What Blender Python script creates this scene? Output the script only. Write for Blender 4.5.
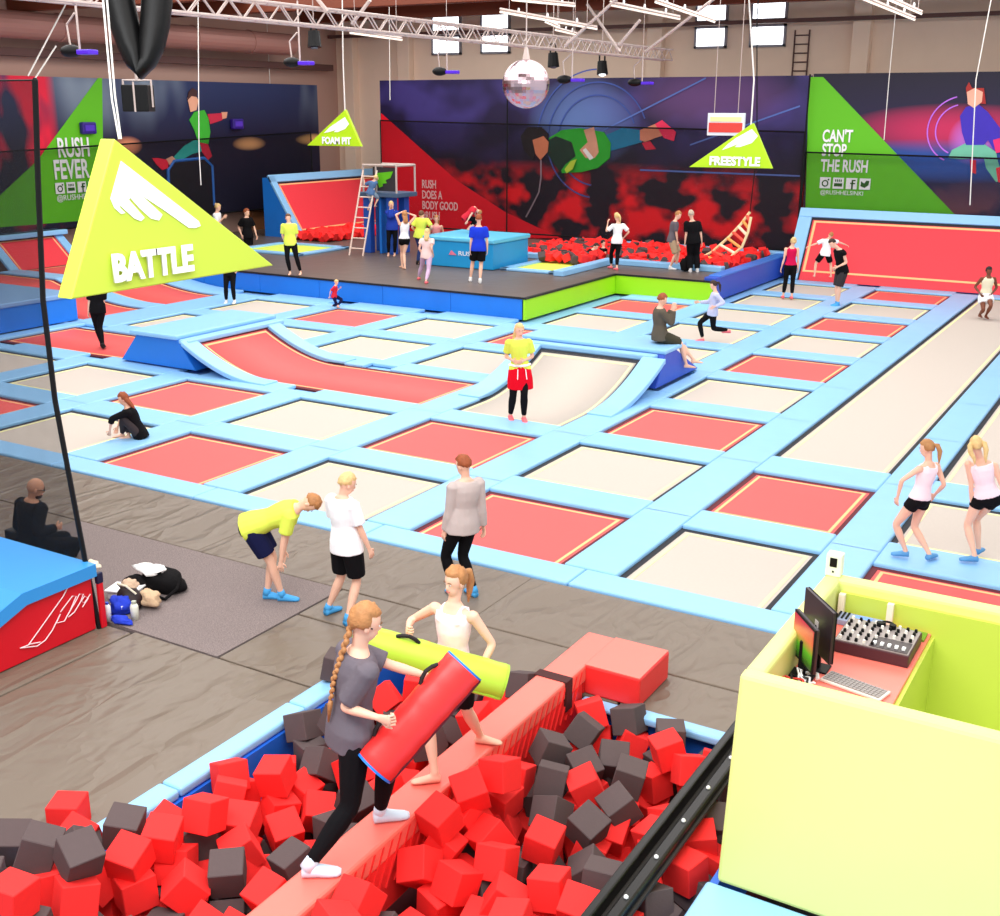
import bpy, bmesh, math, random
from mathutils import Vector, Matrix, Euler, noise
from mathutils.geometry import tessellate_polygon
for _o in list(bpy.data.objects): bpy.data.objects.remove(_o)
S = bpy.context.scene
COL = S.collection
# ---------------------------------------------------------------- camera
cam_data = bpy.data.cameras.new('camera'); cam = bpy.data.objects.new('camera', cam_data); COL.objects.link(cam)
cam_data.sensor_width = 36.0; cam_data.lens = 41.44; cam_data.clip_end = 200
cam.matrix_world = Matrix(((0.859322, -0.150678, 0.488735, 0.000000), (0.511422, 0.246265, -0.823287, 0.000000), (0.003693, 0.957418, 0.288681, 5.400000), (0, 0, 0, 1)))
S.camera = cam
# ---------------------------------------------------------------- light and exposure
S.view_settings.view_transform = 'Standard'; S.view_settings.look = 'None'
S.view_settings.exposure = 0.08; S.view_settings.gamma = 1.0; S.view_settings.use_curve_mapping = False
W = bpy.data.worlds.new('world'); S.world = W; W.use_nodes = True
W.node_tree.nodes['Background'].inputs[0].default_value = (0.93, 0.96, 1.0, 1)
W.node_tree.nodes['Background'].inputs[1].default_value = 1.0
def area(name, loc, size, size_y, energy, color=(1, 1, 1), rot=(0, 0, 0)):
    l = bpy.data.lights.new(name, 'AREA'); l.shape = 'RECTANGLE'; l.size = size; l.size_y = size_y; l.energy = energy; l.color = color
    o = bpy.data.objects.new(name, l); COL.objects.link(o); o.location = loc; o.rotation_euler = rot
    return o
area('ceiling_light_bank', (-5, 5, 9.2), 14, 12, 1500, (1, .98, .95))
area('ceiling_light_bank', (-19, 13, 9.2), 14, 12, 1500, (1, .98, .95))
area('ceiling_light_bank', (-6, 21, 9.2), 14, 12, 1500, (1, .98, .95))
area('ceiling_light_bank', (-22, 25, 9.2), 14, 10, 1500, (1, .98, .95))
area('ceiling_light_bank', (-8, 33, 9.2), 14, 8, 1300, (1, .98, .95))
area('ceiling_light_bank', (-24, 35, 9.2), 12, 8, 1000, (1, .98, .95))
area('overhead_area_light', (-4, 2, 9.1), 10, 4, 900, (.95, .98, 1), (math.radians(25), 0, 0))  # cool area light tilted over the foreground, below the closed ceiling
# ---------------------------------------------------------------- helpers
def lin(c):
    return tuple((x / 255 / 12.92) if x / 255 <= .04045 else ((x / 255 + .055) / 1.055) ** 2.4 for x in c)
MATS = {}
def mat(name, rgb, rough=.6, bump=0, bscale=20, metal=0, spec=.4, var=0, alpha=1, emit=0, trans=0):
    if name in MATS: return MATS[name]
    m = bpy.data.materials.new(name); m.use_nodes = True; nt = m.node_tree; b = nt.nodes['Principled BSDF']
    c = lin(rgb); b.inputs['Base Color'].default_value = (*c, 1); b.inputs['Roughness'].default_value = rough
    b.inputs['Metallic'].default_value = metal; b.inputs['Specular IOR Level'].default_value = spec
    if alpha < 1: b.inputs['Alpha'].default_value = alpha
    if emit: b.inputs['Emission Color'].default_value = (*c, 1); b.inputs['Emission Strength'].default_value = emit
    tc = nt.nodes.new('ShaderNodeTexCoord')
    if var:
        n = nt.nodes.new('ShaderNodeTexNoise'); n.inputs['Scale'].default_value = bscale * .4; n.inputs['Detail'].default_value = 5
        nt.links.new(tc.outputs['Object'], n.inputs['Vector'])
        mx = nt.nodes.new('ShaderNodeMix'); mx.data_type = 'RGBA'
        mx.inputs[6].default_value = (*[max(0, x * (1 - var)) for x in c], 1); mx.inputs[7].default_value = (*[min(1, x * (1 + var)) for x in c], 1)
        nt.links.new(n.outputs['Fac'], mx.inputs[0]); nt.links.new(mx.outputs[2], b.inputs['Base Color'])
    if bump:
        n = nt.nodes.new('ShaderNodeTexNoise'); n.inputs['Scale'].default_value = bscale; n.inputs['Detail'].default_value = 4
        nt.links.new(tc.outputs['Object'], n.inputs['Vector'])
        bp = nt.nodes.new('ShaderNodeBump'); bp.inputs['Strength'].default_value = bump; bp.inputs['Distance'].default_value = .02
        nt.links.new(n.outputs['Fac'], bp.inputs['Height']); nt.links.new(bp.outputs[0], b.inputs['Normal'])
    MATS[name] = m
    return m
def obj(name, bm, m, parent=None, smooth=False, bevel=0, seg=2):
    me = bpy.data.meshes.new(name)
    bmesh.ops.recalc_face_normals(bm, faces=bm.faces); bm.to_mesh(me); bm.free()
    if smooth:
        for p in me.polygons: p.use_smooth = True
    for k in (m if isinstance(m, (list, tuple)) else [m]): me.materials.append(k)
    o = bpy.data.objects.new(name, me); COL.objects.link(o)
    if bevel:
        bv = o.modifiers.new('bevel', 'BEVEL'); bv.width = bevel; bv.segments = seg; bv.limit_method = 'ANGLE'
    if parent:
        o.parent = parent; o.matrix_parent_inverse = Matrix.Translation(-parent.location) if parent.type == 'EMPTY' else parent.matrix_world.inverted()
    return o
def tag(o, label, cat, group=None, kind=None):
    if label: o['label'] = label
    if cat: o['category'] = cat
    if group: o['group'] = group
    if kind: o['kind'] = kind
    return o
def thing(name, loc, label, cat, group=None):
    o = bpy.data.objects.new(name, None); o.empty_display_size = .1; COL.objects.link(o); o.location = loc
    return tag(o, label, cat, group)
def box(bm, x0, x1, y0, y1, z0, z1, M=None):
    vs = [bm.verts.new(v) for v in ((x0, y0, z0), (x1, y0, z0), (x1, y1, z0), (x0, y1, z0), (x0, y0, z1), (x1, y0, z1), (x1, y1, z1), (x0, y1, z1))]
    if M is not None:
        for v in vs: v.co = M @ v.co
    fs = [bm.faces.new([vs[i] for i in f]) for f in ((3, 2, 1, 0), (4, 5, 6, 7), (0, 1, 5, 4), (1, 2, 6, 5), (2, 3, 7, 6), (3, 0, 4, 7))]
    return vs, fs
def B(): return bmesh.new()
def boxo(name, x0, x1, y0, y1, z0, z1, m, parent=None, bevel=0, M=None, seg=2):
    bm = B(); box(bm, x0, x1, y0, y1, z0, z1, M); return obj(name, bm, m, parent, bevel=bevel, seg=seg)
def prism(bm, pts, d):
    d = Vector(d); a = [bm.verts.new(Vector(p)) for p in pts]; b = [bm.verts.new(Vector(p) + d) for p in pts]
    n = len(pts)
    if n > 4:
        fs = []
        for tr in tessellate_polygon([[Vector(p) for p in pts]]):
            fs.append(bm.faces.new([a[i] for i in tr])); fs.append(bm.faces.new([b[i] for i in tr[::-1]]))
    else: fs = [bm.faces.new(a), bm.faces.new(b[::-1])]
    for i in range(n): fs.append(bm.faces.new((a[i], a[(i + 1) % n], b[(i + 1) % n], b[i])))
    return fs
def prismo(name, pts, d, m, parent=None, bevel=0):
    bm = B(); prism(bm, pts, d); bmesh.ops.triangulate(bm, faces=[f for f in bm.faces if len(f.verts) > 4]); return obj(name, bm, m, parent, bevel=bevel)
def frame_of(d, hint=None):
    d = Vector(d).normalized(); h = Vector(hint) if hint is not None else (Vector((0, 0, 1)) if abs(d.z) < .9 else Vector((1, 0, 0)))
    x = h - d * h.dot(d)
    if x.length < 1e-5: x = d.orthogonal()
    x.normalize(); return d, x, d.cross(x)
def loft(bm, rings, n=12, caps=True):
    """rings: (centre, axisU, axisV) with axis lengths = radii"""
    R = []
    for c, u, v in rings:
        R.append([bm.verts.new(Vector(c) + Vector(u) * math.cos(2 * math.pi * i / n) + Vector(v) * math.sin(2 * math.pi * i / n)) for i in range(n)])
    for a, b in zip(R, R[1:]):
        for i in range(n): bm.faces.new((a[i], a[(i + 1) % n], b[(i + 1) % n], b[i]))
    if caps: bm.faces.new(R[0][::-1]); bm.faces.new(R[-1])
def tube(bm, pts, rad, n=8, hint=None, round_=False, flat=1.0):
    pts = [Vector(p) for p in pts]
    if not isinstance(rad, (list, tuple)): rad = [rad] * len(pts)
    rings = []; x = None
    for i, p in enumerate(pts):
        d = (pts[min(i + 1, len(pts) - 1)] - pts[max(i - 1, 0)])
        d, x, y = frame_of(d, x if x is not None else hint)
        if round_ and i == 0: rings.append((p - d * rad[0] * .75, x * rad[0] * .5, y * rad[0] * .5 * flat))
        rings.append((p, x * rad[i], y * rad[i] * flat))
        if round_ and i == len(pts) - 1: rings.append((p + d * rad[i] * .75, x * rad[i] * .5, y * rad[i] * .5 * flat))
    loft(bm, rings, n)
def ell(bm, c, r, M=None, u=14, v=10):
    T = Matrix.Translation(c) @ (M.to_4x4() if M else Matrix.Identity(4)) @ Matrix.Diagonal((*r, 1))
    bmesh.ops.create_uvsphere(bm, u_segments=u, v_segments=v, radius=1, matrix=T)
def text(body, size, m, parent, M, name='lettering', ext=.004, sx=1.0, align='LEFT', off=.0, spacing=1.0):
    cu = bpy.data.curves.new('t', 'FONT'); cu.body = body; cu.size = size; cu.extrude = ext; cu.align_x = align; cu.offset = off; cu.space_character = spacing; cu.resolution_u = 3; cu.space_line = .85
    to = bpy.data.objects.new('t', cu); COL.objects.link(to)
    dg = bpy.context.evaluated_depsgraph_get(); me = bpy.data.meshes.new_from_object(to.evaluated_get(dg))
    bpy.data.objects.remove(to); me.transform(M @ Matrix.Diagonal((sx, 1, 1, 1))); me.materials.clear(); me.materials.append(m)
    o = bpy.data.objects.new(name, me); COL.objects.link(o)
    if parent:
        o.parent = parent; o.matrix_parent_inverse = Matrix.Translation(-parent.location) if parent.type == 'EMPTY' else parent.matrix_world.inverted()
    return o
def planeM(origin, xdir, zdir=(0, 0, 1)):
    """text frame: local x -> xdir, local y -> zdir"""
    x = Vector(xdir).normalized(); y = Vector(zdir); y = (y - x * y.dot(x)).normalized(); z = x.cross(y)
    M = Matrix((x, y, z)).transposed().to_4x4(); M.translation = Vector(origin); return M
# ---------------------------------------------------------------- materials
BLUE = mat('sky_blue_vinyl', (140, 194, 238), .38, .12, 6, var=.05)
BLUE2 = mat('royal_blue_vinyl', (28, 118, 214), .42, .2, 5, var=.08)
INDIGO = mat('deep_blue_vinyl', (46, 84, 190), .45, .15, 5)
LIME = mat('lime_vinyl', (172, 230, 24), .45, .12, 5)
YLIME = mat('yellow_lime_vinyl', (226, 242, 110), .45, .1, 4, var=.03)
TAN = mat('grey_bed_fabric', (192, 182, 172), .7, .05, 60, var=.04)
REDBED = mat('coral_red_bed_fabric', (222, 88, 86), .65, .05, 60, var=.05)
REDWALL = mat('red_bed_fabric', (232, 56, 68), .6, .05, 60, var=.06)
CREAM = mat('cream_stitch_tape', (244, 240, 168), .6)
ORNG = mat('peach_stitch_tape', (255, 190, 130), .6)
DARK = mat('black_gap_shade_strip', (28, 30, 38), .7)  # black strip painted for the shade where pads overhang the beds
DKRED = mat('dark_red_gap_shade_and_base', (92, 14, 30), .7)  # pad shade painted dark red at bed edges; also pit floors, roll seam
REDV = mat('red_vinyl', (240, 50, 48), .36, .12, 7, var=.06)
REDTOP = mat('red_vinyl_top_gloss', (244, 112, 98), .36, .1, 7)  # same red vinyl, lightened to paint gloss on the beam's upper faces
WHITE = mat('white_paint', (245, 245, 245), .5)
STEEL = mat('galvanised_steel', (196, 180, 174), .45, metal=.2)
BLACKM = mat('black_metal', (14, 14, 16), .5, spec=.2)
ROPE = mat('white_rope', (235, 232, 225), .7)
GREENP = mat('print_green', (96, 190, 22), .55)
REDP = mat('print_red', (232, 10, 36), .55)
# ---------------------------------------------------------------- the hall
def wrinkled(name, rgb, rough, scale, strength, sx=1, sy=1, spots=0, crease=0):
    m = mat(name, rgb, rough); nt = m.node_tree; b = nt.nodes['Principled BSDF']; tc = nt.nodes['Texture Coordinate']
    mp = nt.nodes.new('ShaderNodeMapping'); mp.inputs['Scale'].default_value = (sx, sy, 1); mp.inputs['Rotation'].default_value = (0, 0, .5)
    nt.links.new(tc.outputs['Object'], mp.inputs['Vector'])
    n = nt.nodes.new('ShaderNodeTexNoise'); n.inputs['Scale'].default_value = scale; n.inputs['Detail'].default_value = 3; n.inputs['Distortion'].default_value = .25
    nt.links.new(mp.outputs[0], n.inputs['Vector'])
    r = nt.nodes.new('ShaderNodeMath'); r.operation = 'SUBTRACT'; r.inputs[1].default_value = .5; nt.links.new(n.outputs['Fac'], r.inputs[0])
    a = nt.nodes.new('ShaderNodeMath'); a.operation = 'ABSOLUTE'; nt.links.new(r.outputs[0], a.inputs[0])
    p = nt.nodes.new('ShaderNodeMath'); p.operation = 'MULTIPLY'; p.inputs[1].default_value = 9; nt.links.new(a.outputs[0], p.inputs[0])
    q = nt.nodes.new('ShaderNodeMath'); q.operation = 'MINIMUM'; q.inputs[1].default_value = 1; nt.links.new(p.outputs[0], q.inputs[0])
    hgt = q.outputs[0]
    if crease:
        def mm(op, a, b_):
            r = nt.nodes.new('ShaderNodeMath'); r.operation = op
            for i_, v_ in enumerate((a, b_)):
                if isinstance(v_, (int, float)): r.inputs[i_].default_value = v_
                elif v_ is not None: nt.links.new(v_, r.inputs[i_])
            return r.outputs[0]
        sp = nt.nodes.new('ShaderNodeSeparateXYZ'); nt.links.new(tc.outputs['Object'], sp.inputs[0])
        n3 = nt.nodes.new('ShaderNodeTexNoise'); n3.inputs['Scale'].default_value = .5; nt.links.new(tc.outputs['Object'], n3.inputs['Vector'])
        u_ = mm('FRACT', mm('ADD', mm('MULTIPLY', sp.outputs['X'], .95), mm('MULTIPLY', n3.outputs['Fac'], .5)), None)
        d_ = mm('MULTIPLY', mm('ABSOLUTE', mm('SUBTRACT', u_, .5), None), 14); hgt = mm('MINIMUM', hgt, mm('MINIMUM', d_, 1))
    bp = nt.nodes.new('ShaderNodeBump'); bp.inputs['Strength'].default_value = strength; bp.inputs['Distance'].default_value = .03; bp.invert = True
    nt.links.new(hgt, bp.inputs['Height']); nt.links.new(bp.outputs[0], b.inputs['Normal'])
    if spots:
        n2 = nt.nodes.new('ShaderNodeTexNoise'); n2.inputs['Scale'].default_value = 90; nt.links.new(tc.outputs['Object'], n2.inputs['Vector'])
        c = lin(rgb); cr = nt.nodes.new('ShaderNodeValToRGB'); cr.color_ramp.elements[0].position = .35; cr.color_ramp.elements[1].position = .7
        cr.color_ramp.elements[0].color = (*[x * .7 for x in c], 1); cr.color_ramp.elements[1].color = (*[min(1, x * 1.5) for x in c], 1)
        nt.links.new(n2.outputs['Fac'], cr.inputs[0]); nt.links.new(cr.outputs[0], b.inputs['Base Color'])
    return m
MATV = wrinkled('taupe_black_mat_vinyl', (112, 99, 86), .4, 1.0, .6, 1.5, .9, crease=1)
DECKM = wrinkled('dark_deck_vinyl', (100, 88, 82), .4, .8, .15)
CARPET = wrinkled('charcoal_speckled_carpet', (122, 110, 108), .95, 3, .02, spots=1)
CONC = mat('warm_grey_concrete', (246, 220, 198), .85, .1, 3, var=.06)
floor = boxo('floor', -36, 3, -3, 44, -1.3, -1.12, mat('grey_floor', (90, 88, 86), .8)); tag(floor, None, None, kind='structure')
w = boxo('wall_back', -36, 3, 43, 43.3, -1.2, 9.6, CONC); tag(w, None, None, kind='structure')
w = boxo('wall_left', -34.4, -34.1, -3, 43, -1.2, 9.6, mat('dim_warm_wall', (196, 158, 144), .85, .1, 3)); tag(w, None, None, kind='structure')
w = boxo('ceiling', -36, 3, -3, 43.3, 9.6, 9.8, mat('brown_ceiling', (110, 72, 58), .8)); tag(w, None, None, kind='structure')
for i, x in enumerate((-33.2, -30.2, -18.6, -10.9, -5.4)):
    p = boxo('trim_%d' % (i + 1), x - .3, x + .3, 42.6, 43.0, -1.1, 9.6, CONC, bevel=.02); tag(p, None, None, kind='structure')
GLOW = mat('daylit_pane', (245, 250, 255), .3, emit=3.2)
for i, (x0, x1) in enumerate([(-28.896, -27.445), (-26.468, -25.085), (-17.101, -15.85), (-14.973, -13.635)]):
    f = B()
    for zz in ((7.65, 8.42), (8.55, 9.25)):
        for a, b_, c, d in ((x0, x0 + .08, *zz), (x1 - .08, x1, *zz), (x0, x1, zz[0], zz[0] + .08), (x0, x1, zz[1] - .08, zz[1])): box(f, a, b_, 42.86, 42.99, c, d)
    fo = obj('window_%d' % (i + 1), f, mat('grey_window_frame', (150, 150, 160), .5)); tag(fo, None, None, kind='structure')
    g = B()
    for zz in ((7.65, 8.42), (8.55, 9.25)): box(g, x0 + .08, x1 - .08, 42.9, 42.95, zz[0] + .08, zz[1] - .08)
    obj('pane', g, GLOW, fo)
# roof beams
GLU = mat('brown_glulam', (112, 52, 30), .6, .1, 4, var=.2)
for i, (y, z0) in enumerate(((40.5, 8.95), (33, 8.7), (26, 8.4))):
    bo = boxo('roof_beam', -34, 3, y, y + .35, z0, 9.6, GLU, bevel=.02)
    tag(bo, ('brown laminated roof beam close to the back wall', 'brown laminated roof beam, middle of the three seen', 'brown laminated roof beam nearest to the camera')[i], 'beam')
# girder rail along the back wall and duct
t = boxo('crane_rail', -34, 3, 42.3, 42.5, 8.42, 8.55, mat('brown_steel', (92, 62, 58), .6)); tag(t, 'dark brown steel rail running along the top of the back wall', 'rail')
t = boxo('crane_rail', -33.9, -33.5, 12, 42, 7.05, 7.3, mat('brown_steel', (92, 62, 58), .6)); tag(t, 'dark brown steel rail running along the left wall under the duct', 'rail')
bm = B(); tube(bm, [(-32.9, y, 7.95) for y in (10, 20, 30, 38.5)], .42, 20)
for y in range(12, 39, 3): tube(bm, [(-32.9, y, 7.95), (-32.9, y + .1, 7.95)], .45, 20)
o = obj('air_duct', bm, mat('rusty_pink_duct', (176, 128, 118), .5, metal=.2), smooth=False); tag(o, 'big round dusty pink air duct under the roof on the left', 'duct')
# ---------------------------------------------------------------- floor mats
mats = [(-34, -20.2, 9.85, 11.3), (-20.2, -10.35, 9.85, 11.3), (-10.35, -6.25, 9.85, 11.3), (-6.25, -2.75, 9.85, 11.3), (-2.73, 3, 9.85, 11.3),
        (-7.98, -4.05, 9.03, 9.83), (-4.03, -2.3, 9.03, 9.83), (-2.28, 3, 9.44, 9.83), (-7.98, -6.73, 7.78, 9.01),
        (-34, -20, 2, 7.72), (-20, -12.5, 2, 7.72), (-12.48, -9.2, 2, 7.72), (-9.18, -6.73, 2, 7.76), (-34, -12.6, 7.76, 9.83)]
LB = ['mat at far left beside the trampoline edge', 'long mat along the trampolines left of the bending boy', 'mat behind the boys along the trampolines', 'mat between the boys and the DJ booth', 'mat behind the DJ booth',
      'mat in front of the red block end', 'small mat at the back corner of the foam pit', 'narrow mat under the DJ booth back', 'mat strip beside the boys at the pit corner',
      'mat at far left in the foreground', 'mat left of the red ramp block', 'mat under the red ramp block', 'large creased mat between ramp block and foam pit', 'mat behind the ramp block at left']
for (a, b_, c, d), l in zip(mats, LB):
    o = boxo('floor_mat', a, b_, c, d, -.05, 0, MATV, bevel=.015); tag(o, 'creased taupe black floor ' + l, 'mat')
o = boxo('carpet', -12.58, -8.0, 7.78, 9.83, -.05, .002, CARPET); tag(o, 'charcoal speckled carpet patch among the floor mats', 'carpet')
o = boxo('trim_6', -34.1, 3, -3, 11.3, -1.12, -.06, mat('grey_floor', (90, 88, 86), .8)) if False else None
# ---------------------------------------------------------------- trampoline field
X0, PX, W_, YF, PY, L_ = -17.647, 3.0645, 2.34, 13.9312, 2.9565, 2.22
def cx(c): return X0 + (c - 1) * PX
def yf(r): return YF + (r - 1) * PY
def ring(bm, x0, x1, y0, y1, ins, wd, z, zt=.006, prof=None):
    x0 += ins; x1 -= ins; y0 += ins; y1 -= ins
    for a, b_, c, d in ((x0, x1, y0, y0 + wd), (x0, x1, y1 - wd, y1), (x0, x0 + wd, y0 + wd, y1 - wd), (x1 - wd, x1, y0 + wd, y1 - wd)):
        grid(bm, a, b_, c, d, z, zt, prof)
def grid(bm, x0, x1, y0, y1, z, th, prof=None):
    if prof is None: box(bm, x0, x1, y0, y1, z - th, z); return
    ax, f = prof; N = 28
    nx, ny = (max(1, int(N * (x1 - x0) / 2)), 1) if ax == 'x' else (1, max(1, int(N * (y1 - y0) / 2)))
    V = [[[bm.verts.new((x0 + (x1 - x0) * i / nx, y0 + (y1 - y0) * j / ny, z + s + f(x0 + (x1 - x0) * i / nx if ax == 'x' else y0 + (y1 - y0) * j / ny))) for j in range(ny + 1)] for i in range(nx + 1)] for s in (0, -th)]
    for s in (0, 1):
        for i in range(nx):
            for j in range(ny): bm.faces.new((V[s][i][j], V[s][i + 1][j], V[s][i + 1][j + 1], V[s][i][j + 1]))
    for i in range(nx):
        for j in (0, ny): bm.faces.new((V[0][i][j], V[0][i + 1][j], V[1][i + 1][j], V[1][i][j]))
    for j in range(ny):
        for i in (0, nx): bm.faces.new((V[0][i][j], V[0][i][j + 1], V[1][i][j + 1], V[1][i][j]))
ZB = -.035
def bed(x0, x1, y0, y1, red, label, prof=None, name='trampoline', cat='trampoline', group=None, z=0):
    t = thing(name, ((x0 + x1) / 2, (y0 + y1) / 2, ZB + z), label, cat, group)
    bm = B(); grid(bm, x0 + .05, x1 - .05, y0 + .05, y1 - .05, ZB + z, .02, prof); obj('jump_bed', bm, REDBED if red else TAN, t, smooth=prof is not None)
    bm = B(); ring(bm, x0 - .03, x1 + .03, y0 - .03, y1 + .03, 0, .115, ZB + z + .004, .03, prof); obj('edge_gap_shade', bm, DKRED if red else DARK, t)  # dark ring stands for the pads' shade in the gap round the bed
    bm = B(); ring(bm, x0, x1, y0, y1, .13, .045, ZB + z + .005, .004, prof); obj('stitch_line', bm, ORNG if red else CREAM, t)
    return t
def pad(x0, x1, y0, y1, label, z0=-.06, z1=.025, m=None, prof=None, name='safety_pad', group='blue safety pads of the trampoline field'):
    bm = B(); grid(bm, x0, x1, y0, y1, z1, z1 - z0, prof)
    o = obj(name, bm, m or BLUE, bevel=.03, seg=3)
    return tag(o, label, 'pad', group)
ORD = {1: 'front', 2: 'second', 3: 'third', 4: 'fourth', 5: 'fifth', 6: 'sixth', 7: 'seventh', 8: 'eighth', 9: 'ninth'}
CN = {-2: 'leftmost', -1: 'second leftmost', 0: 'third leftmost', 1: 'left-hand', 2: 'left-middle', 3: 'middle', 4: 'right-middle', 5: 'right'}
def ck(c, r):
    if c == 3 and r >= 5: return False
    if c in (1, 0) and r == 4: return False
    if c == 1 and r == 5: return False
    if c == -1: return r == 1
    return (c + r) % 2 == 1
cells = []
for c in (-1, 0, 1, 2, 3, 4, 5):
    top = {-1: 5, 0: 5, 1: 5, 2: 7, 3: 9, 4: 9, 5: 2}[c]
    for r in range(1, top + 1):
        if (c, r) in ((-1, 3), (0, 3), (1, 3), (2, 3), (3, 3), (3, 4)): continue
        x0 = cx(c); x1 = x0 + (W_ if c < 5 else 1.91); cells.append((c, r, x0, x1))
        bed(x0, x1, yf(r) - L_, yf(r), ck(c, r), '%s square trampoline bed, %s row from the black mats, %s column' % ('coral red' if ck(c, r) else 'pale grey', ORD[r], CN[c]))
def smooth(t): t = max(0, min(1, t)); return t
def arc(h, a, b_):
    """0 at a, rises to h at b with growing slope"""
    def f(v):
        t = (v - a) / (b_ - a); t = max(0, min(1, t)); return h * (t ** 1.9)
    return f
y3, y3f = yf(3) - L_, yf(3)
pr = ('x', arc(.66, -16.0, -18.1)); pl = ('x', arc(.02, -22.2, -20.3)); pw = ('y', arc(.62, 18.6, 21.05))
bed(-18.1, cx(2) + W_, y3, y3f, True, 'long coral red trampoline curving up to the left ramp block', pr)
bed(-24.65, -20.25, y3, y3f, True, 'coral red trampoline curving up on the left side of the ramp block', pl)
bed(cx(3), cx(3) + W_, y3, 21.05, False, 'large pale grey trampoline curving up behind the girl with red jumper', pw)
pq = ('x', arc(.55, -25.6, -29.0)); pq2 = ('x', lambda v: arc(.55, -25.6, -29.0)(v))
bed(-31.6, -25.2, yf(4) - L_, yf(4), True, 'coral red curved trampoline behind the left blue box', pq)
bed(-31.6, -25.2, yf(5) - L_, yf(5), True, 'coral red curved trampoline leading to the left wall slope', pq)
bed(cx(5), cx(5) + 1.91, 17.8, 37.6, False, 'very long pale grey tumbling lane trampoline')
bed(-2.83, -.5, 11.85, 13.9, True, 'coral red trampoline behind the DJ booth, far right')
bed(-2.83, -.5, 14.75, 16.9, False, 'pale grey trampoline behind the two girls in pink tops')
bed(-2.83, -.5, 17.8, 37.6, False, 'long pale grey lane trampoline at the right edge')
# row pads
def rowpad(c, x0, x1, r, kind='between'):
    y0, y1 = yf(r) + 0, yf(r + 1) - L_ if (c, r) != (5, 2) else 17.8
    pad(x0, x1, y0, y1, 'sky blue pad across the %s column behind its %s trampoline' % (CN[c], ORD[r]))
for c, r, x0, x1 in cells:
    if (c, r) in ((3, 2), (2, 2), (1, 2), (0, 2), (-1, 2)) or (c, r + 1) in [(a, b_) for a, b_, _, _ in cells]:
        rowpad(c, x0, x1, r)
rowpad(5, cx(5), cx(5) + 1.91, 2)
rowpad(-1, cx(-1), cx(-1) + W_, 3); rowpad(0, -20.15, cx(0) + W_, 3) if False else None
rowpad(1, cx(1), cx(1) + W_, 3); rowpad(2, cx(2), cx(2) + W_, 3)
pad(-2.83, -.5, 13.9, 14.75, 'sky blue pad the two girls in pink tops walk on')
pad(-2.83, -.5, 16.9, 17.8, 'sky blue pad at the near end of the right edge lane')
for c, r in ((1, 5), (0, 5), (-1, 5), (2, 7), (3, 9), (4, 9)):
    y1 = 26.78 if c < 2 else (32.45 if c == 2 else 38.3)
    pad(cx(c), cx(c) + W_, yf(r), y1, 'sky blue pad closing the far end of the %s column' % CN[c])
pad(cx(5), cx(5) + 1.91, 37.6, 38.3, 'sky blue pad at the far end of the tumbling lane')
pad(-2.83, -.5, 37.6, 38.3, 'sky blue pad at the far end of the right edge lane')
pad(-31.6, -25.2, yf(4), yf(5) - L_, 'sky blue curved pad between the two curved trampolines at left', prof=pq)
pad(-31.6, -25.2, yf(5), 26.78, 'sky blue curved pad beside the platform at left', prof=pq)
pad(-31.6, -25.2, 20.45, yf(4) - L_, 'sky blue curved pad behind the left blue box', prof=pq)
# column pads
def colpads(x0, x1, c, rows, skip=()):
    for r in rows:
        if r in skip: continue
        y0 = yf(r) - L_ - .41 if r > 1 else 11.86
        y1 = yf(r) + .41
        pad(x0, x1, y0 + .004, y1 - .004, 'sky blue pad right of the %s column beside its %s trampoline' % (c, ORD[r]))
for c in (-1, 0, 1, 2, 3):
    rows = {-1: range(1, 6), 0: range(1, 6), 1: range(1, 6), 2: range(1, 8), 3: range(1, 10)}[c]
    x0, x1 = cx(c) + W_, cx(c + 1)
    sk = {-1: (3,), 0: (3,), 1: (3,), 2: (), 3: (), }[c]
    if c == 2: sk = (4,)
    if c == 3: sk = (4,)
    colpads(x0, x1, CN[c], rows, sk)
pad(cx(2) + W_, cx(3), yf(3) + .41, 21.0, 'sky blue pad at the foot of the middle ramp, left side')
pad(cx(3) + W_, cx(4), yf(3) + .41, 21.0, 'sky blue pad at the foot of the middle ramp, right side')
pad(cx(3) + W_, cx(4), 23.3, yf(4) + .41 + 1.0, 'sky blue pad right behind the middle ramp') if False else None
pad(-8.79, cx(4), 21.0, yf(4) + .41, 'sky blue pad under the feet of the seated man')
for r in range(1, 10): colpads(cx(4) + W_, cx(5), CN[4], (r,))
for i, r in enumerate(range(1, 10)): colpads(cx(5) + 1.91, -2.83, CN[5], (r,))
colpads(-24.5, cx(-1), 'outer left', (1, 2), ()); pad(-25.2, cx(-1), yf(4) - L_ - .41, yf(5) + .41, 'sky blue pad at the foot of the curved trampolines')
pad(-25.15, -24.66, y3 - .42, yf(3) + .41, 'sky blue pad beside the left blue box')
pad(-24.65, -20.2, y3 - .8, y3, 'x') if False else None
# front edge pads
xs = [-34, -26, cx(-1) - .4, cx(0) - .4, cx(1) - .4, cx(2) - .4, cx(3) - .4, cx(4) - .4, cx(5) - .4, -2.85 - .3, -.2]
for i in range(len(xs) - 1):
    pad(xs[i] + .004, xs[i + 1] - .004, 11.33, 11.84, 'sky blue pad on the field front edge, %s from the left' % list(ORD.values())[min(i, 8)] if i < 9 else 'sky blue front edge pad at far right')
pad(-34, -24.9, 11.86, 14.6, 'wide sky blue pad at far left of the field')
fb = boxo('frame_bed', -33.9, 2.9, 11.35, 39.9, -.13, -.07, BLUE); fb.name = 'pad_base'; tag(fb, 'blue padded frame the whole trampoline field lies on', 'trampoline frame')
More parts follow.
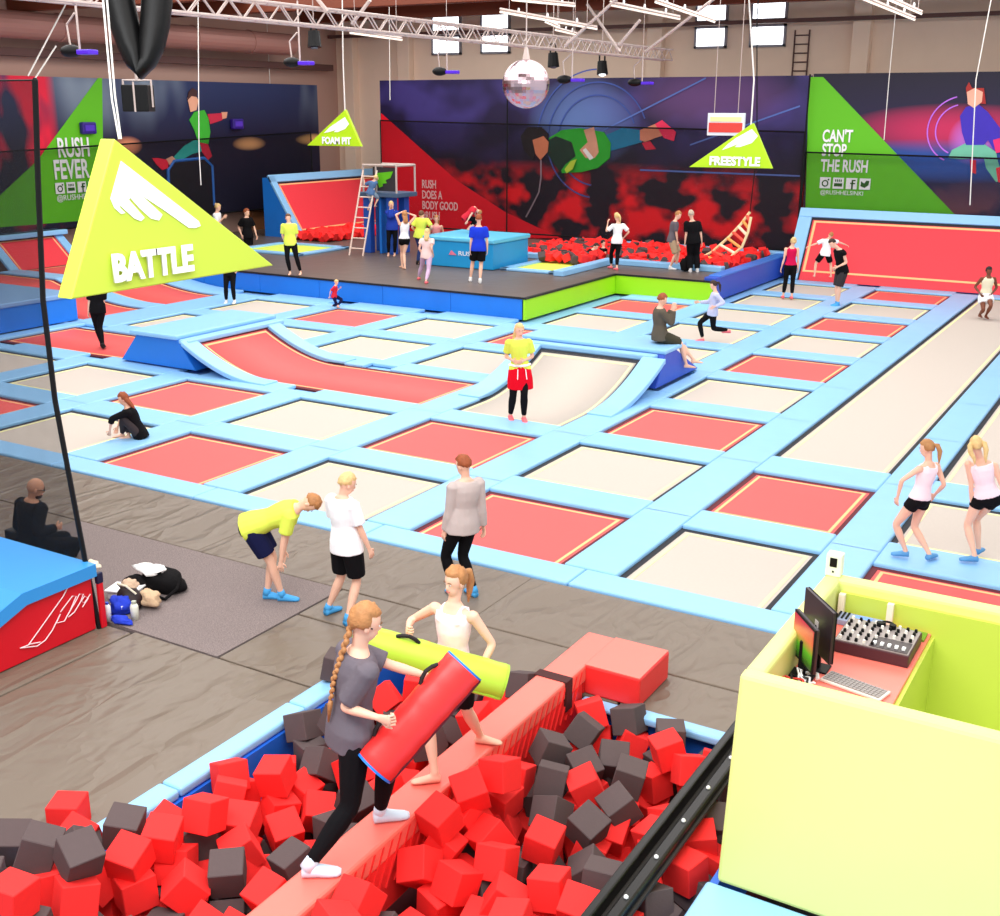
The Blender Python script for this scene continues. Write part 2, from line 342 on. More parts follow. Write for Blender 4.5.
# ramp blocks
def ramp_block(kind):
    if kind == 'left':
        t = thing('ramp_block', (-19, 17.4, 0), 'blue padded ramp block with trapezoid end, left of the two', 'ramp')
        bm = B(); prism(bm, [(-20.14, 17.36, 0.06), (-17.87, 17.36, .06), (-18.36, 17.36, .7), (-19.57, 17.36, .7)], (0, 3.1, 0)); obj('end_panel', bm, BLUE2, t, bevel=.02)
        boxo('top_pad', -19.75, -18.32, 17.3, 20.5, .68, .78, BLUE, t, bevel=.03)
        boxo('lip_pad', -18.30, -18.0, 17.34, 20.4, .60, .70, BLUE, t, bevel=.03)
        # curved side pads follow the bed
        for y0, y1 in ((y3 - .42, y3), (y3f, y3f + .42)):
            bm = B(); grid(bm, -18.1, -15.8, y0, y1, .055, .11, pr); obj('side_pad', bm, BLUE, t, bevel=.02)
    else:
        t = thing('ramp_block', (-10, 22, 0), 'blue padded ramp block on which the man in olive sits', 'ramp')
        bm = B(); prism(bm, [(-8.82, 20.98, .06), (-8.82, 23.29, .06), (-8.82, 21.95, .72), (-8.82, 21.4, .72)], (-3.3, 0, 0)); obj('end_panel', bm, INDIGO, t, bevel=.02)
        boxo('top_pad', -12.15, -8.8, 21.36, 22.5, .69, .78, BLUE, t, bevel=.03)
        boxo('lip_pad', -12.0, -8.95, 21.1, 21.34, .58, .70, BLUE, t, bevel=.03)
        bm = B(); grid(bm, cx(3) + W_, cx(3) + W_ + .5, 18.6, 21.1, .055, .11, pw); obj('side_pad', bm, BLUE, t, bevel=.02)
        bm = B(); grid(bm, cx(3) - .5, cx(3), 18.6, 21.1, .055, .11, pw); obj('side_pad', bm, BLUE, t, bevel=.02)
ramp_block('left'); ramp_block('right')
pad(-20.2, -15.9, y3 - .83, y3 - .42, 'sky blue pad at the foot of the left ramp block') if False else None
# left box and slope
t = thing('padded_box', (-29, 15, 0), 'big padded box, dark blue sides and light top, at far left', 'box')
boxo('side_panel', -33.9, -25.12, 14.7, 20.35, 0.05, .66, BLUE2, t, bevel=.02); boxo('top_pad', -33.95, -25.08, 14.65, 20.4, .66, .78, mat('grey_blue_top', (120, 160, 205), .4), t, bevel=.03)
def slope_x(label, xb, xt, y0, y1, zb, zt, side=True, red=REDWALL, side_z=None):
    """sloped trampoline wall rising towards -x"""
    t = thing('sloped_trampoline', (xb, (y0 + y1) / 2, zb), label, 'trampoline')
    d = Vector((xt - xb, 0, zt - zb)); n = Vector((zt - zb, 0, xb - xt)).normalized()
    def quad(nm, a0, a1, b0, b1, off, th, m):
        bm = B(); pts = [Vector((xb, 0, zb)) + d * a + Vector((0, y, 0)) + n * off for a, y in ((a0, b0), (a1, b0), (a1, b1), (a0, b1))]
        prism(bm, pts, n * -th); obj(nm, bm, m, t, bevel=.01)
    L = y1 - y0
    quad('jump_bed', .02, .93, y0 + .3, y1 - .3, 0, .02, red)
    bm = B()
    for a0, a1, b0, b1 in ((.0, .08, y0, y1), (.9, 1.02, y0, y1), (0, 1, y0, y0 + .32), (0, 1, y1 - .32, y1)):
        prism(bm, [Vector((xb, 0, zb)) + d * a + Vector((0, y, 0)) + n * .06 for a, y in ((a0, b0), (a1, b0), (a1, b1), (a0, b1))], n * -.1)
    obj('frame_pad', bm, BLUE, t, bevel=.02)
    bm = B()
    for a0, a1, b0, b1 in ((.11, .13, y0 + .4, y1 - .4), (.85, .87, y0 + .4, y1 - .4), (.11, .87, y0 + .4, y0 + .45), (.11, .87, y1 - .45, y1 - .4)):
        prism(bm, [Vector((xb, 0, zb)) + d * a + Vector((0, y, 0)) + n * .006 for a, y in ((a0, b0), (a1, b0), (a1, b1), (a0, b1))], n * -.004)
    obj('stitch_line', bm, ORNG, t)
    bm = B(); prism(bm, [Vector((xb, 0, zb)) + d * a + Vector((0, y, 0)) + n * .007 for a, y in ((.875, y0 + .3), (.905, y0 + .3), (.905, y1 - .3), (.875, y1 - .3))], n * -.004); obj('edge_gap_shade', bm, DARK, t)  # shade below the top frame pad, painted as a dark strip
    if side:
        bm = B(); prism(bm, [(xb - .02, y0 + .02, zb - .4), (xb - .02, y0 + .02, zb - .02), (xt, y0 + .02, zt - .05), (xt - .3, y0 + .02, zt - .05), (xt - .3, y0 + .02, zb - .4)], (0, y1 - y0 - .04, 0)); obj('side_panel', bm, BLUE2, t)
    return t
slope_x('red sloped trampoline on the left wall under the green triangle', -31.75, -33.3, 23.6, 26.5, .12, 1.45, side=False)
pad(-33.26, -32.9, 23.4, 26.6, 'sky blue top pad behind the left wall slope', z0=1.34, z1=1.5)
slope_x('red sloped trampoline at the foam pit, left of the ladder tower', -30.0, -31.45, 35.1, 42.6, .62, 2.9)
# right slope, rising towards +y
t = thing('sloped_trampoline', (-5, 38.6, 0), 'wide red sloped trampoline wall at the back right', 'trampoline')
ya, yb, za, zb = 38.35, 39.65, .02, 2.2
n = Vector((0, -(zb - za), (yb - ya))).normalized()
def P2(x, a, o=0): return Vector((x, ya + (yb - ya) * a, za + (zb - za) * a)) + n * o
def q2(bm, x0, x1, a0, a1, off, th): prism(bm, [P2(x0, a0, off), P2(x1, a0, off), P2(x1, a1, off), P2(x0, a1, off)], n * -th)
bm = B(); q2(bm, -11.2, 2, .0, .93, 0, .02); obj('jump_bed', bm, REDWALL, t)
bm = B(); q2(bm, -11.65, 2, .9, 1.03, .06, .1); q2(bm, -11.65, -11.2, 0, .9, .06, .1); obj('frame_pad', bm, BLUE, t, bevel=.02)
bm = B(); q2(bm, -11.1, 2, .12, .145, .006, .004); q2(bm, -11.1, 2, .83, .855, .006, .004); q2(bm, -11.1, -11.02, .145, .83, .006, .004); obj('stitch_line', bm, ORNG, t)
bm = B(); q2(bm, -11.2, 2, .865, .9, .008, .004); q2(bm, -11.2, -11.15, 0, .865, .008, .004); obj('edge_gap_shade', bm, DARK, t)  # pad shade along the top and left edge, drawn as dark strips
bm = B(); prism(bm, [(-11.6, ya + .1, -.02), (-11.6, yb, zb - .15), (-11.6, yb + .2, zb - .15), (-11.6, yb + .2, -.02)], (13.6, 0, 0)); obj('side_panel', bm, BLUE2, t)

def wire(c, parent, r=.008, top=9.6):
    bm = B(); tube(bm, [Vector(c), Vector((c[0], c[1], top))], r, 5); obj('suspension_wire', bm, STEEL, parent)
# ---------------------------------------------------------------- raised platform and back foam pit
t = thing('raised_platform', (-20, 30, 0), 'raised dark platform with blue and lime padded sides around the back foam pit', 'platform')
bm = B()
for a in ((-33.9, -16.25, 26.84, 31.2), (-16.25, -15.2, 26.84, 32.5), (-33.9, -18.75, 31.2, 34.55), (-16.25, -11.95, 32.53, 34.55), (-33.9, -20.3, 34.55, 39.9)): box(bm, a[0], a[1], a[2], a[3], .5, .6)
box(bm, -18.75, -16.25, 31.2, 34.55, .5, .598)
obj('deck', bm, DECKM, t)
bm = B()
for i in range(8): box(bm, -33.9 + i * 2.34, -33.9 + (i + 1) * 2.34 - .01, 26.79, 26.9, .0, .56)
obj('side_panel', bm, BLUE2, t, bevel=.01)
bm = B(); box(bm, -15.24, -15.13, 26.79, 32.5, .0, .565); box(bm, -15.13, -12.0, 32.44, 32.55, .0, .565); obj('side_panel', bm, mat('bright_lime_vinyl', (160, 226, 20), .45, .12, 5), t, bevel=.01)
bm = B(); box(bm, -33.9, -15.1, 26.76, 26.84, .56, .61); box(bm, -15.2, -15.1, 26.84, 32.44, .56, .61); box(bm, -15.1, -11.95, 32.42, 32.52, .56, .61); obj('edge_trim', bm, mat('black_edge', (20, 20, 22), .5), t)
t2 = thing('pit_side_wall', (-11.95, 36, 0), 'deep blue padded wall on the right side of the back foam pit', 'wall pad')
boxo('side_panel', -12.3, -11.92, 32.55, 39.8, .0, .7, INDIGO, t2, bevel=.02); boxo('top_pad', -12.3, -11.9, 32.9, 39.85, .66, .73, mat('mid_blue_vinyl', (60, 120, 210), .4), t2, bevel=.03)
PAD2 = 'blue pads around the back foam pit'
for a, l in (((-16.55, -16.2, 31.0, 34.4), 'light blue pad along the left front edge of the back foam pit'), ((-16.55, -12.45, 34.4, 34.75), 'light blue pad on the front edge of the back foam pit'),
             ((-20.3, -12.0, 39.35, 39.75), 'light blue pad at the foot of the printed back wall'), ((-20.3, -18.7, 34.4, 34.75), 'light blue pad behind the blue box')):
    pad(*a, l, .6, .78, group=PAD2)
pad(-12.0, -11.7, 39.3, 39.8, 'small blue pad in the corner by the sloped red wall', .74, .9, group=PAD2)
boxo('pit_floor', -20.3, -12.4, 34.7, 39.4, .1, .3, DKRED); tag(bpy.data.objects['pit_floor'], 'dark red base of the back foam pit under the cubes', 'floor')
def landing(x0, x1, y0, y1, label):
    t = thing('landing_trampoline', ((x0 + x1) / 2, (y0 + y1) / 2, .6), label, 'trampoline')
    boxo('jump_bed', x0 + .25, x1 - .25, y0 + .25, y1 - .25, .6, .63, mat('lime_bed_fabric', (222, 240, 90), .6), t)
    bm = B()
    for a, b_, c, d in ((x0, x1, y0, y0 + .28), (x0, x1, y1 - .28, y1), (x0, x0 + .28, y0, y1), (x1 - .28, x1, y0, y1)): box(bm, a, b_, c, d, .6, .69)
    obj('frame_pad', bm, BLUE, t, bevel=.03)
landing(-18.6, -16.6, 31.25, 34.35, 'yellow-green trampoline bed between blue box and foam pit')
landing(-29.3, -26.2, 30.6, 33.4, 'yellow-green trampoline bed in front of the red slope at left')
# blue vault box
t = thing('vault_box', (-20.2, 32.7, .6), 'big sky blue padded box with a small white logo, on the dark platform', 'box')
boxo('body', -21.3, -18.72, 31.05, 33.3, .61, 1.42, mat('turquoise_blue_vinyl', (30, 150, 212), .4, .15, 3), t, bevel=.03)
boxo('top_pad', -21.35, -18.66, 31.0, 33.36, 1.42, 1.56, mat('light_turquoise_vinyl', (96, 190, 228), .4), t, bevel=.04)
lg = text('RUSH', .2, WHITE, t, planeM((-20.0, 31.03, 1.0), (1, 0, 0)), 'logo_lettering', .006, 1.3)
bm = B(); prism(bm, [(-20.35, 31.03, 1.0), (-20.05, 31.03, 1.0), (-20.25, 31.03, 1.15)], (0, -.01, 0)); obj('logo_mark', bm, mat('logo_pink', (220, 120, 150), .5), t)
# ladder tower
t = thing('climbing_tower', (-24.2, 33.3, .6), 'climbing tower with blue posts and dark platform beside the red slope', 'tower')
bm = B()
bm.free()
for x, y in ((-24.9, 32.9), (-23.9, 32.9), (-24.9, 33.6), (-23.9, 33.6)): boxo('post', x - .14, x + .14, y - .14, y + .14, .6, 2.55, mat('navy_blue_pad', (34, 84, 180), .45), t, .02)
boxo('side_panel', -24.4, -24.3, 32.8, 33.7, .6, 2.5, BLUE2, t, bevel=.02)
boxo('deck', -25.1, -23.45, 32.6, 33.8, 2.55, 2.7, mat('deck_grey_blue', (70, 92, 120), .5), t, bevel=.02)
bm = B()
for x0, x1 in ((-24.95, -24.95), (-23.55, -23.55)):
    for y in (32.7, 33.8): tube(bm, [(x0, y, 2.7), (x0, y, 3.62)], .035)
tube(bm, [(-24.95, 32.7, 3.6), (-23.55, 32.7, 3.62)], .04); tube(bm, [(-24.95, 33.8, 3.6), (-23.55, 33.8, 3.6)], .04); tube(bm, [(-23.55, 32.7, 3.6), (-23.55, 33.8, 3.6)], .04); tube(bm, [(-24.4, 32.7, 2.7), (-24.4, 32.7, 3.6)], .035)
obj('railing', bm, STEEL, t)
boxo('screen_panel', -24.55, -23.6, 32.72, 32.78, 2.75, 3.55, mat('charcoal_panel', (52, 50, 54), .5), t)
bm = B(); prism(bm, [(-24.42, 32.71, 3.34), (-23.68, 32.71, 3.42), (-23.8, 32.71, 3.2), (-24.0, 32.71, 3.12), (-23.96, 32.71, 3.02), (-24.14, 32.71, 3.0), (-24.12, 32.71, 2.92), (-24.28, 32.71, 2.86)], (0, -.01, 0)); obj('logo_mark', bm, GREENP, t)
def ladder(label, foot, top, wd, n, m, rad=.03):
    t = thing('ladder', foot, label, 'ladder'); f = Vector(foot); p = Vector(top); wv = Vector(wd)
    for s in (-1, 1): bm = B(); tube(bm, [f + wv * s, p + wv * s], rad); obj('side_rail', bm, m, t)
    for i in range(n):
        a = f.lerp(p, (i + .7) / (n + .3)); bm = B(); tube(bm, [a - wv, a + wv], rad * .7); obj('rung', bm, m, t)
LADM = mat('pale_pinkish_metal', (240, 214, 200), .4)
ladder('pale metal ladder leaning on the climbing tower', (-24.75, 31.9, .6), (-24.5, 32.5, 3.45), (.27, .03, 0), 8, LADM)
ladder('narrow black ladder fixed on the back wall beside the right windows', (-13.05, 42.94, 6.0), (-13.05, 42.94, 8.2), (.26, 0, 0), 7, mat('brown_steel', (92, 62, 58), .6), .03)
# rope ladder over pit
t = thing('rope_ladder', (-12.401, 36.8, 2.329), 'colourful rope ladder hanging over the back foam pit', 'rope ladder')
_pL = [Vector(p) for p in [(-12.465, 36.8, 2.295), (-12.742, 36.8, 1.898), (-13.123, 36.8, 1.458), (-13.68, 36.8, 0.935), (-14.295, 36.8, 0.563)]]
_pR = [Vector(p) for p in [(-12.286, 36.4, 2.173), (-12.353, 36.4, 1.695), (-12.521, 36.4, 1.207), (-12.969, 36.4, 0.792), (-13.786, 36.4, 0.574)]]
for pp in (_pL, _pR): bm = B(); tube(bm, pp, .045); obj('side_rope', bm, mat('pale_cord', (246, 224, 170), .7), t)
def along(pp, f):
    k = f * (len(pp) - 1); i = min(int(k), len(pp) - 2); return pp[i].lerp(pp[i + 1], k - i)
for i in range(9):
    f = .08 + i * .11; bm = B(); tube(bm, [along(_pL, f), along(_pR, f)], .05); obj('rung', bm, mat(('rung_red', 'rung_orange', 'rung_cream')[i % 3], ((236, 90, 70), (240, 170, 90), (250, 230, 200))[i % 3], .6), t)
bm = B(); tube(bm, [_pL[0], (-12.368, 36.8, 4.237), (-12.642, 36.8, 8.127), (-12.642, 36.8, 9.6)], .018); obj('hanging_rope', bm, BLACKM, t)
# ---------------------------------------------------------------- printed walls
def mural_mat(name, kind):
    m = mat(name, (18, 12, 40), .5); nt = m.node_tree; b = nt.nodes['Principled BSDF']; tc = nt.nodes['Texture Coordinate']
    def N(t_, **k):
        n = nt.nodes.new(t_)
        for a, v in k.items(): setattr(n, a, v)
        return n
    L = nt.links.new
    sep = N('ShaderNodeSeparateXYZ'); L(tc.outputs['Object'], sep.inputs[0])
    U = sep.outputs['X'] if kind != 'left' else sep.outputs['Y']; Z = sep.outputs['Z']
    def rng(src, a, b_, inv=False):
        r = N('ShaderNodeMapRange'); r.inputs[1].default_value = a; r.inputs[2].default_value = b_; L(src, r.inputs[0]); return r.outputs[0]
    def mth(op, a, b_=None):
        r = N('ShaderNodeMath', operation=op)
        for i, q in enumerate((a, b_)):
            if q is None: continue
            if isinstance(q, (int, float)): r.inputs[i].default_value = q
            else: L(q, r.inputs[i])
        r.use_clamp = op in ('MULTIPLY', 'ADD', 'SUBTRACT'); return r.outputs[0]
    def nz(scale, sx=1, sz=1, seed=0):
        mp = N('ShaderNodeMapping'); mp.inputs['Scale'].default_value = (sx, sx, sz); mp.inputs['Location'].default_value = (seed, seed, seed); L(tc.outputs['Object'], mp.inputs[0])
        n = N('ShaderNodeTexNoise'); n.inputs['Scale'].default_value = scale; n.inputs['Detail'].default_value = 2; L(mp.outputs[0], n.inputs[0]); return n.outputs['Fac']
    col = None
    def mix(fac, rgb, prev):
        mx = N('ShaderNodeMix', data_type='RGBA'); L(fac, mx.inputs[0]); mx.inputs[7].default_value = (*lin(rgb), 1)
        if isinstance(prev, tuple): mx.inputs[6].default_value = (*lin(prev), 1)
        else: L(prev, mx.inputs[6])
        return mx.outputs[2]
    def blob(u, z, ru, rz):
        a = mth('POWER', mth('DIVIDE', sub(U, u), ru), 2); c = mth('POWER', mth('DIVIDE', sub(Z, z), rz), 2)
        s = N('ShaderNodeMath', operation='ADD'); L(a, s.inputs[0]); L(c, s.inputs[1]); return rng(s.outputs[0], 1, .0)
    def sub(a, v):
        r = N('ShaderNodeMath', operation='SUBTRACT'); L(a, r.inputs[0]); r.inputs[1].default_value = v
        q = N('ShaderNodeMath', operation='ABSOLUTE'); L(r.outputs[0], q.inputs[0]); return q.outputs[0]
    if kind == 'back':
        col = mix(rng(Z, 3.2, 6.4), (30, 22, 66), (24, 10, 28))
        col = mix(mth('MULTIPLY', rng(nz(.45, 1, 1.2, 3), .45, .62), rng(Z, 3.2, 5.4)), (58, 48, 112), col)
        col = mix(mth('MULTIPLY', blob(-20.2, 5.0, 2.4, 1.7), .8), (92, 120, 180), col)
        col = mix(mth('MULTIPLY', blob(-15.2, 5.9, 3.2, 1.2), .6), (120, 80, 140), col)
        col = mix(mth('MULTIPLY', mth('MULTIPLY', rng(nz(.75, 1, 1.3, 8), .46, .6), rng(Z, 3.6, 2.6)), rng(Z, .2, 1.0)), (240, 16, 30), col)
    elif kind == 'right':
        col = mix(rng(Z, 6.6, 4.5), (30, 24, 66), (22, 16, 40))
        col = mix(mth('MULTIPLY', blob(-7.0, 4.9, 3.6, .8), .9), (206, 36, 90), col)
        col = mix(mth('MULTIPLY', blob(-7.5, 3.9, 4.5, .7), .9), (36, 84, 170), col)
        col = mix(mth('MULTIPLY', blob(-6.4, 4.6, .8, .8), .8), (190, 120, 230), col)
        col = mix(mth('MULTIPLY', rng(nz(.9, 1, 1, 5), .5, .62), rng(Z, 3.4, 2.2)), (110, 60, 70), col)
    else:
        col = mix(rng(Z, 4.2, 6.2), (34, 48, 92), (20, 16, 44))
        col = mix(mth('MULTIPLY', rng(nz(.35, 1, .35, 2), .52, .68), rng(Z, 4.4, 6.2)), (140, 156, 172), col)
        col = mix(mth('MULTIPLY', blob(29.9, 4.15, .7, .35), .9), (240, 150, 110), col)
        col = mix(mth('MULTIPLY', blob(36.2, 4.1, 1.0, .28), .9), (246, 180, 120), col)
        col = mix(mth('MULTIPLY', blob(40.2, 4.2, 1.2, .25), .9), (250, 190, 120), col)
        col = mix(mth('MULTIPLY', rng(nz(.55, 1.2, .6, 6), .47, .56), rng(U, 27.0, 26.6)), (226, 24, 60), col)
    L(col, b.inputs['Base Color'])
    return m
def panel_frame(parent, x0, x1, z0, z1, y, m): pass
tB = thing('printed_wall', (-20, 40, 3), 'huge printed wall with red triangle and a diving person in green, behind the foam pit', 'printed wall')
boxo('print', -29.52, -11.72, 39.98, 40.1, .6, 6.57, mural_mat('back_print', 'back'), tB)
prismo('red_triangle', [(-29.483, 39.97, 5.299), (-29.645, 39.97, 0.297), (-21.065, 39.97, 0.698), (-23.541, 39.97, 1.573), (-25.836, 39.97, 2.732)], (0, .02, 0), REDP, tB)
for u0, l_, sz in ((0, 'RUSH', 0), (1, 'DOES A', 0), (2, 'BODY GOOD', 0), (3, '#RUSH', 0)):
    z = 2.15 - u0 * .42
    text(l_, .46, mat('print_pinkwhite', (250, 205, 205), .6), tB, planeM((-27.494, 39.95, z + .22), (1, 0, 0)), 'lettering', .004, .62, off=.008)
def figure(parent, y, parts, name):
    for i, (nm, rgb, pts) in enumerate(parts):
        yy = y - .004 * i
        prismo(nm, [(p[0], yy, p[2]) for p in pts], (0, .02, 0), mat('print_' + nm + '_%d' % (rgb[0] * 7 + rgb[1] * 3 + rgb[2]), rgb, .55, var=.15, bscale=6), parent)
def ringo(parent, c, r, w, m, y, a0=0, a1=6.283):
    bm = B(); n = 40
    for i in range(n):
        t0, t1 = a0 + (a1 - a0) * i / n, a0 + (a1 - a0) * (i + 1) / n
        pts = [(c[0] + rr * math.cos(t_), y, c[1] + rr * math.sin(t_)) for rr, t_ in ((r, t0), (r, t1), (r + w, t1), (r + w, t0))]; prism(bm, pts, (0, .01, 0))
    obj('printed_ring', bm, m, parent)
RINGM = mat('print_ring_blue', (56, 78, 150), .6)
for r_ in (1.6, 2.05): ringo(tB, (-19.6, 4.35), r_, .05, RINGM, 39.955, .4, 4.6)
ringo(tB, (-19.6, 4.35), 2.5, .05, RINGM, 39.955, 1.6, 3.1)
bm = B()
for a, b_ in (((-19.467, 39.955, 4.665), (-15.431, 39.955, 6.524)), ((-17.8, 39.955, 3.345), (-11.855, 39.955, 3.31)), ((-15.901, 39.955, 4.262), (-12.037, 39.955, 5.595))):
    tube(bm, [a, b_], .028, 4, flat=.1)
obj('light_streak', bm, mat('print_streak', (84, 110, 180), .6), tB)
figure(tB, 39.95, [
 ('leggings', (18, 120, 160), [(-19.297, 39.95, 4.525), (-18.577, 39.95, 4.817), (-17.857, 39.95, 4.754), (-17.76, 39.95, 4.336), (-18.431, 39.95, 4.148), (-19.196, 39.95, 3.955)]),
 ('arm', (206, 130, 100), [(-17.857, 39.95, 4.754), (-17.278, 39.95, 4.969), (-16.923, 39.95, 4.834), (-16.758, 39.95, 4.628), (-17.256, 39.95, 4.483), (-17.642, 39.95, 4.337), (-17.842, 39.95, 4.404)]),
 ('shoe', (226, 40, 84), [(-17.278, 39.95, 4.969), (-17.013, 39.95, 5.109), (-16.455, 39.95, 4.701), (-16.516, 39.95, 4.39), (-16.906, 39.95, 4.488)]),
 ('shoe', (200, 30, 60), [(-17.759, 39.95, 4.3), (-17.447, 39.95, 4.376), (-17.199, 39.95, 4.1), (-17.59, 39.95, 4.058)]),
 ('shirt', (40, 170, 40), [(-21.606, 39.95, 4.421), (-21.055, 39.95, 4.719), (-20.297, 39.95, 4.799), (-19.301, 39.95, 4.667), (-19.002, 39.95, 4.28), (-19.025, 39.95, 3.743), (-19.507, 39.95, 3.371), (-20.171, 39.95, 3.207), (-21.02, 39.95, 3.145), (-21.116, 39.95, 3.623), (-21.553, 39.95, 3.908)]),
 ('sleeve', (14, 44, 30), [(-21.776, 39.95, 4.272), (-21.306, 39.95, 4.498), (-20.621, 39.95, 4.29), (-20.439, 39.95, 3.784), (-20.856, 39.95, 3.482), (-21.107, 39.95, 3.18), (-21.284, 39.95, 3.397), (-21.594, 39.95, 3.759)]),
 ('hand', (222, 160, 130), [(-20.129, 39.95, 4.729), (-19.717, 39.95, 4.841), (-19.579, 39.95, 4.378), (-19.483, 39.95, 3.949), (-19.642, 39.95, 3.729), (-20.017, 39.95, 3.721), (-20.276, 39.95, 4.006), (-19.95, 39.95, 4.301)]),
 ('stripes', (240, 240, 240), [(-20.151, 39.95, 4.008), (-20.027, 39.95, 4.083), (-19.684, 39.95, 3.729), (-19.848, 39.95, 3.652)]),
 ('glove', (190, 214, 60), [(-21.109, 39.95, 3.254), (-20.858, 39.95, 3.555), (-20.605, 39.95, 3.635), (-20.766, 39.95, 3.263), (-21.02, 39.95, 3.108)]),
 ('hair', (24, 10, 14), [(-22.831, 39.95, 4.478), (-22.526, 39.95, 4.814), (-21.915, 39.95, 4.819), (-21.608, 39.95, 4.567), (-21.645, 39.95, 4.2), (-22.164, 39.95, 3.97), (-22.246, 39.95, 3.596), (-22.693, 39.95, 3.959)]),
 ('face', (208, 120, 84), [(-22.301, 39.95, 4.337), (-21.823, 39.95, 4.491), (-21.603, 39.95, 4.274), (-21.64, 39.95, 3.906), (-21.939, 39.95, 3.603), (-22.162, 39.95, 3.821)])], 'x')
bm = B(); tube(bm, [(-21.934, 39.94, 3.604), (-21.923, 39.94, 2.933), (-22.003, 39.94, 2.404), (-22.306, 39.94, 1.86), (-22.569, 39.94, 1.427)], .03, 5); obj('printed_cord', bm, mat('print_grey', (150, 130, 140), .6), tB)
tR = thing('printed_wall', (-6, 40, 4), 'printed wall with green triangle and jumping person, behind the wide red slope', 'printed wall')
boxo('print', -11.66, 3, 39.98, 40.1, 1.4, 6.62, mural_mat('right_print', 'right'), tR)
prismo('green_triangle', [(-11.809, 39.96, 6.519), (-11.34, 39.96, 6.514), (-6.676, 39.96, 2.213), (-6.678, 39.96, 1.959), (-11.554, 39.96, 1.713)], (0, .02, 0), GREENP, tR)
for i, l_ in enumerate(("CAN'T", 'STOP', 'THE RUSH')): 
    text(l_, .55, WHITE, tR, planeM([(-11.191, 39.93, 4.457), (-11.169, 39.93, 4.003), (-11.16, 39.93, 3.496)][i], (1, 0, 0)), 'lettering', .004, .62, off=.014)
text('@RUSHHELSINKI', .2, WHITE, tR, planeM((-11.113, 39.93, 2.739), (1, 0, 0)), 'lettering', .004, .95)
def icons(parent, org, xd, size, gap):
    xd = Vector(xd).normalized(); up = Vector((0, 0, 1)); nrm = xd.cross(up) * -1; nf = Vector((xd.y, -xd.x, 0)); o0 = Vector(org)
    def P(i, a, b_, k=0): return o0 + xd * (i * (size + gap) + a * size) + up * b_ * size + nf * k
    for i in range(4):
        bm = B(); prism(bm, [P(i, 0, 0), P(i, 1, 0), P(i, 1, 1), P(i, 0, 1)], nf * .01); obj('icon_tile', bm, WHITE, parent)
    dk = mat('icon_dark_green', (40, 90, 20), .6)
    bm = B(); c = P(0, .5, .45, .012)
    for k in range(14):
        a0, a1 = k / 14 * 6.283, (k + 1) / 14 * 6.283
        prism(bm, [c + (xd * math.cos(a) + up * math.sin(a)) * size * r for r, a in ((.2, a0), (.2, a1), (.32, a1), (.32, a0))], nf * .006)
    prism(bm, [P(0, .72, .72, .012), P(0, .88, .72, .012), P(0, .88, .88, .012), P(0, .72, .88, .012)], nf * .006)
    prism(bm, [P(1, .12, .2, .012), P(1, .88, .2, .012), P(1, .88, .5, .012), P(1, .12, .5, .012)], nf * .006)
    prism(bm, [P(2, .5, 0, .012), P(2, .66, 0, .012), P(2, .66, .85, .012), P(2, .5, .85, .012)], nf * .006); prism(bm, [P(2, .38, .45, .012), P(2, .84, .45, .012), P(2, .84, .58, .012), P(2, .38, .58, .012)], nf * .006); prism(bm, [P(2, .66, .72, .012), P(2, .86, .72, .012), P(2, .86, .85, .012), P(2, .66, .85, .012)], nf * .006)
    prism(bm, [P(3, .12, .3, .012), P(3, .5, .15, .012), P(3, .85, .4, .012), P(3, .9, .8, .012), P(3, .62, .82, .012), P(3, .45, .55, .012), P(3, .15, .75, .012)], nf * .006)
    obj('icon_sign', bm, dk, parent)
    bm = B(); [prism(bm, [P(1, .2 + .17 * q, .62, .012), P(1, .3 + .17 * q, .62, .012), P(1, .3 + .17 * q, .85, .012), P(1, .2 + .17 * q, .85, .012)], nf * .006) for q in range(4)]; obj('icon_sign', bm, dk, parent)
icons(tR, (-11.147, 39.93, 2.937), (1, 0, 0), .36, .08)
figure(tR, 39.95, [
 ('leggings', (110, 190, 160), [(-7.118, 39.95, 4.012), (-7.024, 39.95, 4.261), (-6.628, 39.95, 4.482), (-6.091, 39.95, 4.461), (-5.711, 39.95, 4.226), (-5.616, 39.95, 3.925), (-5.375, 39.95, 3.383), (-5.602, 39.95, 3.315), (-5.946, 39.95, 3.733), (-6.041, 39.95, 4.037), (-6.692, 39.95, 3.991)]),
 ('shirt', (60, 40, 180), [(-6.9, 39.95, 5.299), (-6.752, 39.95, 5.571), (-6.408, 39.95, 5.661), (-6.087, 39.95, 5.423), (-5.681, 39.95, 4.948), (-5.638, 39.95, 4.589), (-5.776, 39.95, 4.285), (-5.988, 39.95, 4.584), (-6.087, 39.95, 4.431), (-6.621, 39.95, 4.422), (-6.786, 39.95, 4.815)]),
 ('shoe', (220, 40, 60), [(-6.449, 39.95, 3.966), (-6.271, 39.95, 3.97), (-6.221, 39.95, 3.542), (-6.377, 39.95, 3.599)]),
 ('shoe', (220, 40, 60), [(-5.653, 39.95, 3.741), (-5.456, 39.95, 3.807), (-5.332, 39.95, 3.263), (-5.543, 39.95, 3.317)]),
 ('glove', (230, 40, 110), [(-5.842, 39.95, 4.586), (-5.645, 39.95, 4.649), (-5.536, 39.95, 4.229), (-5.707, 39.95, 4.196)]),
 ('hair', (170, 40, 34), [(-6.817, 39.95, 6.139), (-6.749, 39.95, 6.317), (-6.64, 39.95, 6.138), (-6.288, 39.95, 6.136), (-6.174, 39.95, 5.661), (-6.71, 39.95, 5.721)]),
 ('face', (236, 176, 150), [(-6.774, 39.95, 6.02), (-6.551, 39.95, 6.138), (-6.303, 39.95, 6.018), (-6.298, 39.95, 5.721), (-6.512, 39.95, 5.541), (-6.703, 39.95, 5.661)])], 'x')
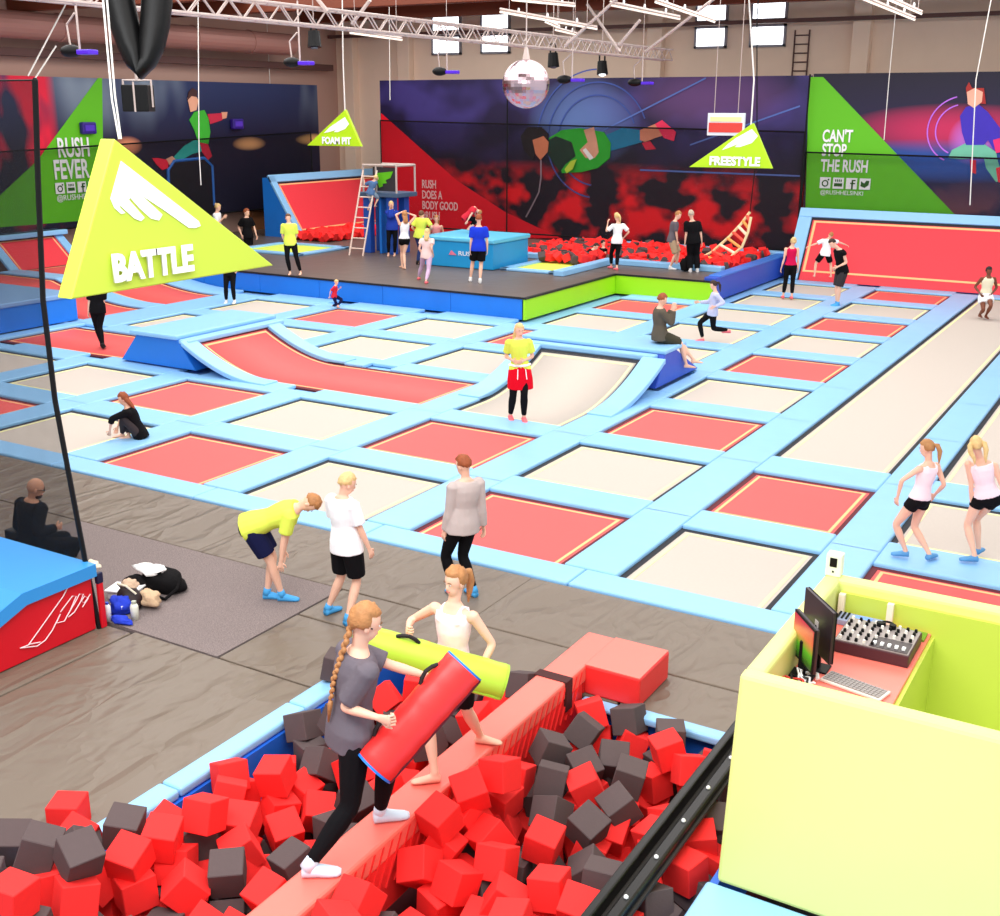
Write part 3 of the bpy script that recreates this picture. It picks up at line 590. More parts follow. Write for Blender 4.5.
for r_ in (.75, 1.0): ringo(tR, (-6.82, 4.88), r_, .04, mat('print_ring_lilac', (190, 110, 230), .6), 39.955, 1.8, 4.3)
XL = -33.3
tL = thing('printed_wall', (XL, 30, 4), 'printed wall on the left side of the hall with RUSH FEVER on a green triangle', 'printed wall')
boxo('print', XL - .12, XL - .01, 12, 40.6, 1.5, 6.43, mural_mat('left_print', 'left'), tL)
def flatx(nm, rgb, pts, k, m=None): prismo(nm, [(XL + .004 * k, p[1], p[2]) for p in pts], (-.02, 0, 0), m or mat('print_' + nm + '_%d' % (rgb[0] * 7 + rgb[1] * 3 + rgb[2]), rgb, .55, var=.15, bscale=6), tL)
flatx('green_triangle', (0, 0, 0), [(-33.3, 28.83, 6.435), (-33.3, 29.004, 6.439), (-33.3, 28.518, 1.677), (-33.3, 23.911, 1.734), (-33.3, 24.013, 2.452), (-33.3, 26.018, 3.785)], 1, GREENP)
text('RUSH', .88, WHITE, tL, planeM((-33.26, 26.797, 3.859), (0, 1, 0)), 'lettering', .004, .62, off=.02)
text('FEVER', .88, WHITE, tL, planeM((-33.26, 26.562, 3.148), (0, 1, 0)), 'lettering', .004, .62, off=.02)
icons(tL, (-33.26, 26.559, 2.655), (0, 1, 0), .36, .1)
text('@RUSHHELSINKI', .26, WHITE, tL, planeM((-33.26, 26.57, 2.423), (0, 1, 0)), 'lettering', .004, 1.0)
for k, (nm, rgb, pts) in enumerate((
 ('leggings', (40, 160, 150), [(-33.3, 31.903, 3.596), (-33.3, 32.612, 4.086), (-33.3, 33.367, 4.364), (-33.3, 33.776, 4.209), (-33.3, 33.747, 3.911), (-33.3, 32.995, 3.782), (-33.3, 32.247, 3.512)]),
 ('trouser', (200, 30, 60), [(-33.3, 33.413, 4.29), (-33.3, 33.83, 4.208), (-33.3, 34.048, 3.678), (-33.3, 33.818, 3.534), (-33.3, 33.527, 3.842)]),
 ('shoe', (226, 30, 60), [(-33.3, 30.979, 3.697), (-33.3, 31.27, 3.688), (-33.3, 31.753, 3.601), (-33.3, 31.723, 3.312), (-33.3, 31.419, 3.251), (-33.3, 31.149, 3.477)]),
 ('skin', (226, 160, 130), [(-33.3, 31.658, 3.64), (-33.3, 31.968, 3.739), (-33.3, 32.247, 3.512), (-33.3, 31.83, 3.381)]),
 ('shirt', (60, 180, 50), [(-33.3, 32.965, 5.027), (-33.3, 33.253, 5.317), (-33.3, 33.785, 5.391), (-33.3, 33.969, 5.096), (-33.3, 34.026, 4.577), (-33.3, 33.876, 4.132), (-33.3, 33.353, 4.217), (-33.3, 33.187, 4.661)]),
 ('sleeve', (200, 40, 70), [(-33.3, 33.93, 5.244), (-33.3, 34.745, 5.281), (-33.3, 34.721, 5.019), (-33.3, 34.055, 4.874)]),
 ('hand', (226, 160, 130), [(-33.3, 34.694, 5.318), (-33.3, 35.025, 5.319), (-33.3, 34.949, 5.093), (-33.3, 34.725, 5.057)]),
 ('face', (232, 170, 140), [(-33.3, 32.943, 5.82), (-33.3, 33.27, 6.004), (-33.3, 33.505, 5.754), (-33.3, 33.364, 5.39), (-33.3, 33.046, 5.317)]),
 ('hair', (70, 40, 40), [(-33.3, 32.936, 5.749), (-33.3, 33.016, 6.037), (-33.3, 33.236, 6.184), (-33.3, 33.485, 6.08), (-33.3, 33.411, 5.862), (-33.3, 33.156, 5.895)]),
 ('backrest', (20, 16, 26), [(-33.3, 31.73, 3.384), (-33.3, 32.154, 3.588), (-33.3, 33.665, 3.614), (-33.3, 34.02, 3.377), (-33.3, 33.944, 1.43), (-33.3, 31.599, 2.15)]))): flatx(nm, rgb, pts, k + 1)
bm = B(); tube(bm, [(-33.27, 31.621, 2.15), (-33.27, 31.687, 3.242), (-33.27, 32.02, 3.556), (-33.27, 33.581, 3.617), (-33.27, 33.982, 3.303), (-33.27, 33.949, 1.817)], .06, 6); obj('printed_outline', bm, mat('print_blue', (40, 110, 200), .5), tL)
bm = B(); [box(bm, XL, XL + .02, y0, y1, z, z + h) for y0, y1, z, h in [(31.9, 33.24, 3.06, 0.16)]]; obj('printed_line', bm, WHITE, tL)
# brown wood door panels under the left print
bm = B(); box(bm, -33.95, -33.7, 36.5, 39.6, -.4, 2.3); box(bm, -33.7, -33.62, 36.5, 39.6, 1.2, 1.35)
o = obj('door_1', bm, mat('brown_door', (150, 96, 60), .6, .1, 3, var=.2)); tag(o, None, None, kind='structure')
# nets in front of the prints
def netmat(name, a, rgb=(16, 16, 20)):
    m = mat(name, rgb, .9); nt = m.node_tree; b = nt.nodes['Principled BSDF']; tc = nt.nodes['Texture Coordinate']
    v = nt.nodes.new('ShaderNodeTexNoise'); v.inputs['Scale'].default_value = 3; nt.links.new(tc.outputs['Object'], v.inputs[0])
    r = nt.nodes.new('ShaderNodeMapRange'); r.inputs[3].default_value = a * .85; r.inputs[4].default_value = a * 1.15; nt.links.new(v.outputs['Fac'], r.inputs[0]); nt.links.new(r.outputs[0], b.inputs['Alpha'])
    return m
NET = netmat('fine_black_mesh', .34)
def net(nm, pts, d, label, m=NET, edge=True, er=.03):
    t = thing(nm, pts[0], label, 'net'); prismo('mesh', pts, d, m, t)
    bm = B()
    for a, b_ in zip(pts, pts[1:] + pts[:1]): tube(bm, [a, b_], er, 5)
    obj('edge_rope', bm, BLACKM, t); return t
net('safety_net', [(-29.4, 39.8, .8), (-11.75, 39.8, .8), (-11.75, 39.8, 4.75), (-29.4, 39.8, 5.0)], (0, .01, 0), 'fine black net in front of the lower half of the big back print', netmat('faint_mesh', .14))
net('safety_net', [(-11.7, 39.8, 2.2), (2, 39.8, 2.2), (2, 39.8, 3.95), (-11.7, 39.8, 4.1)], (0, .01, 0), 'fine black net over the lower part of the right green triangle print', netmat('faint_mesh', .14))
net('safety_net', [(-33.1, 14, 1.5), (-33.1, 39.8, 1.5), (-33.1, 39.8, 4.5), (-33.1, 14, 3.8)], (.01, 0, 0), 'fine black net over the lower part of the left RUSH FEVER print', netmat('faint_mesh', .14))
for x, z, l in ((-23.3, 6.5, 'thin black net post crossing the back print near the mirror ball'), (-11.7, 6.6, 'thin black net post between the back print and the right green triangle')):
    bm = B(); tube(bm, [(x, 39.7, .78), (x, 39.7, z)], .03); tag(obj('net_post', bm, BLACKM), l, 'post')
# foreground net on the left
_np = [(-9.671, 7.62, 5.664), (-9.785, 7.62, 4.737), (-9.909, 7.62, 3.551), (-9.895, 7.62, 2.511), (-9.811, 7.62, 1.764), (-9.695, 7.62, 0.771), (-9.576, 7.62, -0.044)]
t = thing('safety_net', _np[-1], 'fine black safety net hanging at the left edge behind the red ramp block', 'net')
bm = B(); prism(bm, _np + [(-14.5, 7.62, 0.02), (-14.5, 7.62, 5.67)], (0, .004, 0)); obj('mesh', bm, netmat('foreground_mesh', .3), t)
bm = B(); tube(bm, _np, .028, 6, round_=True); tube(bm, [_np[0], (-14.5, 7.62, 5.67)], .008, 6); obj('edge_rope', bm, BLACKM, t)
# ---------------------------------------------------------------- hanging signs
SIGNY = mat('sign_yellow_green', (190, 212, 66), .5); SIGNL = mat('sign_lime', (176, 220, 20), .5)
def sign(label, pts, d, m, logo, txt, tM, tsize, tsx, ropes, lm=WHITE):
    c = sum((Vector(p) for p in pts), Vector()) / 3; t = thing('hanging_sign', c, label, 'sign')
    prismo('board', pts, d, m, t, bevel=.01)
    nf = -Vector(d).normalized()
    bm = B(); prism(bm, [Vector(p) + nf * .008 for p in logo], Vector(d).normalized() * .006); bmesh.ops.triangulate(bm, faces=[f for f in bm.faces if len(f.verts) > 4]); obj('logo_mark', bm, lm, t)
    text(txt, tsize, lm, t, tM, 'lettering', .006, tsx, off=.013 * tsize / .3)
    for r in ropes: bm = B(); r = list(r) + [(Vector(r[-1]).x, Vector(r[-1]).y, 9.6)]; tube(bm, r, .0065 if len(ropes) > 1 else .018, 6); obj('hanging_rope', bm, ROPE, t)
_x = -6.33
sign('big yellow-green triangular hanging sign reading BATTLE', [(-6.33, 5.572, 5.213), (-6.33, 5.086, 4.193), (-6.33, 7.085, 4.201)], (-.14, 0, 0), SIGNY,
     [(-6.33, 5.606, 5.065), (-6.33, 6.285, 4.613), (-6.33, 6.301, 4.578), (-6.33, 6.246, 4.566), (-6.33, 6.181, 4.573), (-6.33, 5.97, 4.706), (-6.33, 5.755, 4.833), (-6.33, 5.937, 4.685), (-6.33, 5.901, 4.647), (-6.33, 5.827, 4.666), (-6.33, 5.73, 4.745), (-6.33, 5.656, 4.821), (-6.33, 5.643, 4.806), (-6.33, 5.77, 4.675), (-6.33, 5.735, 4.655), (-6.33, 5.678, 4.677), (-6.33, 5.598, 4.743), (-6.33, 5.558, 4.779), (-6.33, 5.562, 4.756), (-6.33, 5.604, 4.72), (-6.33, 5.566, 4.716), (-6.33, 5.513, 4.759), (-6.33, 5.487, 4.822)],
     'BATTLE', planeM((-6.3, 5.426, 4.273), (0, 1, 0)), .255, .86, [[(-6.4, 5.673, 5.207), (-6.4, 5.642, 5.461), (-6.4, 5.642, 6.089), (-6.4, 5.667, 6.633)], [(-6.42, 5.708, 5.206), (-6.42, 5.689, 5.493), (-6.42, 5.693, 6.094), (-6.42, 5.726, 6.642)]])
for o in [o for o in bpy.data.objects if o.name.startswith('board')][:1]: pass
sign('small lime triangular hanging sign reading FREESTYLE, in front of the back print', [(-9.213, 27, 5.152), (-10.743, 27, 4.117), (-8.684, 27, 4.138)], (0, .1, 0), SIGNL,
     [(-9.228, 27, 5.017), (-9.072, 27, 4.862), (-9.206, 27, 4.703), (-9.492, 27, 4.607), (-9.614, 27, 4.605), (-9.545, 27, 4.674), (-9.785, 27, 4.579), (-9.931, 27, 4.53), (-9.791, 27, 4.67), (-9.603, 27, 4.81)],
     'FREESTYLE', planeM((-10.225, 26.97, 4.19), (1, 0, 0)), .27, .98, [[(-9.275, 27.05, 5.106), (-9.272, 27.05, 6.105), (-9.511, 27.05, 7.839), (-9.578, 27.05, 8.475)]])
sign('small lime triangular hanging sign reading FOAM PIT, upper left of centre', [(-22.741, 29, 5.423), (-24.288, 29, 4.34), (-22.175, 29, 4.347)], (0, .1, 0), SIGNL,
     [(-22.75, 29, 5.204), (-22.606, 29, 5.001), (-22.766, 29, 4.853), (-23.041, 29, 4.762), (-23.196, 29, 4.76), (-23.115, 29, 4.82), (-23.392, 29, 4.757), (-23.59, 29, 4.725), (-23.345, 29, 4.906)],
     'FOAM PIT', planeM((-23.661, 28.97, 4.411), (1, 0, 0)), .28, .92, [[(-22.78, 29.05, 5.409), (-22.792, 29.05, 6.849), (-22.729, 29.05, 9.08)]])

for c_, l_ in (((-33.2, 28.113, 4.785), 'small violet lamp on the RUSH FEVER green triangle'), ((-33.2, 35.438, 4.865), 'small violet lamp on the left print beside the printed person')):
    t = thing('wall_lamp', c_, l_, 'lamp'); boxo('housing', c_[0] - .1, c_[0] + .1, c_[1] - .3, c_[1] + .3, c_[2] - .2, c_[2] + .2, mat('deep_violet', (50, 26, 130), .4), t, .05); boxo('lens', c_[0] + .1, c_[0] + .12, c_[1] - .2, c_[1] + .2, c_[2] - .1, c_[2] + .1, mat('violet_glass', (90, 60, 190), .2), t, .01)
# ---------------------------------------------------------------- foreground: ramp block, bags
t = thing('wedge_block', (-11, 7, 0), 'red sided block with blue padded top and white line drawing, at the left edge', 'block')
prismo('side_panel', [(-9.58, 7.58, 0.01), (-9.58, 7.58, .62), (-9.58, 6.72, .62), (-9.58, 5.0, .01)], (-5.0, 0, 0), mat('crimson_vinyl', (212, 14, 34), .4, .15, 4), t, bevel=.01)
bm = B(); prism(bm, [(-9.53, 7.62, .62), (-9.53, 7.62, .76), (-9.53, 6.7, .76), (-9.53, 4.9, .12), (-9.53, 4.9, .0), (-9.53, 5.02, .0), (-9.53, 6.74, .62)], (-5.1, 0, 0)); bmesh.ops.triangulate(bm, faces=[f for f in bm.faces if len(f.verts) > 4]); obj('top_pad', bm, mat('top_blue_vinyl', (52, 146, 220), .42, .12, 4), t)
LN = mat('white_outline', (250, 225, 230), .6)
for pl_ in [[(-9.57, 7.336, 0.692), (-9.57, 7.201, 0.538), (-9.57, 6.722, 0.176)], [(-9.57, 7.14, 0.357), (-9.57, 7.022, 0.222), (-9.57, 6.925, 0.148), (-9.57, 6.824, 0.123), (-9.57, 6.628, 0.183), (-9.57, 6.746, 0.178), (-9.57, 6.864, 0.151)], [(-9.57, 7.14, 0.357), (-9.57, 7.079, 0.279), (-9.57, 7.179, 0.262), (-9.57, 7.267, 0.354), (-9.57, 7.36, 0.479), (-9.57, 7.311, 0.497), (-9.57, 7.226, 0.438), (-9.57, 7.143, 0.379)], [(-9.57, 7.208, 0.296), (-9.57, 7.355, 0.435), (-9.57, 7.4, 0.487), (-9.57, 7.45, 0.468), (-9.57, 7.402, 0.394), (-9.57, 7.313, 0.313), (-9.57, 7.233, 0.287)], [(-9.57, 7.42, 0.329), (-9.57, 7.508, 0.4), (-9.57, 7.46, 0.441), (-9.57, 7.416, 0.4), (-9.57, 7.45, 0.364), (-9.57, 7.539, 0.435)]]:
    bm = B(); tube(bm, [(-9.565, p[1], p[2]) for p in pl_], .006, 5); obj('line_drawing', bm, LN, t)
boxo('corner_strip', -9.58, -9.54, 7.63, 7.7, 0.0, .52, mat('crimson_vinyl', (212, 14, 34), .4), t, bevel=.01)
boxo('corner_cap', -9.585, -9.535, 7.625, 7.705, .52, .64, mat('navy_cap', (20, 24, 60), .5), t, bevel=.01)
o = boxo('bench', -12.3, -11.85, 8.5, 8.9, 0.005, .34, mat('black_bench', (24, 24, 26), .7), None, bevel=.02); tag(o, 'low black seat under the bald man in black', 'bench')
def blob_(name, c, r, m, parent, seed=0, amp=.2, u=20, v=14, fr=4):
    bm = B(); ell(bm, (0, 0, 0), (1, 1, 1), None, u, v)
    for q in bm.verts:
        k = 1 + amp * noise.noise(q.co * fr * .5 + Vector((seed, seed, seed)))
        q.co = Vector((q.co.x * r[0] * k, q.co.y * r[1] * k, max(q.co.z * k, -.55) * r[2])) + Vector(c)
    return obj(name, bm, m, parent, smooth=True)
BB = mat('black_bag_fabric', (14, 12, 14), .85, .4, 30, spec=.15)
t = thing('backpack', (-9.85, 8.62, 0), 'black backpack slumped on the carpet with a white cloth on it', 'backpack')
blob_('body', (-9.78, 8.75, .1), (.3, .2, .17), BB, t, 3); blob_('pocket', (-10.02, 8.55, .07), (.2, .14, .12), BB, t, 7)
bm = B(); tube(bm, [(-9.55, 8.8, .18), (-9.47, 8.65, .1), (-9.5, 8.5, .03), (-9.62, 8.5, .03)], .02, 6); obj('strap', bm, BB, t)
tag(blob_('towel', (-9.92, 8.7, .24), (.2, .13, .05), mat('white_cloth', (248, 246, 244), .9), None, 5, .5), 'crumpled white cloth lying on the black backpack', 'cloth')
t = thing('handbag', (-9.72, 8.2, 0), 'open black handbag with beige things poking out, in front of the backpack', 'bag')
blob_('body', (-9.72, 8.18, .09), (.17, .13, .15), mat('dark_brown_bag', (36, 18, 22), .6), t, 9)
blob_('contents', (-9.76, 8.24, .25), (.1, .08, .06), mat('beige_knit', (206, 176, 150), .9, .5, 60), t, 2, .5)
bm = B(); tube(bm, [(-9.86, 8.2, .2), (-9.8, 8.1, .3), (-9.66, 8.1, .3), (-9.58, 8.16, .2)], .012, 6); obj('handle', bm, mat('pale_handle', (220, 214, 190), .6), t)
tag(blob_('hat', (-9.52, 8.3, .1), (.13, .1, .1), mat('tan_fur', (206, 174, 140), .9, .6, 50), None, 4, .4), 'tan and brown furry hat beside the handbag', 'hat')
t = thing('bottle', (-9.42, 7.98, 0), 'white bottle standing right of the handbag', 'bottle')
bm = B(); tube(bm, [(-9.42, 7.98, 0.003), (-9.42, 7.98, .16), (-9.42, 7.98, .19)], [.045, .045, .03], 14); obj('body', bm, mat('milky_plastic', (226, 228, 214), .3), t, smooth=True)
bm = B(); tube(bm, [(-9.42, 7.98, .19), (-9.42, 7.98, .22)], .028, 12); obj('cap', bm, mat('grey_plastic', (170, 176, 160), .4), t)
t = thing('sports_shirt', (-9.6, 7.95, 0), 'blue and white sports clothes heaped by the block corner', 'clothes')
blob_('cloth', (-9.68, 8.02, .08), (.12, .13, .13), mat('royal_cloth', (28, 58, 196), .8, .4, 20), t, 8, .5); blob_('leg', (-9.5, 7.84, .03), (.16, .06, .05), mat('royal_cloth', (28, 58, 196), .8), t, 6, .5)
boxo('white_band', -9.76, -9.58, 7.94, 7.97, .1, .13, WHITE, t, M=None)
t = thing('bottle', (-9.66, 7.82, 0), 'clear and white drink bottle in front of the blue clothes', 'bottle')
bm = B(); tube(bm, [(-9.64, 7.8, .003), (-9.64, 7.8, .17), (-9.64, 7.8, .2)], [.035, .035, .018], 12); obj('body', bm, WHITE, t, smooth=True)
bm = B(); tube(bm, [(-9.64, 7.8, .2), (-9.64, 7.8, .225)], .018, 10); obj('cap', bm, mat('blue_cap', (50, 80, 200), .4), t)
t = thing('storage_box', (-9.95, 8.15, 0), 'small white plastic lidded tub behind the block corner', 'tub')
M_ = Matrix.Translation((-9.98, 8.35, 0)) @ Matrix.Rotation(.3, 4, 'Z')
boxo('tub', -.17, .17, -.12, .12, .003, .1, mat('white_plastic', (226, 224, 228), .35), t, .02, M_); boxo('lid', -.19, .19, -.14, .14, .1, .125, mat('pale_lid', (240, 238, 240), .3), t, .01, M_)
tag(blob_('cap_hat', (-9.75, 7.75, .66), (.1, .07, .05), mat('cream_cloth', (226, 214, 190), .8), None, 3, .4), 'cream cloth lying at the back corner of the blue padded top', 'cloth')
bpy.data.objects['cap_hat'].name = 'glove'; bpy.data.objects['glove'].location = (0.25, -.08, .03 + .1 - .09)
# ---------------------------------------------------------------- near foam pit
PG = 'blue pads around the near foam pit'
DB = mat('pit_blue_side', (36, 104, 210), .45)
t = thing('foam_pit', (-4.6, 6, -1), 'sunken near foam pit with blue padded inner sides', 'pit')
boxo('pit_base', -6.7, -2.3, 2.2, 9.03, -1.1, -.62, DKRED, t)
for i, (a, b_, c, d) in enumerate(((-6.72, -6.48, 2.0, 9.03), (-6.48, -2.3, 8.97, 9.03), (-2.36, -2.3, 2.2, 8.97), (-6.48, -2.3, 2.2, 2.26))): boxo('side_pad', a, b_, c, d, -.62, -.065, DB, t)
for i, y in enumerate((2.2, 4.0, 5.8, 7.4)):
    y1 = (4.0, 5.8, 7.4, 8.9)[i]
    pad(-6.73, -6.5, y + .004, y1 - .004, 'sky blue pad on the left rim of the near pit, %s from the far corner' % ('fourth', 'third', 'second', 'first')[i], -.06, .03, group=PG)
pad(-6.73, -4.75, 8.9, 9.03, 'thin sky blue pad at the back rim, left of the red beam', -.06, .03, group=PG)
pad(-3.8, -2.3, 8.86, 9.02, 'sky blue pad on the back rim right of the red beam', -.06, .03, group=PG)
pad(-2.36, 1.4, 2.2, 6.975, 'wide sky blue pad in front of the DJ booth', -.06, .004, group=PG)
pad(-4.39, -3.8, 8.86, 9.02, 'short sky blue pad on the back rim under the beam end block', -.06, .0, group=PG)
# beam
t = thing('balance_beam', (-4.55, 7, 0), 'long red padded battle beam with a block at its far end, laid across the foam pit', 'beam')
boxo('beam_top', -4.72, -4.4, 3.0, 9.74, .12, .3, REDTOP, t, bevel=.025)  # lighter red puts the gloss of the top into the colour
bm = B(); box(bm, -4.71, -4.41, 3.0, 9.0, -.3, .14)
for i in range(52):
    y = 3.2 + i * .11
    vs, fs = box(bm, -4.412, -4.395, y, y + .02, -.1, .26)
    for v in vs: v.co.y += (v.co.z) * .55
obj('quilted_side', bm, REDV, t)
boxo('beam_foot', -4.71, -4.41, 9.03, 9.72, .005, .14, REDV, t)
boxo('end_block', -4.41, -3.83, 9.04, 9.75, .0, .3, REDV, t, bevel=.02); boxo('end_block_top', -4.41, -3.84, 9.05, 9.74, .29, .305, REDTOP, t)  # thin lighter slab carries the painted gloss on the block
boxo('strap', -4.735, -4.385, 8.62, 8.74, .0, .308, mat('dark_brown_strap', (66, 26, 26), .8), t)
# black rail
t = thing('black_rail', (-2.8, 6, 0), 'black double rail with white bolts lying along the right side of the foam pit', 'rail')
RB = mat('glossy_black', (10, 9, 10), .3, spec=.3)
boxo('rail_bar', -2.84, -2.77, 2.2, 9.0, .14, .26, RB, t, bevel=.015); boxo('rail_bar', -2.72, -2.62, 2.2, 8.98, .14, .22, RB, t, bevel=.02); boxo('foot', -2.84, -2.62, 8.9, 9.0, .03, .14, RB, t); boxo('foot', -2.84, -2.62, 2.2, 2.24, -.6, .14, RB, t); boxo('base_strip', -2.86, -2.6, 2.2, 9.0, .125, .15, mat('dark_grey_rubber', (46, 42, 40), .6), t)
bm = B()
for i in range(12): ell(bm, (-2.67, 3.1 + i * .52, .225), (.018, .018, .018), None, 8, 6)
obj('bolt', bm, WHITE, t, smooth=True)
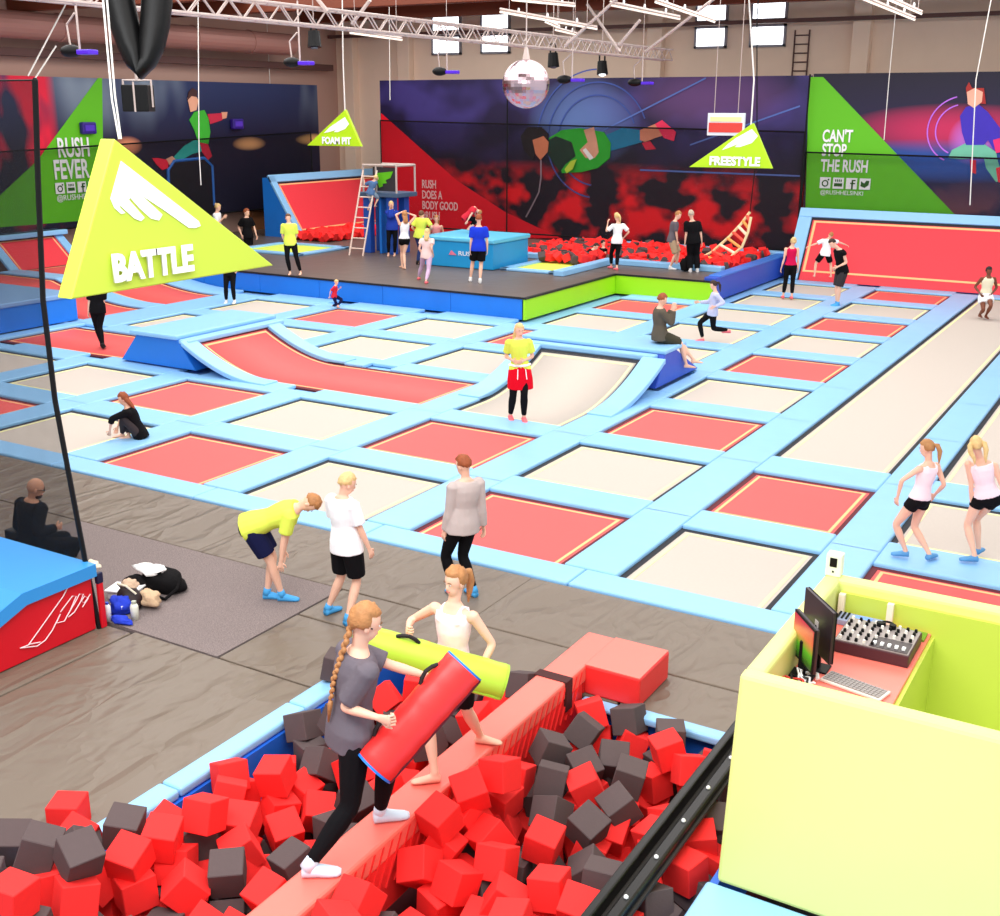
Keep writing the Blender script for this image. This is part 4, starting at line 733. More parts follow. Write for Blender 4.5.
# foam cubes
CR = mat('red_foam', (244, 40, 38), .8, .06, 40, var=.04); CD = mat('dark_grey_foam', (84, 70, 70), .85, .06, 40, var=.06)
def cubemesh(e, m, nm):
    bm = B(); box(bm, -e, e, -e, e, -e, e); bmesh.ops.bevel(bm, geom=bm.edges[:], offset=.006, segments=1, affect='EDGES')
    me = bpy.data.meshes.new(nm); bm.to_mesh(me); bm.free(); me.materials.append(m); return me
CMR, CMD = cubemesh(.125, CR, 'red_cube'), cubemesh(.125, CD, 'grey_cube')
VIS = [(-5.89, 3.789, 0.542, -0.62, 1.7, 1.15), (-4.182, 4.931, 0.247, 0.21, 2, 1.26), (-5.865, 4.306, 0.55, 1.54, -1.08, -0.28), (-5.81, 4.202, 0.304, -1.81, -0.21, -0.45), (-5.847, 4.699, 0.292, -2.78, 0.16, 0.25), (-3.324, 5.777, 0.036, 0.3, 1.37, 0.52), (-3.01, 6.171, 0.024, -0.34, -1.99, 2.07), (-5.53, 4.908, 0.032, 0.8, 3.09, -0.8), (-5.415, 4.204, 0.072, 0.89, -1.32, 0.41), (-5.861, 3.852, 0.26, -0.3, -1.93, 2.24), (-2.574, 7.103, -0.087, 1.13, -1.64, 0.18), (-3.928, 6.018, -0.019, -0.05, -2.03, -1.76), (-4.24, 6.268, 0.268, -0.31, -1.93, 1.68), (-5.356, 5.152, 0.072, 1.55, 1.85, -0.91), (-6.23, 4.268, 0.497, 0.08, 1.2, -2.4), (-5.815, 5.406, 0.26, -0.11, -1.94, -1.3), (-4.08, 5.315, -0.07, -2.47, 1.05, 0.72), (-3.397, 5.482, 0.007, 2.14, -1.64, 0.59), (-5.533, 4.664, -0.193, -3.14, -0.08, -1.25), (-2.656, 6.624, -0.096, 0.44, -1.96, -0.97), (-2.749, 6.311, -0.147, -0.06, 0.12, 1.48), (-3.568, 6.689, 0.054, -1.37, 0.19, 0.15), (-3.282, 6.262, 0.024, -0.16, 0.15, 1.69), (-4.24, 5.996, 0.014, -0.76, -0.42, 0.15), (-4.24, 5.253, 0.202, -0.19, 2.25, -1.79), (-5.881, 5.037, 0.245, 1.37, -0.15, -2.62), (-5.815, 4.692, 0.053, -1.53, -0.05, -0.38), (-2.948, 7.413, -0.125, 1.36, 0.3, 2.76), (-5.925, 6.318, 0.063, 0.71, -1.79, 1.18), (-3.391, 7.08, 0.018, 1.28, -2.75, -0.18), (-3.751, 6.291, 0.055, 0.13, -0.48, -1.56), (-3.002, 6.53, 0.027, -1.32, -1.37, 1.54), (-4.125, 6.967, 0.317, 0.88, -1.21, 2.15), (-5.115, 6.374, 0.049, -2.63, -0.11, 1.24), (-5.207, 4.737, -0.071, 0.65, -0.9, -0.5), (-4.22, 6.666, 0.287, -0.28, -2.71, -0.66), (-6.181, 4.952, 0.274, -0.19, 0.16, -1.07), (-3.302, 7.471, 0.005, 1.34, -1.04, -1.99), (-5.158, 7.452, 0.047, -1.89, 0.02, 1.83), (-5.027, 5.5, 0.049, -1.17, -1.24, -2.23), (-5.491, 7.212, 0.002, -0.85, 1.1, 0.52), (-3.758, 5.457, -0.175, 0.06, 0.28, -1.69), (-3.012, 8.265, 0.018, -1.72, -0.43, -0.85), (-5.588, 6.025, -0.179, -1.09, -0.08, 1.04), (-5.473, 8.404, 0.034, 3.04, 0.15, 1.33), (-3.642, 7.543, 0.043, 1.76, 1.13, 0.86), (-5.931, 7.183, 0.154, 0.26, -0.28, 2.79), (-5.555, 6.897, -0.075, -1.82, 0.91, -0.47), (-4.145, 7.864, 0.065, 0.04, -2.01, -2.35), (-3.825, 8.809, -0.001, 0.89, 1.19, -0.68), (-2.616, 7.51, -0.092, 1.7, 0.11, -1.09), (-3.262, 8.377, 0.072, 0.04, 0.26, -2.39), (-3.928, 7.479, 0.045, -1.12, -1.2, 1.49), (-5.519, 5.461, 0.01, -1.6, -2.01, 0.97), (-3.405, 7.893, 0.022, 0.29, -1.34, 0), (-4.039, 5.961, -0.197, 0.45, -1.76, 2.38), (-3.971, 6.562, 0.011, 0.54, -1, -2.49), (-6.328, 7.156, 0.004, -0.62, 1.1, -0.62), (-5.863, 6.828, -0.08, 0.46, -2.46, 1.17), (-4.932, 5.125, 0.057, 1.67, -1.11, -1.83), (-5.737, 5.702, 0.034, -0.14, -1.26, -1.04), (-3.534, 6.04, -0.032, 1.04, -0.07, -1.15), (-3.773, 7.195, -0.073, 0.75, 0.35, 3.07), (-4.056, 8.335, 0.038, 0.51, 2.75, -1.34), (-3.363, 8.317, -0.251, 1.53, 1.4, -0.4), (-5.826, 8.267, 0.032, -1.34, -1.47, 0.2), (-5.569, 6.421, -0.219, -2.7, 0.24, 0.74), (-2.475, 5.966, -0.077, -1.67, -0.24, -0.02), (-5.86, 4.189, 0.068, -0.47, 1.1, -2.09), (-6.055, 8.032, -0.049, 0.66, -0.76, 3.08), (-6.307, 6.175, 0.015, -1.46, 2.75, -0.4), (-5.816, 7.182, 0.026, 0.3, -0.38, -2.23), (-4.169, 7.083, 0.006, 1.4, 0.15, -1.74), (-3.645, 8.09, 0.008, 1.01, -3.05, 0.45), (-4.966, 7.967, 0.066, 1.89, 1.23, 0.39), (-2.574, 7.095, -0.487, -2.1, -1.04, 0.55), (-5.815, 5.09, 0.011, -0.18, -1.18, 2.19), (-2.922, 8.645, -0.122, 0.18, 2.7, -1.24), (-2.98, 7.778, -0.2, 2.92, -0.4, -0.32), (-6.11, 5.953, 0.015, -1.93, 0.29, 0.65), (-5.429, 7.495, 0.024, 0.74, -1.18, -2.11), (-3.803, 7.833, 0.009, 0.33, -1.02, -0.93), (-6.092, 8.817, 0.017, -1.11, 1.82, 0.35), (-5.787, 8.672, 0.04, -1.91, -1.11, -0.83), (-5.857, 6.271, -0.213, -1.79, 1.83, 0.9), (-4.995, 6.607, 0.035, 0.37, 0.11, -1.75), (-2.552, 7.817, -0.085, -1.56, 1.06, 1.92), (-3.222, 6.788, -0.145, 2.47, -0.06, 1.99), (-4.153, 8.677, 0.026, -0.65, -1.98, -0.3), (-2.548, 7.145, -0.241, 1.24, 0.4, -0.07), (-3.051, 5.79, -0.233, 0.3, -1.91, 1.72), (-3.319, 7.373, -0.177, -1.24, 2.12, -1.08), (-2.524, 7.399, -0.443, 0.52, 1.47, 0.66), (-5.793, 8.252, -0.181, -0.25, -0.36, -1.64), (-5.87, 6.565, -0.206, 0.15, 2.02, 0.2), (-3.649, 5.908, -0.183, 1.6, -0.16, 1.73), (-4.226, 6.28, 0.007, 2.66, -0.21, -1.4), (-2.811, 5.938, -0.25, -0.13, -1.36, -1.02), (-4.042, 5.596, -0.246, 0.26, -1.45, -2.06), (-5.882, 5.436, 0.014, 0.33, -1.37, -2.7), (-3.758, 8.739, -0.199, -1.37, -2.76, 0.44), (-4.24, 4.643, 0.06, -0.65, -1.93, 1.93), (-4.951, 8.795, 0.053, 0.18, -2.79, 1.51), (-2.945, 8.301, -0.222, 1.92, -0.36, 0.85), (-4.9, 4.73, 0.001, -0.87, 2.16, -0.74), (-5.297, 6.291, -0.227, 1.1, 1.31, -0.79), (-5.513, 3.838, 0.064, 0.14, -1.35, 0.09), (-6.108, 4.258, 0.259, -1.09, 1.38, -0.22), (-4.9, 5.893, 0.016, 0.15, -0.31, 2.2), (-4.143, 4.921, 0.072, 1.06, 0.18, 0.7), (-3.349, 6.242, -0.213, 1.47, 0.97, -0.98), (-3.041, 6.289, -0.204, 0.33, 0.49, 3.13), (-5.358, 8.049, -0.236, 0.8, -0.57, 1.82), (-3.348, 8.645, 0.038, -1.53, -1.62, -1.15), (-5.224, 8.826, -0.186, -1.46, 0.46, 1.61), (-2.499, 6.239, -0.244, -1.94, 0.11, -1.56), (-6.154, 7.045, -0.181, -0.24, 1.69, 2.42), (-2.615, 6.643, -0.204, -2.65, -0.35, 1.38), (-4.24, 7.426, -0.011, -1.57, 1.22, -1.47), (-6.106, 4.631, 0.056, -2.71, -0.34, -0.34), (-2.567, 7.488, -0.23, 0.21, 1.92, 0.35), (-2.774, 8.016, -0.244, 0.17, -0.02, 2.52), (-3.302, 7.402, -0.498, -0.66, 0.11, 0.83), (-5.325, 5.058, -0.245, -2.21, 0.15, 0.87), (-4.24, 6.659, 0.074, 0.25, 0.45, -1.69), (-6.29, 7.838, -0.22, 2.11, -0.96, -0.71), (-4.162, 7.049, -0.211, -0.4, 1.14, -0.04), (-2.995, 7.5, -0.448, 0.11, -2.92, -1.59), (-5.359, 7.468, -0.225, -0.28, 1.79, -0.25), (-6.663, 4.095, 0.161, -3.08, 0.03, 0.72), (-2.963, 7.451, -0.214, -1.46, 0.07, -1.25), (-6.185, 4.673, -0.213, -2.79, 1.11, -0.65), (-2.568, 6.636, -0.504, -1.26, -1.4, -1.04), (-2.554, 8.224, -0.085, -2.83, -1.31, 0.23), (-3.771, 6.551, -0.204, -1.37, -0.06, -2.96), (-6.248, 5.404, 0, 0.89, 1.07, 2.6), (-5.901, 7.952, -0.278, -0.24, 0.63, -0.83), (-6.264, 6.244, -0.191, 0.77, 1.15, -1.08), (-3.371, 7.084, -0.218, -0.25, 0.31, 0.16), (-3.34, 6.255, -0.44, -0.08, 0.33, 2.06), (-5.827, 3.868, 0.007, -1.95, -1.15, -0.35), (-5.227, 5.976, -0.308, -0.57, 2.14, 0.77), (-4.089, 8.716, -0.242, 0.19, 2.07, 2.13), (-3.365, 8.266, -0.489, -2.12, 2, -0.38), (-5.182, 7.174, -0.272, 0.68, -0.09, 0.13), (-4.109, 7.465, -0.478, 0.91, 1.89, -0.75), (-5.455, 5.458, -0.177, 1.22, -0.45, -0.05), (-3.054, 6.916, -0.329, -1.43, -2.37, 0.8), (-6.273, 3.825, 0.049, 0.18, -0.47, -2.66), (-4.063, 7.551, -0.203, 0.6, -1.32, -1.88), (-5.482, 8.358, -0.225, -0.22, -0.21, -2.69), (-2.87, 7.15, -0.491, 1.44, -0.19, 0.54), (-3.599, 4.935, 0.073, -0.94, 0.15, 0.59), (-3.702, 7.539, -0.503, 0.97, -1.91, -0.29), (-6.169, 3.861, 0.297, -0.67, -1.46, -1.05), (-6.276, 8.204, -0.237, -1.76, -0.96, -0.86), (-5.519, 8.683, -0.22, -1.46, 1.25, 1.95), (-5.453, 4.705, -0.457, -1.94, 0.29, 1.77), (-5.514, 7.198, -0.245, -0.13, 0.33, 1.68), (-3.323, 5.77, -0.19, -0.55, -1.9, -0.68), (-3.448, 7.751, -0.501, -0.53, 1.01, -0.65), (-6.375, 4.682, 0.171, -2.54, 0.61, 1.39), (-4.095, 6.316, -0.218, -1.86, -0.08, -0.4), (-2.573, 7.824, -0.179, -1.16, -0.29, 2.64), (-3.782, 5.831, -0.421, 0.47, 0.07, 2.35), (-5.83, 4.746, -0.251, 1.85, 1.94, 0.62), (-3.794, 6.244, -0.197, 1.32, 1.06, -0.69), (-3.374, 8.599, -0.441, -0.19, 0.44, -2.04), (-5.8, 7.046, -0.5, -2.99, -0.17, -0.39), (-5.815, 5.855, -0.436, 2.1, 1.19, 0.48), (-4.215, 6.7, -0.227, 0.45, -0.16, -0.74), (-2.967, 8.707, -0.191, -1.42, 0.04, -3.12), (-3.685, 7.511, -0.196, -2.11, 1.4, -0.41), (-3.389, 8.633, -0.23, 0.29, 0.29, -2.21), (-3.496, 6.675, -0.258, 1.36, 0.97, 0.19), (-5.853, 4.196, -0.208, 1.72, 1.07, -0.59), (-5.803, 5.421, -0.209, 2.77, -1.02, -0.82), (-4.9, 4.389, -0.088, -0.74, 2.3, -1.38), (-5.818, 8.651, -0.254, 1.13, -0.02, -2.4), (-3.725, 7.85, -0.247, 1.86, -1.9, 0.87), (-3.775, 5.199, -0.18, 0.19, -2.87, 1.37), (-6.216, 8.301, -0.43, 0.3, -0.05, -0.02), (-6.217, 6.714, -0.222, -0.03, -0.27, -0.86), (-3.008, 6.219, -0.476, 0.82, 2, -0.13), (-6.206, 6.221, -0.451, -1.61, -2.9, 0.05), (-6.229, 3.812, -0.228, -2.7, -0.2, -0.32), (-5.794, 6.317, -0.459, -0.83, 2.18, -0.91), (-6.193, 7.869, -0.473, 1.25, 0.35, -1.26), (-5.405, 5.442, -0.502, -1.91, -0.12, 1.57), (-3.035, 6.572, -0.218, -0.3, 0.48, -1.41), (-4.147, 7.884, -0.227, 1.87, -0.03, -1.12), (-2.676, 7.813, -0.462, -1.37, -0.23, 2.07), (-4.049, 8.262, -0.221, 0.52, -0.01, -0.28), (-5.823, 5.475, -0.426, -0.97, 2.12, -0.92), (-5.786, 5.708, -0.241, -1.13, 0.32, 2.12), (-3.702, 8.166, -0.249, -0.9, -1.35, 1.98), (-5.847, 7.106, -0.186, 0.33, -1.86, -0.58), (-5.8, 5.039, -0.181, 1.32, -1.13, -1.15), (-3.423, 7.807, -0.254, 1.5, 1.02, -1.02), (-3.744, 7.078, -0.491, -0.16, 0.39, 1.91), (-2.603, 8.287, -0.232, -1.55, 1.36, -1.04), (-4.159, 7.032, -0.431, -0.28, -2.9, -0.42), (-5.769, 8.646, -0.501, 0.23, 0.41, 1.88), (-3.743, 6.914, -0.233, 1.93, 0.37, 1.91), (-3.468, 5.216, -0.107, 2.8, 0.9, -0.52), (-4.954, 8.784, -0.188, -0.38, -0.43, 0.14), (-6.09, 7.465, -0.18, -2.73, -0.44, -1.44), (-5.656, 7.72, -0.229, -1.31, -0.24, -2.03), (-6.231, 5.04, -0.188, -1.69, 2, 0.81), (-4.178, 5.009, -0.227, -0.86, 1.12, 2.51), (-6.161, 7.077, -0.436, 1.07, 1.06, -0.42), (-5.36, 7.743, -0.225, -1.22, 0.39, 2.95), (-5.347, 6.696, -0.226, 1.63, -1.4, -1.04), (-6.207, 8.602, -0.494, 1.72, -2.12, 0.79), (-3.406, 5.474, -0.19, -0.36, -2.98, 1.28), (-5.746, 7.468, -0.23, -1.29, -2.89, -0.42), (-5.784, 5.128, -0.45, 0.31, 0.27, 0.67), (-5.786, 6.65, -0.438, -0.66, 1.21, 0.65), (-4.152, 6.35, -0.479, 2.73, 0.13, -1.38), (-6.11, 8.773, -0.218, -1.8, -1.02, 0.03), (-2.979, 8.626, -0.497, 1.28, -3.04, 0.25), (-4.158, 8.664, -0.499, 0.82, -0.98, 2.39), (-2.623, 8.233, -0.499, 1.43, -2.01, -0.8)]
REST = [(-6.236, 5.866, -0.436, -0.91, 1.94, 1.22), (-6.144, 7.407, -0.435, -0.19, -3.02, 1.14), (-5.802, 8.261, -0.435, 1.77, -2.87, 0.02), (-5.455, 3.917, -0.435, 1.25, 1.3, 0.92), (-5.334, 4.324, -0.425, 0.2, 0.44, -1.11), (-5.476, 5.756, -0.428, -0.84, -1.16, -2.02), (-5.447, 7.16, -0.43, 1.87, -1.44, -0.45), (-5.388, 7.481, -0.447, 3.14, -0.07, 0.17), (-5.391, 7.8, -0.427, 2.88, 0.2, 1.29), (-5.049, 4.636, -0.446, 0.65, 1.82, 0.63), (-4.975, 6.615, -0.443, 1.48, 0.21, 1.7), (-4.9, 6.983, -0.446, -2.03, 0.13, 0.13), (-4.97, 7.509, -0.441, -2.38, 1.24, -0.61), (-4.9, 8.396, -0.448, -0.87, 0.2, -1.53), (-6.196, 4.293, -0.219, -0.61, 1.98, -0.38), (-6.238, 5.395, -0.19, 0.57, 1.19, -0.98), (-6.257, 5.783, -0.227, 0.85, -1.23, -0.44), (-5.828, 3.879, -0.228, -1.76, -0.09, 1.25), (-5.514, 3.864, -0.251, 0.11, 1.95, -0.35), (-5.433, 4.154, -0.213, -1.88, 0.08, 1.02), (-5.138, 3.843, -0.296, -0.54, 0.82, -0.31), (-5.071, 4.192, -0.218, 0.2, -0.07, 2.31), (-4.9, 4.771, -0.201, 1.84, 0, 2.79), (-4.911, 5.206, -0.221, -1.48, -1.14, 1.73), (-4.964, 5.515, -0.225, -0.74, 2.14, -0.76), (-4.9, 5.847, -0.234, -1.33, 2.06, -0.97), (-4.957, 6.348, -0.19, 2.91, 1.19, -0.1), (-4.989, 6.685, -0.192, -1.71, -2.75, -0.06), (-5.133, 6.949, -0.406, -0.57, 0.17, 0.42), (-5.042, 7.515, -0.255, 1.04, 1.16, -1.78), (-4.996, 8.006, -0.251, 2.85, 0.34, 0.22), (-5.146, 8.368, -0.278, 2.15, 0.6, 1.54), (-6.251, 4.234, 0.041, -0.53, -2.96, 0.59), (-6.177, 5.052, 0.004, -2.72, -1.35, -0.05), (-6.021, 5.967, -0.231, -0.19, 0.45, -0.83), (-5.203, 3.755, -0.042, -1.45, 0.26, -2.89), (-4.906, 8.439, -0.152, 0.03, 2.39, 0.26), (-4.124, 7.776, -0.436, 1.05, -0.1, -2.39), (-3.343, 5.479, -0.442, -1.09, -1.25, -2.34), (-2.822, 4.394, -0.421, 1.33, -1.42, 1.15), (-2.913, 4.702, -0.437, 0.06, -1.11, 2.01), (-3.025, 5.767, -0.438, 0.59, 1.24, 2.33), (-2.951, 6.572, -0.443, 0.19, 0.21, -2.72), (-4.198, 3.769, -0.184, 2.16, 1.02, 1.04), (-4.145, 4.113, -0.237, -1.73, -1.15, 1.65), (-4.209, 4.643, -0.204, -1.35, 1.92, -1.25), (-3.761, 4.034, -0.185, -0.1, 2.67, 1.81), (-3.783, 4.307, -0.18, 1.49, 0.49, -1.53), (-3.786, 4.61, -0.179, -0.04, -0.08, 0.85), (-3.585, 4.932, -0.216, 2.16, 0.05, 0.72), (-3.327, 3.777, -0.185, 0.1, 2.23, -0.84), (-3.365, 4.388, -0.23, 0.21, -1.21, 2.77), (-3.276, 4.715, -0.212, 1.3, -1.53, 0.97), (-3.257, 5.027, -0.232, -2.35, -1.19, 0.39), (-2.902, 3.908, -0.222, 0.38, 0.09, 2.08), (-3.006, 4.235, -0.275, 2.22, -0.39, 1.72), (-2.944, 4.682, -0.182, 0.69, -1.35, -0.63), (-2.948, 4.99, -0.244, 1.33, -1.97, 0.91), (-2.897, 5.49, -0.214, -1.56, 0.39, -0.72), (-2.492, 4.02, -0.243, 3.02, 0.45, -0.16), (-2.495, 4.291, -0.222, -1.41, 1.39, -1.69), (-2.521, 4.687, -0.18, 0.21, 2.05, -0.85), (-2.546, 4.991, -0.209, 1.69, 1.09, 0.24), (-2.569, 5.485, -0.233, -0.03, 1.52, 1.31), (-2.549, 5.781, -0.247, 0.26, 2.03, -0.49), (-2.57, 8.737, -0.186, 2.49, -0.03, 0.28), (-4.24, 3.755, 0.011, 0.17, -2.67, 1.75), (-4.164, 4.035, 0.054, 0.05, 2.72, -1.51), (-3.667, 3.772, -0.144, 2.87, -0.06, -1.29), (-3.788, 4.268, 0.023, 0.52, 1.06, -0.79), (-3.711, 4.651, 0.01, 0.17, 0.99, 0.82), (-3.3, 3.725, 0.065, -1.77, 1.09, 1.4), (-3.446, 4.091, -0.096, 1.63, 0.77, 0.81), (-3.276, 4.705, 0.05, 0.74, 1, 2.57), (-2.847, 3.744, -0.115, -0.69, 2.34, -0.83), (-3.144, 4.079, -0.137, -0.46, -2.82, -1.07), (-2.972, 4.685, -0.127, -1.69, -1.22, 0.21), (-2.757, 5.228, -0.23, 2.47, 0.06, -0.81), (-3.147, 5.302, -0.276, 0.51, -2.56, 0.47), (-2.574, 3.742, -0.198, -2.37, -1.31, -0.79), (-2.5, 4.304, -0.08, -1.11, 2.1, -0.72), (-2.663, 4.736, -0.096, 1.5, 2.73, 0.29), (-2.455, 5.024, -0.075, -0.2, -1.45, 1.77), (-2.495, 5.523, -0.08, -1.43, 0.35, 2.91), (-2.583, 8.807, -0.088, -1.1, -0.69, -1.73), (-3.938, 3.806, -0.001, 0, 0.57, -2.81), (-4.225, 4.323, 0.076, -0.53, 0.17, -1.57), (-3.952, 4.535, 0.14, -1.47, 0.96, -0.84)]
rc = random.Random(11)
for x, y, z, a, b_, c in VIS:
    red = rc.random() < .6
    o = bpy.data.objects.new('foam_cube', CMR if red else CMD); o.location = (x, y, z); o.rotation_euler = (a, b_, c); COL.objects.link(o)
    side = 'left of the red beam' if x < -4.56 else ('between red beam and black rail' if x < -2.8 else 'between black rail and booth')
    if y > 7.6: side += ', far third'
    elif y < 6.2: side += ', near third'
    else: side += ', middle third'
    cl_ = 'red' if red else 'dark grey'
    tag(o, '%s foam cube in the near pit, %s' % (cl_, side), 'foam cube', '%s foam cubes %s' % (cl_, side))
def onecube(x, y, z, rot, red, label):
    o = bpy.data.objects.new('foam_cube', CMR if red else CMD); o.location = (x, y, z); o.rotation_euler = rot; COL.objects.link(o); tag(o, label, 'foam cube')
onecube(-6.88, 5.0, .128, (0, 0, .5), True, 'single red foam cube standing on the mat at the left pit rim')
onecube(-6.9, 4.5, .16, (.4, .3, 1.0), False, 'dark grey foam cube at the lower left corner outside the rim')
onecube(-6.6, 8.0, .17, (0, .2, .4), False, 'dark grey foam cube on the rim behind the girl with the braid')
onecube(-6.5, 4.78, .17, (.5, .3, .2), True, 'red foam cube leaning on the rim beside the single standing cube')
bm = B(); 
for x, y, z, a, b_, c in REST:
    M_ = Matrix.Translation((x, y, z)) @ Euler((a, b_, c)).to_matrix().to_4x4(); vs, fs = box(bm, -.125, .125, -.125, .125, -.125, .125, M_)
    k = rc.random() < .6
    for f in fs: f.material_index = 0 if k else 1
o = obj('foam_cube_filling', bm, [CR, CD]); tag(o, 'foam cubes mostly buried under the top ones in the near pit', 'foam cube', kind='stuff')
# back pit cubes
BMR, BMD = cubemesh(.125, CR, 'red_cube_back'), cubemesh(.125, CD, 'grey_cube_back')
rb = random.Random(4); spots = []
for i in range(29):
    for j in range(18):
        x = -20.1 + i * .265 + rb.uniform(-.05, .05); y = 34.85 + j * .262 + rb.uniform(-.05, .05)
        if x < -12.55 and y < 39.3: spots.append((x, y, .56 + rb.uniform(-.08, .24)))
for i in range(6):
    for j in range(4): spots.append((-18.3 + i * .3, 33.5 + j * .27, .76 + rb.uniform(0, .12)))
spots.sort(key=lambda s: s[1]); near = [s for s in spots if True]
bm = B()
for k, s in enumerate(spots):
    red = rb.random() < .8; rot = (rb.uniform(0, 6), rb.uniform(0, 6), rb.uniform(0, 6))
    if k < 80:
        o = bpy.data.objects.new('foam_cube', BMR if red else BMD); o.location = s; o.rotation_euler = rot; COL.objects.link(o)
        cl_ = 'red' if red else 'dark grey'; tag(o, '%s foam cube in the back foam pit, along its front edge' % cl_, 'foam cube', '%s foam cubes along the front of the back pit' % cl_)
    else:
        vs, fs = box(bm, -.125, .125, -.125, .125, -.125, .125, Matrix.Translation(s) @ Euler(rot).to_matrix().to_4x4())
        for f in fs: f.material_index = 0 if red else 1
o = obj('foam_cube_filling', bm, [CR, CD]); tag(o, 'mass of red and grey foam cubes filling the back foam pit', 'foam cube', kind='stuff')
bm = B()
for i in range(7):
    for j in range(15):
        box(bm, -.125, .125, -.125, .125, -.125, .125, Matrix.Translation((-29.8 + i * .27 + rb.uniform(-.04, .04), 34.7 + j * .27, .72 + rb.uniform(0, .12))) @ Euler((rb.uniform(0, 6), rb.uniform(0, 6), 0)).to_matrix().to_4x4())
o = obj('foam_cube_filling', bm, CR); tag(o, 'red foam cubes heaped at the foot of the red slope by the ladder', 'foam cube', kind='stuff')
# ---------------------------------------------------------------- DJ booth
BY = mat('booth_lime', (220, 228, 138), .45, .08, 3, var=.02); BI = mat('booth_inner_lime', (196, 212, 84), .5, .05, 3)
t = thing('dj_booth', (-.8, 8.3, 0), 'yellow-green padded DJ booth with open top, right foreground', 'booth')
prismo('front_wall', [(-2.29, 6.98, .006), (-2.29, 7.32, .006), (-2.29, 7.32, 1.6), (-2.29, 7.18, 1.6)], (3.69, 0, 0), BY, t, bevel=.03); boxo('side_wall', -2.29, -2.14, 7.3, 9.42, .01, 1.6, BY, t, bevel=.04, seg=3); boxo('back_wall', -2.29, 1.4, 9.28, 9.42, .01, 1.6, BY, t, bevel=.04, seg=3)
boxo('inner_panel', -2.12, 1.4, 9.24, 9.28, .3, 1.5, BI, t); boxo('floor_panel', -2.14, 1.4, 7.3, 9.28, .02, .3, BI, t)
boxo('divider', -1.37, -1.33, 7.32, 9.24, .3, 1.27, BI, t)
for x0 in (-2.12, -1.72): boxo('frame_strip', x0, x0 + .05, 9.19, 9.24, 1.28, 1.5, mat('pale_wood', (246, 232, 206), .5), t)
boxo('table_top', -2.14, -1.36, 7.32, 9.24, 1.27, 1.3, mat('coral_table', (250, 124, 108), .4), t, bevel=.004)
t = thing('control_box', (-2.21, 9.36, 1.6), 'small white box with a black display on the back corner of the DJ booth', 'box')
boxo('body', -2.28, -2.15, 9.3, 9.41, 1.6, 1.8, mat('offwhite_plastic', (240, 248, 220), .4), t, bevel=.01); boxo('display', -2.245, -2.185, 9.295, 9.3, 1.69, 1.77, BLACKM, t); boxo('button', -2.22, -2.205, 9.293, 9.3, 1.64, 1.655, BLACKM, t)
# mixer
t = thing('audio_mixer', (-1.68, 8.8, 1.3), 'dark audio mixer with rows of knobs on the booth table', 'mixer')
boxo('case', -1.97, -1.39, 8.5, 9.0, 1.302, 1.4, mat('mixer_side', (74, 40, 48), .5), t, bevel=.006); boxo('panel', -1.96, -1.4, 8.51, 8.99, 1.4, 1.408, mat('mixer_panel', (150, 140, 136), .4), t); boxo('fader_panel', -1.7, -1.41, 8.52, 8.72, 1.408, 1.413, mat('mixer_dark_panel', (60, 50, 52), .4), t)
for i in range(9):
    for j in range(7):
        if i > 4 and j < 3: continue
        bm = B(); x, y = -1.93 + i * .062, 8.55 + j * .068; tube(bm, [(x, y, 1.408), (x, y, 1.435)], [.014, .011], 8); obj('knob', bm, BLACKM if (i + j) % 3 else mat('pale_knob', (236, 230, 220), .4), t)
for i in range(5): bm = B(); box(bm, -1.68 + i * .055, -1.655 + i * .055, 8.56, 8.6, 1.413, 1.43); obj('fader', bm, WHITE, t)
t = thing('audio_controller', (-1.95, 9.1, 1.3), 'small blue grey controller with a lit display behind the mixer', 'controller')
boxo('case', -2.1, -1.72, 9.02, 9.2, 1.302, 1.35, mat('controller_grey', (150, 160, 190), .4), t, bevel=.006); boxo('display', -1.96, -1.82, 9.06, 9.17, 1.35, 1.355, mat('lit_blue_display', (110, 150, 235), .3, emit=.4), t)
bm = B(); [box(bm, -2.09 + i * .035, -2.075 + i * .035, 9.05, 9.18, 1.35, 1.36) for i in range(3)]; obj('key_row', bm, BLACKM, t)
t = thing('papers', (-1.48, 9.13, 1.3), 'small stack of printed papers with a green edge beside the mixer', 'papers')
boxo('green_cover', -1.62, -1.38, 9.04, 9.2, 1.302, 1.32, mat('paper_green', (110, 150, 40), .6), t); boxo('sheet', -1.61, -1.42, 9.03, 9.15, 1.32, 1.332, mat('paper', (235, 232, 222), .7), t)
t = thing('headphones', (-1.62, 9.05, 1.4), 'headphones lying on the mixer edge', 'headphones')
bm = B(); tube(bm, [(-1.66 + .05 * math.cos(a), 8.95 + .05 * math.sin(a), 1.43) for a in [i * .35 for i in range(10)]], .01, 6); obj('headband', bm, BLACKM, t)
for s in (-1, 1): bm = B(); tube(bm, [(-1.66 + .05 * s, 8.93, 1.412), (-1.66 + .05 * s, 8.93, 1.445)], .028, 10); obj('ear_cup', bm, BLACKM, t)
t = thing('keyboard', (-1.62, 7.95, 1.3), 'pale computer keyboard on the booth table near the front wall', 'keyboard')
M_ = Matrix.Translation((-1.66, 7.98, 1.303)) @ Matrix.Rotation(-.22, 4, 'Z')
boxo('case', -.24, .24, -.09, .09, 0, .022, mat('pale_grey_plastic', (222, 214, 204), .5), t, .006, M_)
for j in range(5):
    bm = B(); 
    for i in range(15): box(bm, -.225 + i * .03, -.2 + i * .03, -.075 + j * .031, -.05 + j * .031, .022, .03, M_)
    tag(obj('key_row', bm, mat('key_grey', (150, 142, 138), .5), t), None, None)
